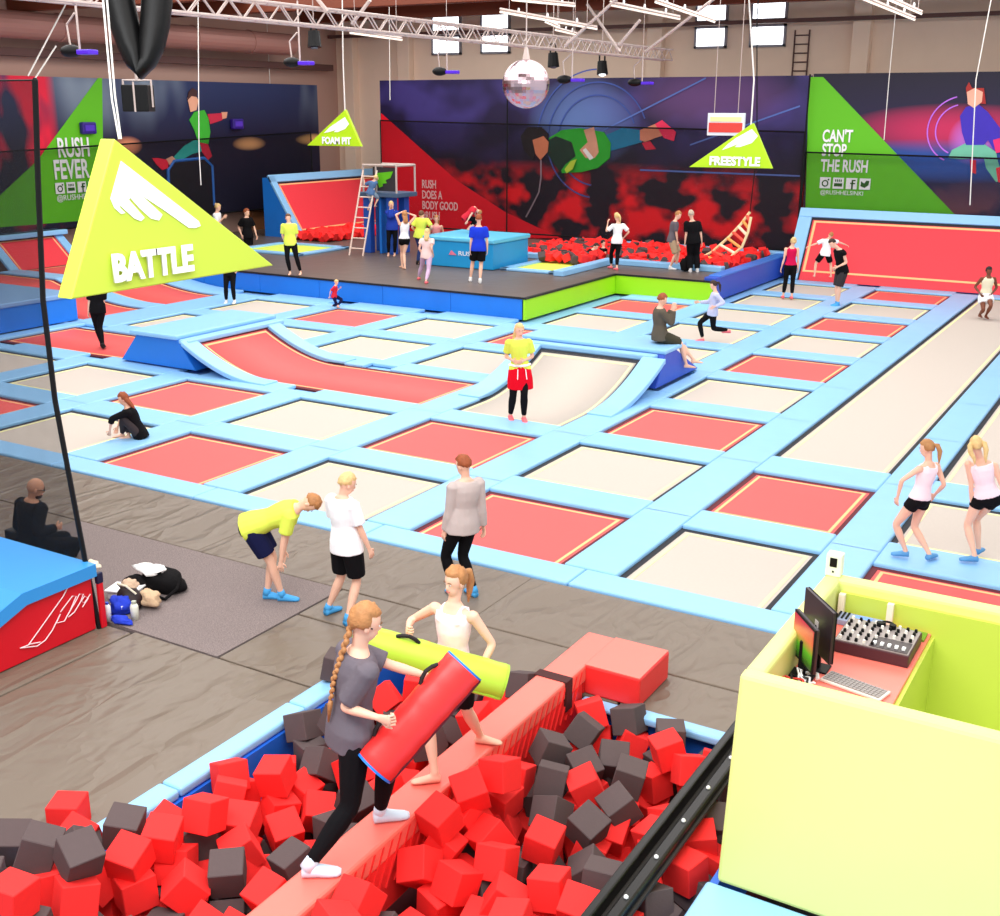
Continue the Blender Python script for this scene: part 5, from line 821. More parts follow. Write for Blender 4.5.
def monitor(label, c, w, h, yawd, tilt, back, front, front_part):
    t = thing('monitor', (c[0], c[1], 1.3), label, 'monitor')
    M_ = Matrix.Translation(c) @ Matrix.Rotation(math.radians(yawd), 4, 'Z') @ Matrix.Rotation(math.radians(tilt), 4, 'X')
    boxo('back_shell', -w / 2, w / 2, 0, .025, -h / 2, h / 2, back, t, .006, M_); boxo('frame', -w / 2, w / 2, -.012, 0, -h / 2, h / 2, BLACKM, t, .003, M_)
    boxo('screen', -w / 2 + .015, w / 2 - .015, -.016, -.012, -h / 2 + .02, h / 2 - .02, front, t, 0, M_)
    boxo('label_plate', -.03, .03, .025, .028, -.02, .04, mat('grey_plate', (190, 180, 178), .5), t, 0, M_)
    boxo('stand', c[0] - .03, c[0] + .03, c[1] - .02, c[1] + .02, 1.31, c[2], BLACKM, t); boxo('stand_base', c[0] - .1, c[0] + .1, c[1] - .08, c[1] + .08, 1.301, 1.315, BLACKM, t, .004)
scr = mat('screen_gradient', (60, 60, 40), .25); _nt = scr.node_tree; _tc = _nt.nodes['Texture Coordinate']; _sp = _nt.nodes.new('ShaderNodeSeparateXYZ'); _nt.links.new(_tc.outputs['Object'], _sp.inputs[0])
_mr = _nt.nodes.new('ShaderNodeMapRange'); _mr.inputs[1].default_value = .0; _mr.inputs[2].default_value = 1.0; _nt.links.new(_tc.outputs['Generated'], _sp.inputs[0]); _nt.links.new(_sp.outputs['Z'], _mr.inputs[0])
_cr = _nt.nodes.new('ShaderNodeValToRGB'); _e = _cr.color_ramp.elements; _e[0].position = 0; _e[0].color = (*lin((20, 40, 16)), 1); _e[1].position = 1; _e[1].color = (*lin((150, 30, 50)), 1)
for p_, c_ in ((.35, (70, 140, 30)), (.65, (180, 90, 60))): k_ = _cr.color_ramp.elements.new(p_); k_.color = (*lin(c_), 1)
_nt.links.new(_mr.outputs[0], _cr.inputs[0]); _nt.links.new(_cr.outputs[0], _nt.nodes['Principled BSDF'].inputs['Base Color']); _nt.links.new(_cr.outputs[0], _nt.nodes['Principled BSDF'].inputs['Emission Color']); _nt.nodes['Principled BSDF'].inputs['Emission Strength'].default_value = .6
monitor('large dark monitor seen from behind at the left end of the booth table', (-2.0, 8.15, 1.66), .5, .42, 130, 0, mat('monitor_back', (44, 34, 40), .3), BLACKM, 'back')
monitor('smaller monitor with red and green screen in front of the large dark one', (-2.06, 7.98, 1.58), .4, .36, -52, 0, mat('monitor_back', (44, 34, 40), .3), scr, 'front')
# cables
for k, (col_, nm) in enumerate((((24, 24, 26), 'black'), ((226, 70, 60), 'red'), ((235, 235, 235), 'white'))):
    rr = random.Random(k + 3); bm = B()
    for q in range(3):
        c0 = Vector((-2.02 + rr.uniform(-.05, .05), 7.75 + rr.uniform(-.15, .15), 1.33)); pts = [c0 + Vector((math.cos(a * 1.3) * (.05 + .02 * q), math.sin(a) * .1, .02 * math.sin(a * 3) + .01 * q)) for a in [i * .5 for i in range(13)]]
        tube(bm, pts, .008, 5)
    o = obj('cable', bm, mat('cable_' + nm, col_, .5)); tag(o, 'tangled %s cable on the table behind the monitors' % nm, 'cable')
# ---------------------------------------------------------------- overhead things
def truss(name, a, b_, s, label, rad=.028, n=40):
    t = thing(name, a, label, 'truss'); a, b_ = Vector(a), Vector(b_); d, x, y = frame_of(b_ - a)
    bm = B(); cor = [x * s * i + y * s * j for i, j in ((-1, -1), (1, -1), (1, 1), (-1, 1))]
    for c in cor: tube(bm, [a + c, b_ + c], rad, 6)
    obj('chord', bm, STEEL, t); bm = B()
    for i in range(n):
        p, q = a.lerp(b_, i / n), a.lerp(b_, (i + 1) / n)
        for k in range(4): tube(bm, [p + cor[k], q + cor[(k + 1) % 4]] if i % 2 else [p + cor[(k + 1) % 4], q + cor[k]], rad * .6, 5)
    obj('brace', bm, STEEL, t); return t
truss('lighting_truss', (-16.4, 6, 7.25), (-16.4, 38.8, 7.25), .17, 'long silver lighting truss crossing under the roof from upper left', n=90)
for i, (a, b_) in enumerate((((-15.765, 30, 7.128), (-14.136, 30, 8.351)), ((-15.492, 33, 7.091), (-16.627, 33, 8.468)), ((-15.574, 35, 7.176), (-13.366, 35, 8.654)), ((-16.972, 22, 7.257), (-16.451, 22, 7.739)), ((-16.04, 20, 7.34), (-16.366, 20, 7.661)), ((-15.532, 33, 7.288), (-14.881, 33, 7.963)))):
    bm = B(); tube(bm, [a, b_], .045, 6); o = obj('roof_brace', bm, STEEL); tag(o, 'thin slanted silver roof brace, %s from the left of those over the truss' % ('third', 'fourth', 'sixth', 'second', 'first', 'fifth')[i], 'brace')
TUBEM = mat('fluorescent_white', (255, 244, 228), .4, emit=.45)
for i, l in enumerate(('over the mirror ball', 'above the right end of the truss', 'at the back', 'left of the right windows', 'upper right, nearer one', 'upper right, farther one', 'at the top centre', 'under the truss at left', 'beside the back wall')):
    a, b_ = [((-17.866, 30, 8.086), (-14.793, 30, 7.542)), ((-14.424, 30, 8.137), (-12.39, 30, 7.717)), ((-19.689, 36, 8.247), (-19.119, 36, 8.042)), ((-13.991, 32, 8.344), (-12.183, 32, 7.759)), ((-8.808, 34, 8.388), (-7.294, 34, 7.775)), ((-8.033, 33, 8.327), (-6.919, 33, 7.845)), ((-17.474, 30, 8.387), (-15.48, 30, 8.153)), ((-23.231, 30, 7.676), (-21.282, 30, 7.424)), ((-19.305, 36, 7.985), (-18.48, 36, 7.806))][i]; t = thing('tube_light', a, 'long white fluorescent light fitting ' + l, 'ceiling light')
    bm = B(); tube(bm, [a, b_], .028, 6); obj('lamp_tube', bm, TUBEM, t)
    bm = B(); tube(bm, [Vector(a) + Vector((0, 0, .08)), Vector(b_) + Vector((0, 0, .05))], .04, 4); obj('reflector', bm, STEEL, t)
    bm = B()
    for f in (.2, .5, .8): ell(bm, Vector(a).lerp(Vector(b_), f) + Vector((0, 0, .12)), (.035, .035, .08), None, 8, 6)
    obj('bracket', bm, WHITE, t)
    for f in (.1, .9): wire(Vector(a).lerp(Vector(b_), f), t)
UVM = mat('violet_lamp', (76, 34, 190), .3, emit=.35)
for i in range(5):
    c = Vector([(-18.819, 15.918, 6.448), (-19.312, 22.93, 6.497), (-19.101, 29.116, 6.462), (-15.987, 30.892, 6.255), (-15.546, 34.797, 6.251)][i]); t = thing('violet_lamp', c, 'hanging violet stage lamp with black head, %s from the left' % ('first', 'second', 'third', 'fourth', 'fifth')[i], 'stage lamp')
    k = .9
    boxo('lamp_bar', c.x - .0, c.x + .38 * k, c.y - .1, c.y + .15, c.z - .05, c.z + .04, UVM, t, .02); bm = B(); ell(bm, c + Vector((-.25, 0, .02)), (.26 * k, .18, .12)); obj('lamp_head', bm, BLACKM, t, smooth=True)
    bm = B(); tube(bm, [c + Vector((0, 0, .05)), c + Vector((0, 0, .9 if i > 1 else 1.4))], .022, 6); tube(bm, [c + Vector((-.25, 0, .1)), c + Vector((-.3, 0, .5)), c + Vector((-.05, 0, .7))], .02, 5); obj('hanger', bm, STEEL, t); wire(c + Vector((0, 0, .5)), t)
# mirror ball
t = thing('mirror_ball', (-10.366, 18.297, 5.849), 'mirror ball hanging in front of the big back print', 'mirror ball'); c = Vector(t.location)
bm = B(); ell(bm, c, (.41, .41, .41), None, 36, 24); o = obj('ball', bm, mat('mirror_tiles', (196, 172, 180), .22, metal=1.0), t)
bm = B(); tube(bm, [c + Vector((0, 0, .4)), c + Vector((0, 0, .6))], [.07, .03], 8); tube(bm, [c + Vector((0, 0, .55)), Vector((c.x, c.y, 9.6))], .012, 5); obj('hanger', bm, STEEL, t)
# black V shaped cloth loop and speaker
t = thing('hanging_cloth', (-7.716, 7.151, 5.949), 'black fabric loop hanging down in a V at the upper left', 'cloth')
_c = [(-8.301, 7.745, 8.635), (-7.978, 7.217, 6.58), (-7.914, 7.144, 6.265), (-7.839, 7.117, 6.059), (-7.769, 7.097, 5.886), (-7.717, 7.09, 5.775), (-7.669, 7.091, 5.696), (-7.646, 7.132, 5.775), (-7.63, 7.186, 5.902), (-7.629, 7.247, 6.076), (-7.645, 7.304, 6.266), (-7.687, 7.39, 6.582), (-8.011, 7.918, 8.636)]
bm = B(); rings = []
for i, p in enumerate(_c):
    p = Vector(p); d = (Vector(_c[min(i + 1, len(_c) - 1)]) - Vector(_c[max(i - 1, 0)])).normalized(); vw = (p - Vector(cam.matrix_world.translation)).normalized(); sd = d.cross(vw).normalized()
    w_ = (.13, .13, .125, .12, .105, .085, .06, .085, .11, .12, .125, .13, .13)[i]; rings.append((p, sd * w_, d.cross(sd) * .14))
loft(bm, rings, 14); obj('fabric_loop', bm, mat('black_satin', (6, 6, 7), .45, .3, 6, spec=.2), t, smooth=True)
t = thing('stage_box', (-10.482, 9.619, 5.546), 'black box lamp in a bracket hanging under the black cloth loop', 'lamp'); c = Vector(t.location)
M_ = Matrix.Translation(c) @ Matrix.Rotation(.5, 4, 'Z')
boxo('case', -.15, .15, -.12, .12, -.17, .12, BLACKM, t, .01, M_); bm = B()
for s in (-1, 1): tube(bm, [M_ @ Vector((.16 * s, 0, -.12)), M_ @ Vector((.16 * s, 0, .17)), M_ @ Vector((0, 0, .17))], .014, 5)
tube(bm, [M_ @ Vector((0, 0, .17)), M_ @ Vector((0, 0, .5))], .02, 5); tube(bm, [M_ @ Vector((0, -.13, -.17)), M_ @ Vector((0, -.13, .15))], .012, 5); obj('bracket', bm, STEEL, t); wire(c + Vector((0, 0, .5)), t)
# ropes
for i, (pts, l) in enumerate(((((-31, 24.19, 6.357), (-31, 26.045, 8.755)), 'white rope slanting at the upper left, longer one'), (((-31, 24.39, 6.247), (-31, 25.329, 7.263)), 'short white rope at the upper left corner'), (((-24.575, 25, 8.426), (-24.943, 25, 4.292), (-24.96, 25, 3.31)), 'thin white rope hanging in front of the left print'), (((-33.648, 38, 6.426), (-33.523, 38, 2.743)), 'thin white rope at the right end of the left print'),
        (((-5.267, 33, 8.233), (-5.41, 33, 6.205), (-5.196, 33, 3.068)), 'thin white rope in front of the jumping person print'), (((-8.975, 39, 6.376), (-8.951, 39, 4.556)), 'short white cord on the right print'), (((-24.621, 34, 9.14), (-24.679, 34, 5.748)), 'white rope hanging left of the red triangle'))):
    pts = sorted(pts, key=lambda q: q[2]); bm = B(); tube(bm, list(pts) + [(pts[-1][0], pts[-1][1], 9.6)] if i > 1 else list(pts), .026 if i < 2 else .013, 6); o = obj('rope', bm, ROPE); tag(o, l, 'rope')
# small hanging board
t = thing('hanging_board', (-13.491, 37, 5.022), 'small white board with a red band hanging behind the FREESTYLE sign', 'board')
x0, z1 = (-14.16, 5.36)
boxo('board', x0, x0 + 1.25, 37, 37.1, z1 - .7, z1, mat('pale_board', (230, 238, 246), .5), t, .01); boxo('red_band', x0 + .06, x0 + 1.19, 36.98, 37.0, z1 - .6, z1 - .3, mat('band_red', (224, 70, 60), .5), t)
boxo('cream_band', x0 + .1, x0 + 1.15, 36.98, 37.0, z1 - .26, z1 - .12, CREAM, t)
bm = B(); [tube(bm, [(x0 + .2 + .8 * q, 37.05, z1), (x0 + .2 + .8 * q, 37.05, 9.6)], .012, 5) for q in (0, 1)]; obj('hanger', bm, STEEL, t)
# spot lamps
for i, (c, l) in enumerate((((-22.188, 27, 7.378), 'black spotlight clamped under the truss at left'), ((-19.364, 36, 7.105), 'black spotlight hanging right of the mirror ball'), ((-18.508, 38, 6.903), 'small black spotlight with a bright lens near the truss end'))):
    c = Vector(c); t = thing('spotlight', c, l, 'spotlight'); bm = B(); tube(bm, [c + Vector((0, 0, .15)), c + Vector((.05, -.05, -.28))], [.16, .2], 10); obj('housing', bm, BLACKM, t)
    bm = B(); tube(bm, [c + Vector((-.1, 0, .1)), c + Vector((-.1, 0, .45)), c + Vector((.1, 0, .45)), c + Vector((.1, 0, .1))], .03, 5); obj('yoke', bm, BLACKM, t); wire(c + Vector((0, 0, .4)), t, .015)
    bm = B(); ell(bm, c + Vector((.05, -.06, -.29)), (.12, .12, .05)); obj('lens', bm, GLOW if i == 2 else mat('lens_glass', (90, 90, 100), .1), t, smooth=True)
# bag at khaki man's feet
tag(blob_('shoulder_bag', (-13.55, 34.12, .78), (.14, .12, .28), BB, None, 5, .3), 'black bag standing between the two men at the back pit', 'bag')
# ---------------------------------------------------------------- people
SKINM = {'light': mat('light_skin', (236, 186, 160), .6), 'tan': mat('tan_skin', (206, 150, 120), .6), 'brown': mat('brown_skin', (120, 66, 44), .6)}
HAIRC = {'ginger': (178, 122, 74), 'blond': (226, 190, 130), 'auburn': (150, 76, 40), 'darkbrown': (50, 32, 26), 'brown': (104, 70, 46), 'auburnblond': (180, 128, 80), 'blackhair': (26, 20, 20), 'greyhair': (190, 170, 150)}
CLOTH = {'neon': (222, 238, 92), 'navy': (22, 26, 64), 'white': (246, 246, 248), 'black': (16, 15, 18), 'greysweat': (190, 176, 172), 'greytee': (104, 96, 104), 'pinktank': (250, 226, 232),
         'charcoal': (58, 52, 54), 'lavender': (190, 194, 222), 'olive': (92, 84, 72), 'olivedark': (64, 60, 48), 'crimson': (206, 20, 76), 'jersey': (236, 226, 196), 'redtee': (206, 44, 62), 'denim': (84, 116, 160),
         'denimlight': (150, 170, 190), 'bluejacket': (36, 62, 160), 'denimdark': (44, 60, 110), 'whitepattern': (236, 206, 200), 'lilac': (206, 176, 206), 'whitered': (226, 150, 150), 'royal': (30, 60, 206), 'khaki': (186, 160, 130), 'red': (222, 8, 36)}
SOCKC = {'blue': (70, 160, 220), 'whiteblue': (214, 228, 244), 'pink': (244, 110, 120), 'white': (235, 235, 235), 'black': (20, 20, 22), 'blueshoe': (90, 150, 200)}
def remesh(bm, name, m, parent, vox, sm=4):
    bmesh.ops.recalc_face_normals(bm, faces=bm.faces)
    me = bpy.data.meshes.new(name); bm.to_mesh(me); bm.free(); o = bpy.data.objects.new('tmp', me); COL.objects.link(o)
    r = o.modifiers.new('r', 'REMESH'); r.mode = 'VOXEL'; r.voxel_size = vox; r.use_smooth_shade = True
    s = o.modifiers.new('s', 'SMOOTH'); s.factor = .5; s.iterations = sm
    me2 = bpy.data.meshes.new_from_object(o.evaluated_get(bpy.context.evaluated_depsgraph_get())); bpy.data.objects.remove(o)
    me2.materials.clear(); me2.materials.append(m)
    for p in me2.polygons: p.use_smooth = True; p.material_index = 0
    o = bpy.data.objects.new(name, me2); COL.objects.link(o); me2.name = name
    if parent: o.parent = parent; o.matrix_parent_inverse = Matrix.Translation(-parent.location)
    return o
def along3(A, Bp, Cp, t):
    return A.lerp(Bp, t) if t <= 1 else Bp.lerp(Cp, t - 1)
def limb(bm, A, Bp, Cp, ra, t0, t1, add, n=10, flare=0):
    """ra: radii list of (t, r) from A(0) to C(2)"""
    def R(t):
        for (a, x), (b_, y) in zip(ra, ra[1:]):
            if a <= t <= b_: return x + (y - x) * (t - a) / (b_ - a)
        return ra[-1][1]
    ts = [t0] + [q[0] for q in ra if t0 < q[0] < t1] + [t1]
    if t1 > 1: ts = sorted(set(ts + [.93, 1.07] if t1 > 1.07 else ts))
    ts = [q for q in ts if t0 <= q <= t1]
    pts = [along3(A, Bp, Cp, q) for q in ts]; rad = [R(q) + add + flare * max(0, (q - t0) / (t1 - t0)) for q in ts]
    tube(bm, pts, rad, n, round_=(add == 0))
ARM = [(0, .056), (.15, .05), (.5, .045), (.95, .036), (1.05, .037), (1.3, .038), (1.8, .027), (2, .024)]
LEG = [(0, .088), (.2, .088), (.6, .07), (.92, .054), (1.05, .052), (1.3, .056), (1.5, .05), (1.85, .034), (2, .034)]
def person_build(key, d, c, label, near):
    h = d['h']; s = h / 1.75; V = {k: Vector(v) for k, v in d.items() if isinstance(v, (tuple, list)) and len(v) == 3}
    fem = 'girl' in label or 'woman' in label
    base = Vector((V['pel'].x, V['pel'].y, min(V['AL'].z, V['AR'].z) - .075 * s))
    t = thing('person', base, label, 'person'); sk = SKINM[c.get('skin', 'light')]
    up = (V['neck'] - V['pel']).normalized(); latS = (V['SR'] - V['SL']).normalized(); latH = (V['HR'] - V['HL']).normalized()
    T = (V['neck'] - V['pel']).length
    hs = .92 if fem else 1.0; k = s
    SEC = [(-.16, .1, .085), (-.06, .155, .11), (.08, .168 if fem else .158, .112), (.25, .142 * hs + (.01 if not fem else 0), .098), (.42, .128 * hs, .092), (.62, .148 * hs, .108), (.8, .165 * hs, .108), (.92, .155 * hs, .09), (.99, .105 * hs, .07), (1.06, .06, .06)]
    def torso(bm, t0, t1, add, flare=0, shirt=False):
        rings = []
        ks = [q for q in SEC if t0 <= q[0] <= t1]
        def at(t_):
            for a, b_ in zip(SEC, SEC[1:]):
                if a[0] <= t_ <= b_[0]:
                    f = (t_ - a[0]) / (b_[0] - a[0]); return (t_, a[1] + (b_[1] - a[1]) * f, a[2] + (b_[2] - a[2]) * f)
            return (t_, SEC[0][1] if t_ < SEC[0][0] else SEC[-1][1], SEC[0][2] if t_ < SEC[0][0] else SEC[-1][2])
        ks = [at(t0)] + [q for q in ks if q[0] not in (t0, t1)] + [at(t1)]
        for q, w_, dd in ks:
            l = latH.lerp(latS, max(0, min(1, q))).normalized(); l = (l - up * l.dot(up)).normalized(); fr = up.cross(l)
            if shirt and q < .15: w_, dd = max(w_, .158), max(dd, .108)
            a = add + flare * max(0, .4 - q); rings.append((V['pel'] + up * T * q, l * (w_ * k + a), fr * (dd * k + a)))
        loft(bm, rings, 16)
    # head frame
    hf = Vector((*d['hf'], 0)).normalized(); nd = (V['head'] - V['neck']).normalized(); zu = (nd * .6 + Vector((0, 0, .4))).normalized()
    pit = c.get('headpitch', -8); hf = (hf - zu * hf.dot(zu)).normalized(); hx = hf.cross(zu); q = Matrix.Rotation(math.radians(pit), 3, hx); hf = q @ hf; zu = q @ zu; hx = hf.cross(zu)
    HM = Matrix((hx, hf, zu)).transposed(); hc = V['head']; hk = s * (1.0 if h > 1.3 else 1.15)
    def H(x, y, z): return hc + HM @ Vector((x * hk, y * hk, z * hk))
    bm = B()
    ell(bm, H(0, -.008, .02), (.074 * hk, .092 * hk, .098 * hk), HM, 16, 12); ell(bm, H(0, .022, -.045), (.054 * hk, .064 * hk, .07 * hk), HM, 14, 10)
    ell(bm, H(0, .088, -.018), (.012 * hk, .018 * hk, .02 * hk), HM, 8, 6)
    tube(bm, [V['pel'] + up * T * .93, V['neck'].lerp(V['head'], .25), H(0, -.015, -.05)], [.06 * s, .05 * s, .05 * s], 12)
    torso(bm, -.16, 1.06, 0)
    for a in ('L', 'R'):
        limb(bm, V['S' + a], V['E' + a], V['W' + a], [(q_, r * k * (.9 if fem else 1)) for q_, r in ARM], 0, 2, 0)
        ell(bm, V['S' + a] - up * .01, (.05 * k,) * 3)
        limb(bm, V['H' + a] + up * .0, V['K' + a], V['A' + a], [(q_, r * k) for q_, r in LEG], 0, 2, 0)
        fd = Vector((*d['fl' if a == 'L' else 'fr'], 0)).normalized(); An = V['A' + a]
        sl = c.get('toedown', 0)
        fx = Vector((fd.y, -fd.x, 0)); dn = Vector((0, 0, -1))
        foot = [(An - fd * .045 * s + dn * .045 * s, .03, .03), (An - fd * .02 * s + dn * .035 * s, .036, .04), (An + fd * .05 * s + dn * .04 * s, .038, .036), (An + fd * .12 * s + dn * .052 * s, .043, .024), (An + fd * .17 * s + dn * .058 * s, .038, .017), (An + fd * .195 * s + dn * .06 * s, .02, .01)]
        d['foot' + a] = (foot, fx)
        loft(bm, [(p, fx * w_ * s, Vector((0, 0, 1)) * hh * s) for p, w_, hh in foot], 12)
        # palm
        E_, Wr = V['E' + a], V['W' + a]; hd = (Wr - E_).normalized(); side = latS * (1 if a == 'R' else -1)
        pn = -side; pn = (pn - hd * pn.dot(hd)); pn = pn.normalized() if pn.length > .2 else up.cross(hd).normalized(); wx = hd.cross(pn).normalized()
        loft(bm, [(Wr - hd * .01, wx * .024 * s, pn * .018 * s), (Wr + hd * .03 * s, wx * .034 * s, pn * .016 * s), (Wr + hd * .075 * s, wx * .038 * s, pn * .013 * s), (Wr + hd * .088 * s, wx * .034 * s, pn * .01 * s)], 10)
        d['hand' + a] = (Wr + hd * .08 * s, hd, pn, wx)
    body = remesh(bm, 'body', sk, t, .011 if near else .017, 3)
    # fingers, ears joined into the body mesh
    bm = B(); bm.from_mesh(body.data)
    for a in ('L', 'R'):
        P0, hd, pn, wx = d['hand' + a]; curl = c.get('grip', .35)
        fwd = Vector((*d['f'], 0)); sgn = 1 if wx.dot(fwd) > 0 else -1
        for i, ln in enumerate((.07, .08, .075, .058)):
            r0 = P0 + wx * sgn * (.03 - .02 * i) * s; a1, a2 = curl, curl * 2.2
            p1 = r0 + (hd * math.cos(a1) + pn * math.sin(a1)) * ln * .45 * s; p2 = p1 + (hd * math.cos(a2) + pn * math.sin(a2)) * ln * .33 * s; p3 = p2 + (hd * math.cos(a2 * 1.3) + pn * math.sin(a2 * 1.3)) * ln * .25 * s
            tube(bm, [r0 - hd * .012 * s, p1, p2, p3], [.0095 * s, .009 * s, .008 * s, .006 * s], 6, round_=True)
        b0 = P0 - hd * .055 * s + wx * sgn * .028 * s; p1 = b0 + (wx * sgn * .7 + hd * .7 + pn * .3) * .03 * s; p2 = p1 + (wx * sgn * .3 + hd * .9 + pn * .4) * .032 * s
        tube(bm, [b0 - wx * sgn * .01 * s, p1, p2], [.012 * s, .010 * s, .007 * s], 6, round_=True)
    for sg in (-1, 1): ell(bm, H(.076 * sg, -.004, -.005), (.009 * hk, .018 * hk, .03 * hk), HM, 8, 6)
    n0 = len(bm.faces)
    bm.to_mesh(body.data); bm.free()
    for p in body.data.polygons: p.use_smooth = True
    if near or c.get('beard'):
        for sg in (-1, 1):
            e = B(); ell(e, H(.026 * sg, .0745, .008), (.0095 * hk, .005 * hk, .006 * hk), HM, 10, 8); eo = obj('eye', e, mat('eye_white', (240, 236, 232), .3), t, smooth=True)
            e = B(); ell(e, H(.0265 * sg, .0775, .008), (.005 * hk, .003 * hk, .005 * hk), HM, 8, 6); obj('iris', e, mat('iris_dark', (50, 60, 70), .2), eo, smooth=True)
            e = B(); tube(e, [H(.014 * sg, .086, .03), H(.03 * sg, .086, .034), H(.044 * sg, .076, .028)], .0035 * hk, 5); obj('eyebrow', e, mat('brow_brown', (120, 80, 50), .8), t)
        e = B(); ell(e, H(0, .08, -.052), (.024 * hk, .01 * hk, .007 * hk), HM, 10, 6); obj('mouth', e, mat('lip_pink', (206, 110, 104), .5), t, smooth=True)
    if c.get('beard'):
        e = B(); ell(e, H(0, .04, -.075), (.052 * hk, .052 * hk, .04 * hk), HM); obj('beard', e, mat('beard_dark', (60, 36, 30), .9, .5, 60), t, smooth=True)
        e = B(); tube(e, [H(.08, 0, .01), H(.055, .082, .012), H(-.055, .082, .012), H(-.08, 0, .01)], .004, 5); ell(e, H(.03, .092, .01), (.02, .006, .014), HM); ell(e, H(-.03, .092, .01), (.02, .006, .014), HM); obj('glasses', e, BLACKM, t)
    # clothes
    vx = .012 if near else .018
    def colm(n_): return mat('cloth_' + n_, CLOTH[n_], .85, .4, 9, spec=.12)
    if 'pants' in c:
        pn_ = c['pants']; lo = len(pn_) > 2; ad = (.026 if lo else .011) * s + .002; bm = B(); lt = pn_[1]
        torso(bm, -.16, .2, ad)
        for a in ('L', 'R'): limb(bm, V['H' + a], V['K' + a], V['A' + a], [(q_, r * k) for q_, r in LEG], 0, min(lt, 1.9), ad, flare=.02 * s if lo else 0)
        for a in ('L', 'R'): ell(bm, V['H' + a] - up * .02, (.088 * k + ad,) * 3)
        o = remesh(bm, 'trousers' if lt > 1.2 else 'shorts', colm(pn_[0]), t, vx, 2)
    if 'shirt' in c:
        sh = c['shirt']; lo = len(sh) > 2; ad = (.026 if lo else .022) * s + (.008 if len(c.get('pants', ())) > 2 else .002); bm = B()
        tank = sh[1] == 0; torso(bm, c.get('hem', -.16 if not tank else .05), .93 if tank else 1.0, ad if not tank else .009, .06 if lo else (.05 if len(c.get('pants', ())) > 2 else .025), shirt=not tank)
        if tank:
            for sg, a in ((-1, 'L'), (1, 'R')): 
                S_ = V['neck'] + latS * sg * .075 * s; fr = up.cross(latS); fr = fr if fr.dot(Vector((*d['f'], 0))) > 0 else -fr
                tube(bm, [V['pel'] + up * T * .8 + latS * sg * .085 * s + fr * .1 * s, V['pel'] + up * T * .98 + latS * sg * .08 * s + fr * .05 * s, V['pel'] + up * T * 1.01 + latS * sg * .08 * s - fr * .0 * s, V['pel'] + up * T * .95 + latS * sg * .085 * s - fr * .07 * s, V['pel'] + up * T * .8 + latS * sg * .085 * s - fr * .1 * s], .017 * s, 6)
        else:
            for a in ('L', 'R'):
                limb(bm, V['S' + a], V['E' + a], V['W' + a], [(q_, r * k) for q_, r in ARM], 0, sh[1] if sh[1] < 2 else 1.97, ad * .9, flare=.012 * s if sh[1] < 1 else 0)
                ell(bm, V['S' + a] - up * .015, (.05 * k + ad * .85,) * 3)
        remesh(bm, ('tank_top' if tank else 't_shirt' if sh[1] < 1.2 else 'sweater'), colm(sh[0]), t, vx, 3)
    if 'skirt' in c:
        bm = B(); rings = []
        for q_, w_ in ((.16, .165), (0, .2), (-.3, .225), (-.62, .23)):
            l = latH; fr = up.cross(l).normalized(); rings.append((V['pel'] + up * T * q_, l * w_ * s, fr * w_ * .8 * s))
        loft(bm, rings, 18); sko = remesh(bm, 'tied_jumper', colm('red'), t, vx, 2)
        bm = B(); fr = up.cross(latH).normalized(); fr = fr if fr.dot(Vector((*d['f'], 0))) > 0 else -fr
        for sg in (-.08, .06): tube(bm, [V['pel'] + latH * sg + fr * .17 + up * .04, V['pel'] + latH * sg * 1.2 + fr * .19 - up * .14], .01, 6)
        tube(bm, [V['pel'] + up * .1 + latH * x_ * .19 + fr * math.sqrt(max(0, 1 - x_ * x_)) * .16 for x_ in (-1, -.6, 0, .6, 1)], .022, 6); obj('drawstring', bm, colm('white'), t)
    if c.get('socks'):
        for a in ('L', 'R'):
            foot, fx = d['foot' + a]; bm = B(); e_ = .007 * s
            loft(bm, [(p, fx * (w_ * s + e_), Vector((0, 0, 1)) * (hh * s + e_)) for p, w_, hh in foot], 12)
            sd = (V['K' + a] - V['A' + a]).normalized()
            if c['socks'] not in ('blueshoe', 'pink'): tube(bm, [V['A' + a] - sd * .03 * s, V['A' + a] + sd * .05 * s], [.046 * s, .042 * s], 10)
            obj('sock', bm, mat('sock_' + c['socks'], SOCKC[c['socks']], .8), t, smooth=True)
    if c.get('hair'):
        hcn, st = c['hair']; hm = mat('hair_' + hcn, HAIRC[hcn], .6, .5, 45, var=.35); bm = B()
        bmesh.ops.create_uvsphere(bm, u_segments=22, v_segments=16, radius=1)
        for v in bm.verts:
            x, y, z = v.co; low = -.35 if st != 'short' else -.15
            nz = 1 + .12 * noise.noise(v.co * 4 + Vector((len(key), 3, h)))
            r = Vector((.086, .104, .112)) * nz
            if (y > .25 and z < .45) or z < low - .3 * max(0, -y):   # face opening and nape
                r = r * .8
            v.co = Vector((x * r.x, y * r.y - .014, z * r.z + .027))
        for v in bm.verts: v.co = hc + HM @ (v.co * hk)
        if st == 'ponytail' or st == 'pigtails':
            for sx_ in ((0,) if st == 'ponytail' else (-.07, .07)):
                pts = [H(sx_, -.09 if not sx_ else -.04, .05), H(sx_ * 1.3, -.15 if not sx_ else -.08, .03), H(sx_ * 1.4, -.165 if not sx_ else -.1, -.06), H(sx_, -.14, -.15), H(sx_, -.12, -.23)]
                tube(bm, pts, [.02 * hk, .034 * hk, .034 * hk, .024 * hk, .006 * hk], 10, round_=True)
        if st == 'bun': ell(bm, H(0, -.1, .08), (.04 * hk,) * 3, None)
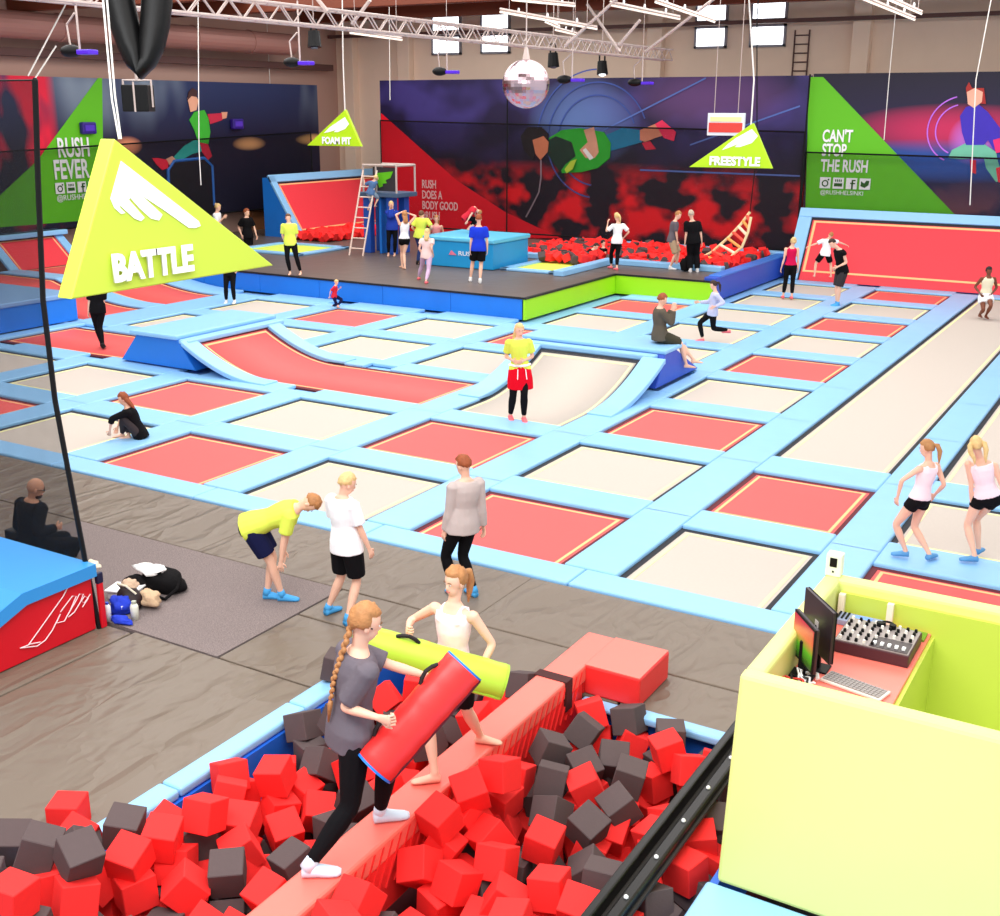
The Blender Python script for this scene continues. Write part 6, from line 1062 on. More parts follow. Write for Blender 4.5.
        if st == 'long':
            loft(bm, [(H(0, -.03, .04), HM @ Vector((.08, 0, 0)) * hk, HM @ Vector((0, .07, 0)) * hk), (H(0, -.06, -.06), HM @ Vector((.085, 0, 0)) * hk, HM @ Vector((0, .05, 0)) * hk), (H(0, -.09, -.17), HM @ Vector((.08, 0, 0)) * hk, HM @ Vector((0, .035, 0)) * hk), (H(0, -.1, -.26), HM @ Vector((.05, 0, 0)) * hk, HM @ Vector((0, .02, 0)) * hk)], 14)
        ho = obj('hair', bm, hm, t, smooth=True)
        if st == 'braid':
            bm = B(); bk = -Vector((*d['f'], 0)); p0 = H(-.0, -.085, -.03); p1 = V['neck'] + bk * .11 * s; p2 = V['pel'] + up * T * .72 + bk * .145 * s; p3 = V['pel'] + up * T * .42 + bk * .15 * s
            def bz_(f): 
                L_ = [p0, p1, p2, p3]; g = f * 3; i = min(int(g), 2); return L_[i].lerp(L_[i + 1], g - i)
            for i in range(22):
                f = i / 22; p = bz_(f * .97); dr = (bz_(min(1, f * .97 + .03)) - p).normalized(); sx_ = dr.cross(bk).normalized() * (.009 if i % 2 else -.009)
                r = .024 * (1 - .35 * f); fm = frame_of(dr); ell(bm, p + sx_, (r, r * .9, r * 1.2), Matrix((fm[1], fm[2], fm[0])).transposed(), 8, 6)
            tube(bm, [bz_(.95), bz_(1), bz_(1) - up * .14], [.014, .02, .006], 8); obj('braid', bm, hm, t, smooth=True)
            bm = B(); tube(bm, [H(.07, .03, .0), H(.0, -.09, .0), H(-.07, .03, .0)], .006, 5); obj('hair_tie', bm, BLACKM, t)
    return t
PLAB = {
 'bent_yellow': 'ginger boy in neon yellow t-shirt and navy shorts bending over, on the floor mats', 'white_tee': 'blond boy in white t-shirt and black shorts standing beside the bending boy',
 'grey_sweater': 'boy in loose grey sweater and black trousers walking away at the trampoline edge', 'braid_girl': 'girl with long braid in grey t-shirt holding a red roll, on the red beam',
 'tank_girl': 'girl in white tank top holding the lime roll, on the red beam', 'bald_man': 'bald bearded man in black seated behind the red ramp block at left',
 'squat_girl': 'girl in black top and charcoal trousers squatting on a grey trampoline at left', 'red_skirt': 'blond girl in neon t-shirt with red jumper tied around her waist',
 'runner': 'girl in lavender sweater running across the trampolines behind the seated man', 'seated_man': 'man in olive sweater sitting on the ramp block with bare legs hanging down',
 'pink_vest': 'blond woman in crimson vest and black leggings standing near the red slope', 'jump_boy': 'boy in white t-shirt and black shorts jumping with arms spread at the red slope',
 'black_vest_man': 'man in black sleeveless shirt and charcoal shorts leaning forward by the red slope', 'jersey_man': 'man in pale sports jersey landing on the long lane at far right',
 'yellow_tee_man': 'man in neon yellow t-shirt and black trousers facing us on the platform edge', 'toddler': 'small blond toddler in red shirt at the foot of the platform',
 'ladder_boy': 'small blond boy in denim blue climbing the ladder', 'blue_jacket': 'person in blue jacket with hands at face beside the climbing tower',
 'white_top_girl': 'girl with ginger hair and white top holding her hands behind her head', 'yellow_tee_back': 'person in loose neon yellow t-shirt seen from behind beside the blue vault box',
 'legging_child': 'blond child in patterned lilac leggings on the platform, in front of the vault box', 'behind_box': 'girl in pink and white top standing behind the blue vault box',
 'on_box': 'child in red t-shirt bending over on top of the blue vault box', 'blue_tee_man': 'man in royal blue t-shirt and black shorts in front of the vault box',
 'white_tee_woman': 'blond woman in white t-shirt and black leggings at the back pit corner', 'pit_person': 'dark dressed person climbing out of the back foam pit',
 'pit_child': 'dark haired child among the cubes of the back foam pit', 'khaki_man': 'ginger man in grey t-shirt and khaki shorts at the back pit', 'black_tee_man': 'man all in black seen from behind at the back pit',
 'black_suit': 'person in black standing on the curved red trampoline under the BATTLE sign', 'sign_hidden': 'person in black trousers half hidden by the right end of the BATTLE sign',
 'tan_back_man': 'person in black t-shirt standing by the brown door at the left print', 'phone_woman': 'blond woman in white t-shirt looking at a phone by the left print',
 'girl_a': 'girl with long ponytail, pink top and black shorts, left of the pigtailed girl', 'girl_b': 'girl with pigtails, pink top and black shorts, at the right edge'}
for key, d, c in [
('bent_yellow', {'h': 1.781, 'f': [0.86, 0.51], 'hf': [0.901, 0.434], 'fl': [0.86, 0.51], 'fr': [0.86, 0.51], 'head': [-8.078, 9.42, 1.176], 'neck': [-8.207, 9.343, 1.109], 'pel': [-8.647, 9.082, 0.909], 'SL': [-8.332, 9.468, 1.092], 'SR': [-8.157, 9.174, 1.092], 'EL': [-8.415, 9.418, 0.808], 'WL': [-8.461, 9.391, 0.549], 'ER': [-8.229, 9.131, 0.803], 'WR': [-8.264, 9.111, 0.543], 'HL': [-8.693, 9.16, 0.909], 'HR': [-8.6, 9.004, 0.909], 'KL': [-8.504, 9.242, 0.509], 'KR': [-8.447, 9.129, 0.505], 'AL': [-8.559, 9.168, 0.079], 'AR': [-8.373, 9.21, 0.079]}, {'shirt': ('neon', 0.75), 'pants': ('navy', 0.8, 'loose'), 'socks': 'blue', 'hair': ('ginger', 'short'), 'headpitch': -50}),
('white_tee', {'h': 1.72, 'f': [0.162, 0.987], 'hf': [0.633, 0.774], 'fl': [0.162, 0.987], 'fr': [0.162, 0.987], 'head': [-7.366, 9.222, 1.579], 'neck': [-7.425, 9.187, 1.425], 'pel': [-7.399, 9.202, 0.896], 'SL': [-7.586, 9.215, 1.38], 'SR': [-7.26, 9.161, 1.38], 'EL': [-7.63, 9.284, 1.102], 'WL': [-7.655, 9.374, 0.865], 'ER': [-7.21, 9.215, 1.1], 'WR': [-7.161, 9.293, 0.862], 'HL': [-7.486, 9.216, 0.896], 'HR': [-7.313, 9.188, 0.896], 'KL': [-7.537, 9.27, 0.467], 'KR': [-7.31, 9.254, 0.466], 'AL': [-7.684, 9.193, 0.076], 'AR': [-7.325, 9.086, 0.076]}, {'shirt': ('white', 0.8), 'pants': ('black', 0.85, 'loose'), 'socks': 'blue', 'hair': ('blond', 'short')}),
('grey_sweater', {'h': 1.72, 'f': [-0.889, 0.459], 'hf': [-0.997, 0.075], 'fl': [-0.889, 0.459], 'fr': [-0.889, 0.459], 'head': [-6.654, 10.398, 1.59], 'neck': [-6.624, 10.416, 1.416], 'pel': [-6.661, 10.394, 0.888], 'SL': [-6.703, 10.267, 1.372], 'SR': [-6.552, 10.561, 1.372], 'EL': [-6.74, 10.252, 1.084], 'WL': [-6.804, 10.239, 0.838], 'ER': [-6.526, 10.573, 1.083], 'WR': [-6.518, 10.612, 0.831], 'HL': [-6.701, 10.316, 0.888], 'HR': [-6.621, 10.472, 0.888], 'KL': [-6.861, 10.334, 0.484], 'KR': [-6.722, 10.481, 0.465], 'AL': [-6.743, 10.344, 0.076], 'AR': [-6.552, 10.46, 0.076]}, {'shirt': ('greysweat', 2, 'loose'), 'pants': ('black', 2), 'socks': 'blue', 'hair': ('auburn', 'short')}),
('braid_girl', {'h': 1.978, 'f': [0.489, 0.872], 'hf': [0.698, 0.716], 'fl': [0.698, 0.716], 'fr': [0.812, 0.583], 'head': [-4.428, 5.688, 2.071], 'neck': [-4.481, 5.657, 1.854], 'pel': [-4.547, 5.617, 1.25], 'SL': [-4.652, 5.746, 1.803], 'SR': [-4.321, 5.56, 1.803], 'EL': [-4.384, 5.898, 1.675], 'WL': [-4.131, 6.022, 1.594], 'ER': [-4.476, 5.48, 1.519], 'WR': [-4.183, 5.479, 1.522], 'HL': [-4.635, 5.667, 1.25], 'HR': [-4.459, 5.568, 1.25], 'KL': [-4.451, 5.913, 0.855], 'KR': [-4.452, 5.474, 0.759], 'AL': [-4.578, 5.975, 0.387], 'AR': [-4.616, 5.201, 0.387]}, {'shirt': ('greytee', 0.85), 'pants': ('black', 2), 'socks': 'whiteblue', 'hair': ('ginger', 'braid')}),
('tank_girl', {'h': 1.738, 'f': [0.047, -0.999], 'hf': [-0.247, -0.969], 'fl': [0.935, 0.353], 'fr': [-0.78, -0.625], 'head': [-4.532, 6.955, 1.89], 'neck': [-4.54, 6.95, 1.688], 'pel': [-4.554, 6.942, 1.152], 'SL': [-4.374, 6.957, 1.642], 'SR': [-4.707, 6.942, 1.642], 'EL': [-4.241, 7.044, 1.396], 'WL': [-4.274, 6.877, 1.202], 'ER': [-4.947, 6.943, 1.473], 'WR': [-4.822, 6.722, 1.522], 'HL': [-4.465, 6.946, 1.152], 'HR': [-4.643, 6.938, 1.152], 'KL': [-4.499, 7.065, 0.731], 'KR': [-4.66, 6.73, 0.765], 'AL': [-4.523, 7.307, 0.377], 'AR': [-4.515, 6.618, 0.377]}, {'shirt': ('pinktank', 0), 'pants': ('black', 0.85), 'socks': None, 'hair': ('ginger', 'ponytail')}),
('bald_man', {'h': 1.95, 'f': [0.023, 1], 'hf': [0.606, 0.795], 'fl': [0.023, 1], 'fr': [0.023, 1], 'head': [-11.796, 8.662, 0.925], 'neck': [-11.856, 8.626, 0.763], 'pel': [-11.921, 8.587, 0.166], 'SL': [-12.049, 8.627, 0.712], 'SR': [-11.675, 8.619, 0.712], 'EL': [-12.131, 8.585, 0.396], 'WL': [-12.032, 8.812, 0.246], 'ER': [-11.557, 8.439, 0.463], 'WR': [-11.595, 8.724, 0.428], 'HL': [-12.021, 8.59, 0.166], 'HR': [-11.821, 8.585, 0.166], 'KL': [-11.731, 8.985, 0.217], 'KR': [-11.465, 8.924, 0.202], 'AL': [-11.752, 8.804, -0.229], 'AR': [-11.626, 8.763, -0.223]}, {'shirt': ('black', 2, 'loose'), 'pants': ('black', 2), 'socks': 'black', 'hair': None, 'skin': 'tan', 'beard': 1}),
('squat_girl', {'h': 1.6, 'f': [-0.78, -0.625], 'hf': [-0.735, -0.678], 'fl': [-0.78, -0.625], 'fr': [-0.78, -0.625], 'head': [-15.185, 13.049, 0.697], 'neck': [-15.129, 13.082, 0.543], 'pel': [-14.979, 13.171, 0.082], 'SL': [-15.02, 12.97, 0.504], 'SR': [-15.212, 13.21, 0.504], 'EL': [-15.171, 12.763, 0.421], 'WL': [-15.26, 12.77, 0.201], 'ER': [-15.442, 13.228, 0.364], 'WR': [-15.463, 13.119, 0.154], 'HL': [-14.928, 13.108, 0.082], 'HR': [-15.03, 13.235, 0.082], 'KL': [-15.097, 12.931, 0.404], 'KR': [-15.257, 13.181, 0.413], 'AL': [-15.277, 13.043, 0.071], 'AR': [-15.119, 13.039, 0.071]}, {'shirt': ('black', 1.4), 'pants': ('charcoal', 2), 'socks': None, 'hair': ('auburn', 'long')}),
('red_skirt', {'h': 1.809, 'f': [0.625, -0.78], 'hf': [0.774, -0.633], 'fl': [0.625, -0.78], 'fr': [0.625, -0.78], 'head': [-10.08, 17.637, 1.643], 'neck': [-10.087, 17.633, 1.497], 'pel': [-10.067, 17.644, 0.94], 'SL': [-9.949, 17.742, 1.449], 'SR': [-10.22, 17.525, 1.449], 'EL': [-9.917, 17.845, 1.164], 'WL': [-9.948, 17.581, 1.133], 'ER': [-10.32, 17.581, 1.166], 'WR': [-10.095, 17.437, 1.142], 'HL': [-9.995, 17.702, 0.94], 'HR': [-10.14, 17.587, 0.94], 'KL': [-9.917, 17.546, 0.517], 'KR': [-10.118, 17.498, 0.491], 'AL': [-9.962, 17.627, 0.08], 'AR': [-10.242, 17.62, 0.08]}, {'shirt': ('neon', 0.7), 'pants': ('black', 1.9), 'socks': 'pink', 'hair': ('blond', 'long'), 'skirt': 'red'}),
('runner', {'h': 1.6, 'f': [-0.901, -0.434], 'hf': [-0.86, -0.51], 'fl': [-0.901, -0.434], 'fr': [-0.901, -0.434], 'head': [-9.804, 26.601, 1.377], 'neck': [-9.751, 26.632, 1.212], 'pel': [-9.788, 26.61, 0.721], 'SL': [-9.687, 26.492, 1.17], 'SR': [-9.82, 26.769, 1.17], 'EL': [-9.503, 26.555, 0.983], 'WL': [-9.657, 26.394, 0.902], 'ER': [-9.956, 26.783, 0.937], 'WR': [-10.168, 26.678, 0.928], 'HL': [-9.753, 26.536, 0.721], 'HR': [-9.824, 26.684, 0.721], 'KL': [-9.748, 26.607, 0.323], 'KR': [-10.073, 26.513, 0.451], 'AL': [-9.422, 26.828, 0.287], 'AR': [-9.965, 26.505, 0.071]}, {'shirt': ('lavender', 1.9), 'pants': ('black', 2), 'socks': 'pink', 'hair': ('darkbrown', 'ponytail')}),
('seated_man', {'h': 1.855, 'f': [0.812, 0.583], 'hf': [0.812, 0.583], 'fl': [0.901, 0.434], 'fr': [0.901, 0.434], 'head': [-9.219, 22.078, 1.676], 'neck': [-9.262, 22.052, 1.506], 'pel': [-9.24, 22.065, 0.935], 'SL': [-9.364, 22.198, 1.458], 'SR': [-9.156, 21.909, 1.458], 'EL': [-9.227, 22.298, 1.195], 'WL': [-9.14, 22.389, 1.44], 'ER': [-8.969, 22, 1.225], 'WR': [-8.94, 22.014, 1.498], 'HL': [-9.296, 22.142, 0.935], 'HR': [-9.185, 21.988, 0.935], 'KL': [-8.896, 22.329, 0.777], 'KR': [-8.843, 22.257, 0.761], 'AL': [-8.616, 22.436, 0.43], 'AR': [-8.741, 22.361, 0.327]}, {'shirt': ('olive', 1.95, 'loose'), 'pants': ('olivedark', 0.95, 'loose'), 'socks': None, 'hair': ('auburn', 'short')}),
('pink_vest', {'h': 1.814, 'f': [-0.434, 0.901], 'hf': [-0.51, 0.86], 'fl': [-0.434, 0.901], 'fr': [-0.434, 0.901], 'head': [-10.229, 34.316, 1.69], 'neck': [-10.254, 34.301, 1.537], 'pel': [-10.25, 34.304, 0.978], 'SL': [-10.41, 34.226, 1.489], 'SR': [-10.097, 34.377, 1.489], 'EL': [-10.435, 34.2, 1.186], 'WL': [-10.491, 34.178, 0.923], 'ER': [-10.06, 34.378, 1.186], 'WR': [-10.048, 34.406, 0.919], 'HL': [-10.334, 34.263, 0.978], 'HR': [-10.167, 34.344, 0.978], 'KL': [-10.376, 34.327, 0.526], 'KR': [-10.172, 34.369, 0.52], 'AL': [-10.408, 34.29, 0.08], 'AR': [-10.142, 34.288, 0.08]}, {'shirt': ('crimson', 0), 'pants': ('black', 1.8), 'socks': 'pink', 'hair': ('blond', 'bun')}),
('jump_boy', {'h': 1.5, 'f': [-0.51, 0.86], 'hf': [-0.51, 0.86], 'fl': [-0.51, 0.86], 'fr': [-0.51, 0.86], 'head': [-10.038, 37.696, 1.599], 'neck': [-10.101, 37.659, 1.483], 'pel': [-10.147, 37.632, 1.024], 'SL': [-10.228, 37.583, 1.444], 'SR': [-9.981, 37.73, 1.444], 'EL': [-10.42, 37.454, 1.34], 'WL': [-10.605, 37.36, 1.261], 'ER': [-9.766, 37.847, 1.382], 'WR': [-9.591, 37.962, 1.306], 'HL': [-10.213, 37.592, 1.024], 'HR': [-10.081, 37.671, 1.024], 'KL': [-10.402, 37.548, 0.699], 'KR': [-9.983, 37.805, 0.683], 'AL': [-10.393, 37.486, 0.333], 'AR': [-9.934, 37.758, 0.319]}, {'shirt': ('white', 0.8), 'pants': ('black', 0.8, 'loose'), 'socks': None, 'hair': ('ginger', 'short')}),
('black_vest_man', {'h': 1.94, 'f': [-0.698, -0.716], 'hf': [-0.633, -0.774], 'fl': [-0.633, -0.774], 'fr': [-0.633, -0.774], 'head': [-8.852, 33.507, 1.797], 'neck': [-8.671, 33.614, 1.63], 'pel': [-8.557, 33.682, 1.047], 'SL': [-8.528, 33.49, 1.58], 'SR': [-8.794, 33.75, 1.58], 'EL': [-8.421, 33.561, 1.28], 'WL': [-8.602, 33.365, 1.174], 'ER': [-8.631, 33.915, 1.35], 'WR': [-8.765, 33.825, 1.112], 'HL': [-8.486, 33.612, 1.047], 'HR': [-8.628, 33.751, 1.047], 'KL': [-8.568, 33.586, 0.564], 'KR': [-8.675, 33.69, 0.562], 'AL': [-8.574, 33.617, 0.086], 'AR': [-8.625, 33.696, 0.086]}, {'shirt': ('black', 0.3), 'pants': ('charcoal', 0.95, 'loose'), 'socks': 'blue', 'hair': ('darkbrown', 'short')}),
('jersey_man', {'h': 1.75, 'f': [0.51, -0.86], 'hf': [0.51, -0.86], 'fl': [0.51, -0.86], 'fr': [0.51, -0.86], 'head': [-4.642, 33.858, 1.265], 'neck': [-4.639, 33.859, 1.12], 'pel': [-4.649, 33.854, 0.581], 'SL': [-4.495, 33.945, 1.074], 'SR': [-4.784, 33.773, 1.074], 'EL': [-4.423, 34.071, 0.818], 'WL': [-4.486, 33.858, 0.685], 'ER': [-4.946, 33.817, 0.832], 'WR': [-4.781, 33.682, 0.683], 'HL': [-4.572, 33.9, 0.581], 'HR': [-4.725, 33.808, 0.581], 'KL': [-4.434, 33.526, 0.388], 'KR': [-4.616, 33.529, 0.255], 'AL': [-4.57, 33.793, 0.077], 'AR': [-4.751, 33.9, 0.077]}, {'shirt': ('jersey', 0), 'pants': ('white', 0.5, 'loose'), 'socks': None, 'hair': ('blackhair', 'short'), 'skin': 'brown'}),
('yellow_tee_man', {'h': 1.823, 'f': [0.48, -0.877], 'hf': [0.51, -0.86], 'fl': [0.48, -0.877], 'fr': [0.48, -0.877], 'head': [-23.448, 26.984, 2.291], 'neck': [-23.438, 26.99, 2.132], 'pel': [-23.427, 26.996, 1.571], 'SL': [-23.283, 27.074, 2.085], 'SR': [-23.59, 26.906, 2.085], 'EL': [-23.289, 27.142, 1.785], 'WL': [-23.444, 27.153, 1.564], 'ER': [-23.661, 26.924, 1.786], 'WR': [-23.659, 27.04, 1.542], 'HL': [-23.345, 27.041, 1.571], 'HR': [-23.508, 26.952, 1.571], 'KL': [-23.258, 27.055, 1.118], 'KR': [-23.464, 26.869, 1.119], 'AL': [-23.194, 27.14, 0.68], 'AR': [-23.462, 26.97, 0.68]}, {'shirt': ('neon', 0.85), 'pants': ('black', 2), 'socks': None, 'hair': ('brown', 'short')}),
('toddler', {'h': 0.98, 'f': [0.901, 0.434], 'hf': [0.935, 0.353], 'fl': [0.901, 0.434], 'fr': [0.901, 0.434], 'head': [-20.746, 25.799, 0.71], 'neck': [-20.771, 25.783, 0.62], 'pel': [-20.817, 25.757, 0.323], 'SL': [-20.816, 25.866, 0.595], 'SR': [-20.734, 25.696, 0.595], 'EL': [-20.826, 25.861, 0.43], 'WL': [-20.737, 25.913, 0.532], 'ER': [-20.84, 25.635, 0.484], 'WR': [-20.869, 25.617, 0.343], 'HL': [-20.838, 25.802, 0.323], 'HR': [-20.795, 25.711, 0.323], 'KL': [-20.618, 25.867, 0.231], 'KR': [-20.707, 25.716, 0.091], 'AL': [-20.685, 25.73, 0.043], 'AR': [-20.931, 25.794, 0.043]}, {'shirt': ('redtee', 0.9), 'pants': ('navy', 1.8), 'socks': None, 'hair': ('blond', 'short')}),
('ladder_boy', {'h': 1.3, 'f': [-0.186, 0.983], 'hf': [-0.353, 0.935], 'fl': [-0.186, 0.983], 'fr': [-0.186, 0.983], 'head': [-24.254, 32.476, 3.195], 'neck': [-24.322, 32.435, 3.088], 'pel': [-24.414, 32.381, 2.702], 'SL': [-24.453, 32.407, 3.056], 'SR': [-24.208, 32.454, 3.056], 'EL': [-24.645, 32.396, 2.951], 'WL': [-24.711, 32.429, 3.13], 'ER': [-24.374, 32.55, 2.949], 'WR': [-24.274, 32.589, 3.109], 'HL': [-24.479, 32.369, 2.702], 'HR': [-24.348, 32.393, 2.702], 'KL': [-24.476, 32.527, 2.414], 'KR': [-24.294, 32.666, 2.526], 'AL': [-24.501, 32.329, 2.162], 'AR': [-24.295, 32.452, 2.287]}, {'shirt': ('denim', 0.9), 'pants': ('denimlight', 1, 'loose'), 'socks': None, 'hair': ('blond', 'short')}),
('blue_jacket', {'h': 1.831, 'f': [0.51, -0.86], 'hf': [0.51, -0.86], 'fl': [0.51, -0.86], 'fr': [0.51, -0.86], 'head': [-23.61, 32.458, 2.316], 'neck': [-23.595, 32.467, 2.139], 'pel': [-23.598, 32.465, 1.575], 'SL': [-23.444, 32.556, 2.092], 'SR': [-23.746, 32.377, 2.092], 'EL': [-23.464, 32.284, 1.948], 'WL': [-23.483, 32.37, 2.204], 'ER': [-23.52, 32.247, 1.925], 'WR': [-23.567, 32.32, 2.183], 'HL': [-23.517, 32.513, 1.575], 'HR': [-23.678, 32.417, 1.575], 'KL': [-23.462, 32.439, 1.121], 'KR': [-23.656, 32.319, 1.123], 'AL': [-23.545, 32.5, 0.681], 'AR': [-23.721, 32.388, 0.681]}, {'shirt': ('bluejacket', 2, 'loose'), 'pants': ('black', 2), 'socks': None, 'hair': ('blond', 'short')}),
('white_top_girl', {'h': 1.782, 'f': [-0.872, 0.489], 'hf': [-0.826, 0.564], 'fl': [-0.872, 0.489], 'fr': [-0.872, 0.489], 'head': [-21.32, 29.992, 2.262], 'neck': [-21.315, 29.995, 2.055], 'pel': [-21.334, 29.984, 1.506], 'SL': [-21.4, 29.845, 2.009], 'SR': [-21.233, 30.144, 2.009], 'EL': [-21.469, 29.744, 2.283], 'WL': [-21.378, 29.975, 2.373], 'ER': [-21.077, 30.278, 2.227], 'WR': [-21.298, 30.163, 2.315], 'HL': [-21.378, 29.905, 1.506], 'HR': [-21.289, 30.064, 1.506], 'KL': [-21.512, 30.09, 1.118], 'KR': [-21.38, 30.011, 1.068], 'AL': [-21.499, 30.067, 0.679], 'AR': [-21.245, 29.857, 0.679]}, {'shirt': ('white', 0), 'pants': ('black', 0.35), 'socks': None, 'hair': ('ginger', 'long')}),
('yellow_tee_back', {'h': 1.802, 'f': [-0.186, 0.983], 'hf': [-0.186, 0.983], 'fl': [-0.186, 0.983], 'fr': [-0.186, 0.983], 'head': [-21.454, 31.138, 2.189], 'neck': [-21.447, 31.143, 2.088], 'pel': [-21.509, 31.106, 1.537], 'SL': [-21.622, 31.107, 2.041], 'SR': [-21.282, 31.172, 2.041], 'EL': [-21.737, 30.988, 1.787], 'WL': [-21.686, 31.185, 1.614], 'ER': [-21.083, 31.173, 1.811], 'WR': [-21.306, 31.274, 1.704], 'HL': [-21.6, 31.088, 1.537], 'HR': [-21.419, 31.123, 1.537], 'KL': [-21.579, 31.207, 1.098], 'KR': [-21.53, 31.224, 1.107], 'AL': [-21.591, 31.056, 0.679], 'AR': [-21.52, 31.1, 0.679]}, {'shirt': ('neon', 0.8, 'loose'), 'pants': ('denimdark', 2), 'socks': 'black', 'hair': ('brown', 'short')}),
('legging_child', {'h': 1.633, 'f': [-0.353, 0.935], 'hf': [-0.353, 0.935], 'fl': [-0.353, 0.935], 'fr': [-0.353, 0.935], 'head': [-19.084, 27.972, 2.017], 'neck': [-19.086, 27.971, 1.858], 'pel': [-19.113, 27.955, 1.355], 'SL': [-19.235, 27.914, 1.815], 'SR': [-18.942, 28.025, 1.815], 'EL': [-19.279, 27.829, 1.557], 'WL': [-19.236, 27.971, 1.366], 'ER': [-18.903, 27.911, 1.567], 'WR': [-18.957, 28.074, 1.396], 'HL': [-19.191, 27.925, 1.355], 'HR': [-19.034, 27.985, 1.355], 'KL': [-19.372, 28.075, 1.016], 'KR': [-18.982, 27.866, 0.963], 'AL': [-19.56, 28.172, 0.672], 'AR': [-18.9, 27.599, 0.672]}, {'shirt': ('whitepattern', 0.5), 'pants': ('lilac', 2), 'socks': 'pink', 'hair': ('blond', 'long')}),
('behind_box', {'h': 1.84, 'f': [0.51, -0.86], 'hf': [0.353, -0.935], 'fl': [0.51, -0.86], 'fr': [0.51, -0.86], 'head': [-23.094, 34.429, 1.729], 'neck': [-23.096, 34.428, 1.529], 'pel': [-23.112, 34.418, 0.962], 'SL': [-22.945, 34.517, 1.48], 'SR': [-23.249, 34.337, 1.48], 'EL': [-22.949, 34.675, 1.214], 'WL': [-22.888, 34.493, 1.02], 'ER': [-23.363, 34.425, 1.206], 'WR': [-23.205, 34.304, 1.018], 'HL': [-23.031, 34.466, 0.962], 'HR': [-23.192, 34.37, 0.962], 'KL': [-23.035, 34.39, 0.503], 'KR': [-23.132, 34.33, 0.502], 'AL': [-23.072, 34.442, 0.053], 'AR': [-23.17, 34.383, 0.052]}, {'shirt': ('whitered', 0), 'pants': ('black', 0.8), 'socks': None, 'hair': ('ginger', 'long')}),
('on_box', {'h': 1.5, 'f': [0.698, 0.716], 'hf': [0.758, 0.652], 'fl': [0.698, 0.716], 'fr': [0.698, 0.716], 'head': [-20.227, 32.628, 2.243], 'neck': [-20.317, 32.575, 2.371], 'pel': [-20.6, 32.406, 2.047], 'SL': [-20.444, 32.661, 2.344], 'SR': [-20.238, 32.46, 2.344], 'EL': [-20.381, 32.696, 2.101], 'WL': [-20.351, 32.716, 1.882], 'ER': [-20.333, 32.328, 2.15], 'WR': [-20.391, 32.213, 1.968], 'HL': [-20.655, 32.46, 2.047], 'HR': [-20.545, 32.353, 2.047], 'KL': [-20.35, 32.664, 1.952], 'KR': [-20.247, 32.584, 2.013], 'AL': [-20.522, 32.453, 1.7], 'AR': [-20.431, 32.507, 1.701]}, {'shirt': ('redtee', 0.6), 'pants': ('black', 1.6), 'socks': None, 'hair': ('ginger', 'short')}),
('blue_tee_man', {'h': 1.926, 'f': [-0.583, 0.812], 'hf': [-0.583, 0.812], 'fl': [-0.583, 0.812], 'fr': [-0.583, 0.812], 'head': [-17.73, 28.616, 2.42], 'neck': [-17.726, 28.619, 2.202], 'pel': [-17.738, 28.611, 1.609], 'SL': [-17.877, 28.51, 2.152], 'SR': [-17.577, 28.726, 2.152], 'EL': [-17.897, 28.476, 1.83], 'WL': [-17.93, 28.479, 1.546], 'ER': [-17.531, 28.741, 1.831], 'WR': [-17.527, 28.756, 1.546], 'HL': [-17.819, 28.554, 1.609], 'HR': [-17.658, 28.669, 1.609], 'KL': [-17.966, 28.656, 1.156], 'KR': [-17.686, 28.669, 1.123], 'AL': [-18.027, 28.629, 0.685], 'AR': [-17.615, 28.496, 0.685]}, {'shirt': ('royal', 0.8), 'pants': ('black', 0.8, 'loose'), 'socks': 'white', 'hair': ('auburn', 'short')}),
('white_tee_woman', {'h': 1.73, 'f': [-0.826, 0.564], 'hf': [-0.872, 0.489], 'fl': [-0.826, 0.564], 'fr': [-0.826, 0.564], 'head': [-15.619, 33.42, 2.237], 'neck': [-15.572, 33.448, 2.025], 'pel': [-15.593, 33.435, 1.492], 'SL': [-15.667, 33.309, 1.98], 'SR': [-15.48, 33.584, 1.98], 'EL': [-15.865, 33.212, 1.788], 'WL': [-15.847, 33.261, 2.039], 'ER': [-15.294, 33.658, 1.768], 'WR': [-15.469, 33.684, 1.582], 'HL': [-15.643, 33.362, 1.492], 'HR': [-15.544, 33.508, 1.492], 'KL': [-15.791, 33.462, 1.093], 'KR': [-15.548, 33.412, 1.065], 'AL': [-15.82, 33.554, 0.676], 'AR': [-15.481, 33.248, 0.676]}, {'shirt': ('white', 0.8), 'pants': ('black', 1.8), 'socks': 'pink', 'hair': ('blond', 'ponytail')}),
('pit_person', {'h': 1.7, 'f': [0.983, 0.186], 'hf': [0.983, 0.186], 'fl': [0.983, 0.186], 'fr': [0.983, 0.186], 'head': [-17.033, 34.881, 1.084], 'neck': [-17.124, 34.826, 0.97], 'pel': [-17.407, 34.658, 0.562], 'SL': [-17.179, 34.972, 0.935], 'SR': [-17.118, 34.652, 0.935], 'EL': [-17.127, 34.939, 0.656], 'WL': [-16.924, 35.065, 0.576], 'ER': [-17.088, 34.565, 0.664], 'WR': [-16.897, 34.724, 0.624], 'HL': [-17.424, 34.744, 0.562], 'HR': [-17.391, 34.573, 0.562], 'KL': [-17.02, 34.888, 0.524], 'KR': [-17.015, 34.773, 0.506], 'AL': [-17.325, 34.707, 0.298], 'AR': [-17.368, 34.682, 0.298]}, {'shirt': ('black', 0.4), 'pants': ('black', 2), 'socks': None, 'hair': ('darkbrown', 'short')}),
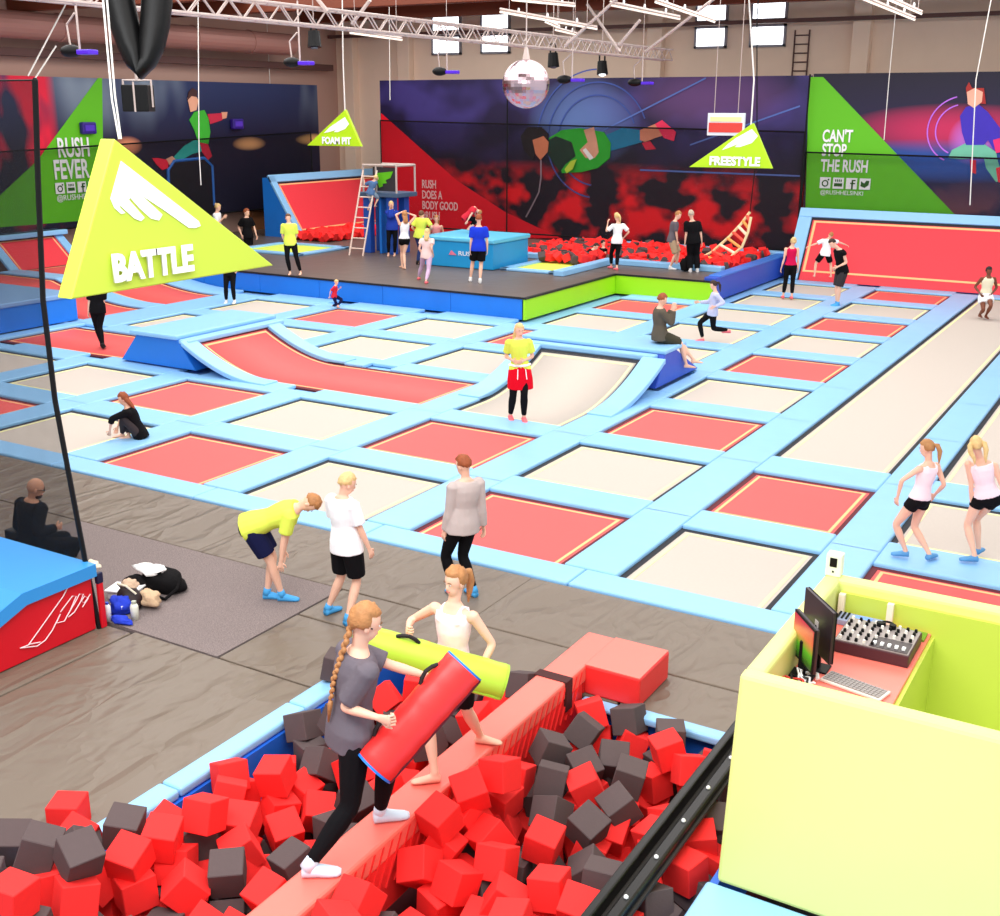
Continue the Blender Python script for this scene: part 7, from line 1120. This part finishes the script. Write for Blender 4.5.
('pit_child', {'h': 1.5, 'f': [0.489, 0.872], 'hf': [1, 0.012], 'fl': [0.489, 0.872], 'fr': [0.489, 0.872], 'head': [-17.061, 35.505, 1.144], 'neck': [-17.057, 35.507, 0.984], 'pel': [-17.015, 35.532, 0.524], 'SL': [-17.179, 35.579, 0.945], 'SR': [-16.928, 35.439, 0.945], 'EL': [-17.081, 35.601, 0.712], 'WL': [-16.98, 35.64, 0.518], 'ER': [-16.953, 35.408, 0.695], 'WR': [-16.817, 35.504, 0.547], 'HL': [-17.082, 35.569, 0.524], 'HR': [-16.948, 35.494, 0.524], 'KL': [-16.838, 35.783, 0.327], 'KR': [-16.853, 35.834, 0.384], 'AL': [-17.045, 35.514, 0.177], 'AR': [-16.979, 35.553, 0.177]}, {'shirt': ('black', 0.2), 'pants': ('black', 2), 'socks': None, 'hair': ('blackhair', 'short')}),
('khaki_man', {'h': 1.833, 'f': [0.935, 0.353], 'hf': [0.983, 0.186], 'fl': [0.935, 0.353], 'fr': [0.935, 0.353], 'head': [-13.964, 34.403, 2.286], 'neck': [-14.046, 34.355, 2.105], 'pel': [-14.097, 34.324, 1.544], 'SL': [-14.112, 34.516, 2.058], 'SR': [-13.988, 34.187, 2.058], 'EL': [-14.103, 34.556, 1.751], 'WL': [-14.061, 34.599, 1.486], 'ER': [-13.918, 34.197, 1.757], 'WR': [-13.881, 34.23, 1.49], 'HL': [-14.13, 34.412, 1.544], 'HR': [-14.064, 34.237, 1.544], 'KL': [-13.931, 34.475, 1.13], 'KR': [-13.929, 34.251, 1.1], 'AL': [-13.99, 34.455, 0.681], 'AR': [-14.1, 34.255, 0.681]}, {'shirt': ('greytee', 0.8), 'pants': ('khaki', 0.95, 'loose'), 'socks': 'white', 'hair': ('ginger', 'short')}),
('black_tee_man', {'h': 1.887, 'f': [-0.51, 0.86], 'hf': [-0.51, 0.86], 'fl': [-0.51, 0.86], 'fr': [-0.51, 0.86], 'head': [-13.371, 33.979, 2.371], 'neck': [-13.334, 34, 2.167], 'pel': [-13.273, 34.037, 1.59], 'SL': [-13.484, 33.911, 2.118], 'SR': [-13.173, 34.096, 2.118], 'EL': [-13.472, 33.904, 1.801], 'WL': [-13.496, 33.904, 1.522], 'ER': [-13.091, 34.138, 1.814], 'WR': [-13.053, 34.167, 1.538], 'HL': [-13.356, 33.987, 1.59], 'HR': [-13.19, 34.086, 1.59], 'KL': [-13.4, 34.108, 1.131], 'KR': [-13.22, 34.215, 1.132], 'AL': [-13.315, 34.008, 0.683], 'AR': [-13.128, 34.126, 0.683]}, {'shirt': ('black', 0.85, 'loose'), 'pants': ('black', 2, 'loose'), 'socks': 'white', 'hair': ('greyhair', 'short')}),
('black_suit', {'h': 1.749, 'f': [-0.652, 0.758], 'hf': [-0.652, 0.758], 'fl': [-0.652, 0.758], 'fr': [-0.652, 0.758], 'head': [-21.811, 18.291, 1.643], 'neck': [-21.818, 18.287, 1.445], 'pel': [-21.846, 18.27, 0.907], 'SL': [-21.947, 18.176, 1.4], 'SR': [-21.693, 18.395, 1.4], 'EL': [-21.964, 18.158, 1.106], 'WL': [-22.011, 18.138, 0.852], 'ER': [-21.72, 18.365, 1.108], 'WR': [-21.776, 18.345, 0.855], 'HL': [-21.914, 18.212, 0.907], 'HR': [-21.778, 18.329, 0.907], 'KL': [-22.019, 18.333, 0.495], 'KR': [-21.87, 18.301, 0.476], 'AL': [-21.91, 18.352, 0.077], 'AR': [-21.723, 18.224, 0.077]}, {'shirt': ('black', 0.9), 'pants': ('black', 2), 'socks': 'black', 'hair': ('darkbrown', 'short')}),
('sign_hidden', {'h': 1.7, 'f': [0.51, -0.86], 'hf': [0.51, -0.86], 'fl': [0.51, -0.86], 'fr': [0.51, -0.86], 'head': [-23.761, 24.753, 1.557], 'neck': [-23.769, 24.748, 1.402], 'pel': [-23.798, 24.73, 0.879], 'SL': [-23.631, 24.829, 1.357], 'SR': [-23.912, 24.663, 1.357], 'EL': [-23.538, 24.954, 1.116], 'WL': [-23.627, 24.832, 0.915], 'ER': [-24.088, 24.629, 1.133], 'WR': [-23.965, 24.631, 0.913], 'HL': [-23.723, 24.775, 0.879], 'HR': [-23.873, 24.686, 0.879], 'KL': [-23.643, 24.664, 0.471], 'KR': [-23.821, 24.559, 0.471], 'AL': [-23.725, 24.777, 0.075], 'AR': [-23.925, 24.651, 0.075]}, {'shirt': ('black', 1.9), 'pants': ('black', 2), 'socks': 'white', 'hair': ('brown', 'short')}),
('tan_back_man', {'h': 2.081, 'f': [1, 0.012], 'hf': [0.983, 0.186], 'fl': [1, 0.012], 'fr': [1, 0.012], 'head': [-30.149, 32.415, 1.768], 'neck': [-30.164, 32.406, 1.59], 'pel': [-30.166, 32.405, 0.949], 'SL': [-30.167, 32.605, 1.536], 'SR': [-30.162, 32.206, 1.536], 'EL': [-30.091, 32.707, 1.209], 'WL': [-29.97, 32.664, 0.928], 'ER': [-30.375, 32.177, 1.258], 'WR': [-30.238, 32.161, 0.982], 'HL': [-30.167, 32.511, 0.949], 'HR': [-30.164, 32.298, 0.949], 'KL': [-30.07, 32.455, 0.435], 'KR': [-30.101, 32.342, 0.428], 'AL': [-30.171, 32.402, -0.066], 'AR': [-30.238, 32.362, -0.067]}, {'shirt': ('black', 0.8, 'loose'), 'pants': ('black', 2), 'socks': 'black', 'hair': ('auburn', 'short')}),
('phone_woman', {'h': 1.996, 'f': [0.935, 0.353], 'hf': [0.901, 0.434], 'fl': [0.935, 0.353], 'fr': [0.935, 0.353], 'head': [-31.106, 31.94, 1.942], 'neck': [-31.157, 31.91, 1.757], 'pel': [-31.17, 31.903, 1.142], 'SL': [-31.226, 32.089, 1.705], 'SR': [-31.09, 31.73, 1.705], 'EL': [-31.264, 32.073, 1.371], 'WL': [-31.068, 32.182, 1.563], 'ER': [-31.019, 31.778, 1.379], 'WR': [-30.833, 31.883, 1.584], 'HL': [-31.206, 31.998, 1.142], 'HR': [-31.133, 31.807, 1.142], 'KL': [-31.109, 31.969, 0.647], 'KR': [-31.059, 31.893, 0.65], 'AL': [-31.226, 31.869, 0.179], 'AR': [-31.203, 31.883, 0.179]}, {'shirt': ('white', 0.8), 'pants': ('black', 2), 'socks': 'black', 'hair': ('blond', 'bun')}),
('girl_a', {'h': 1.56, 'f': [-0.872, 0.489], 'hf': [-1, -0.012], 'fl': [-0.963, -0.271], 'fr': [0.331, 0.944], 'head': [-2.407, 14.247, 1.475], 'neck': [-2.363, 14.273, 1.287], 'pel': [-2.423, 14.238, 0.811], 'SL': [-2.442, 14.139, 1.246], 'SR': [-2.295, 14.4, 1.246], 'EL': [-2.608, 13.993, 1.104], 'WL': [-2.641, 14.021, 0.877], 'ER': [-2.179, 14.397, 1.01], 'WR': [-2.29, 14.496, 0.834], 'HL': [-2.462, 14.168, 0.811], 'HR': [-2.384, 14.307, 0.811], 'KL': [-2.66, 14.179, 0.47], 'KR': [-2.466, 14.337, 0.426], 'AL': [-2.513, 14.241, 0.119], 'AR': [-2.238, 14.29, 0.119]}, {'shirt': ('pinktank', 0), 'pants': ('black', 0.3), 'socks': 'blueshoe', 'hair': ('auburnblond', 'ponytail')}),
('girl_b', {'h': 1.6, 'f': [-0.271, 0.963], 'hf': [-0.353, 0.935], 'fl': [-0.935, -0.353], 'fr': [0.162, 0.987], 'head': [-1.893, 14.567, 1.515], 'neck': [-1.826, 14.607, 1.317], 'pel': [-1.706, 14.678, 0.844], 'SL': [-1.963, 14.571, 1.277], 'SR': [-1.668, 14.654, 1.277], 'EL': [-1.902, 14.6, 1.016], 'WL': [-1.877, 14.623, 0.781], 'ER': [-1.558, 14.663, 1.03], 'WR': [-1.514, 14.862, 1.152], 'HL': [-1.785, 14.656, 0.844], 'HR': [-1.627, 14.7, 0.844], 'KL': [-1.893, 14.656, 0.454], 'KR': [-1.816, 14.824, 0.508], 'AL': [-1.738, 14.512, 0.121], 'AR': [-1.741, 14.805, 0.121]}, {'shirt': ('pinktank', 0), 'pants': ('black', 0.35), 'socks': 'blueshoe', 'hair': ('blond', 'pigtails')})]:
    near = key in ('bent_yellow', 'white_tee', 'grey_sweater', 'braid_girl', 'tank_girl', 'girl_a', 'girl_b', 'bald_man', 'red_skirt')
    if key in ('braid_girl', 'tank_girl'): c = dict(c, grip=1.1)
    pt = person_build(key, d, c, PLAB[key], near)
# battle rolls and their handles
def roll(label, a, b_, r, m, endm, straps):
    a, b_ = Vector(a), Vector(b_); t = thing('padded_roll', (a + b_) / 2, label, 'padded roll'); d, x, y = frame_of(b_ - a)
    bm = B(); n = 14; tube(bm, [a.lerp(b_, i / n) for i in range(n + 1)], [r * (1 + .02 * math.sin(i * 2.3)) for i in range(n + 1)], 28); obj('padding', bm, m, t, smooth=True, bevel=.012)
    for p, q in ((a, -d), (b_, d)): bm = B(); tube(bm, [p - q * .01, p + q * .012], r * .985, 28); obj('end_disc', bm, endm, t)
    bm = B(); tube(bm, [a + (y * .8 - x * .6) * r * .99, b_ + (y * .8 - x * .6) * r * .99], .012, 6); obj('seam', bm, endm if endm is not BLUE2 else DKRED, t)
    for f, up_ in straps:
        p = a.lerp(b_, f); u_ = Vector(up_).normalized(); u_ = (u_ - d * u_.dot(d)).normalized()
        bm = B(); pts = [p + d * .09 * q + u_ * (r + .035 * (1 - abs(q)) ** .5) for q in (-1, -.6, 0, .6, 1)]; tube(bm, pts, .016, 8, hint=u_); obj('handle', bm, mat('black_strap', (30, 20, 22), .7), t)
roll('red padded battle roll with blue end held by the girl with the braid', (-4.285, 5.55, 1.08), (-3.93, 6.14, 1.68), .155, REDV, BLUE2, ((.27, (-.5, -.3, .9)), (.78, (-.5, -.3, .9))))
roll('lime green padded battle roll held by the girl in the white tank top', (-5.04, 6.31, 1.54), (-4.06, 6.9, 1.18), .142, mat('lime_roll_vinyl', (178, 212, 58), .42, .1, 5), mat('lime_roll_end', (160, 200, 48), .5), ((.33, (.1, -.2, 1)),))
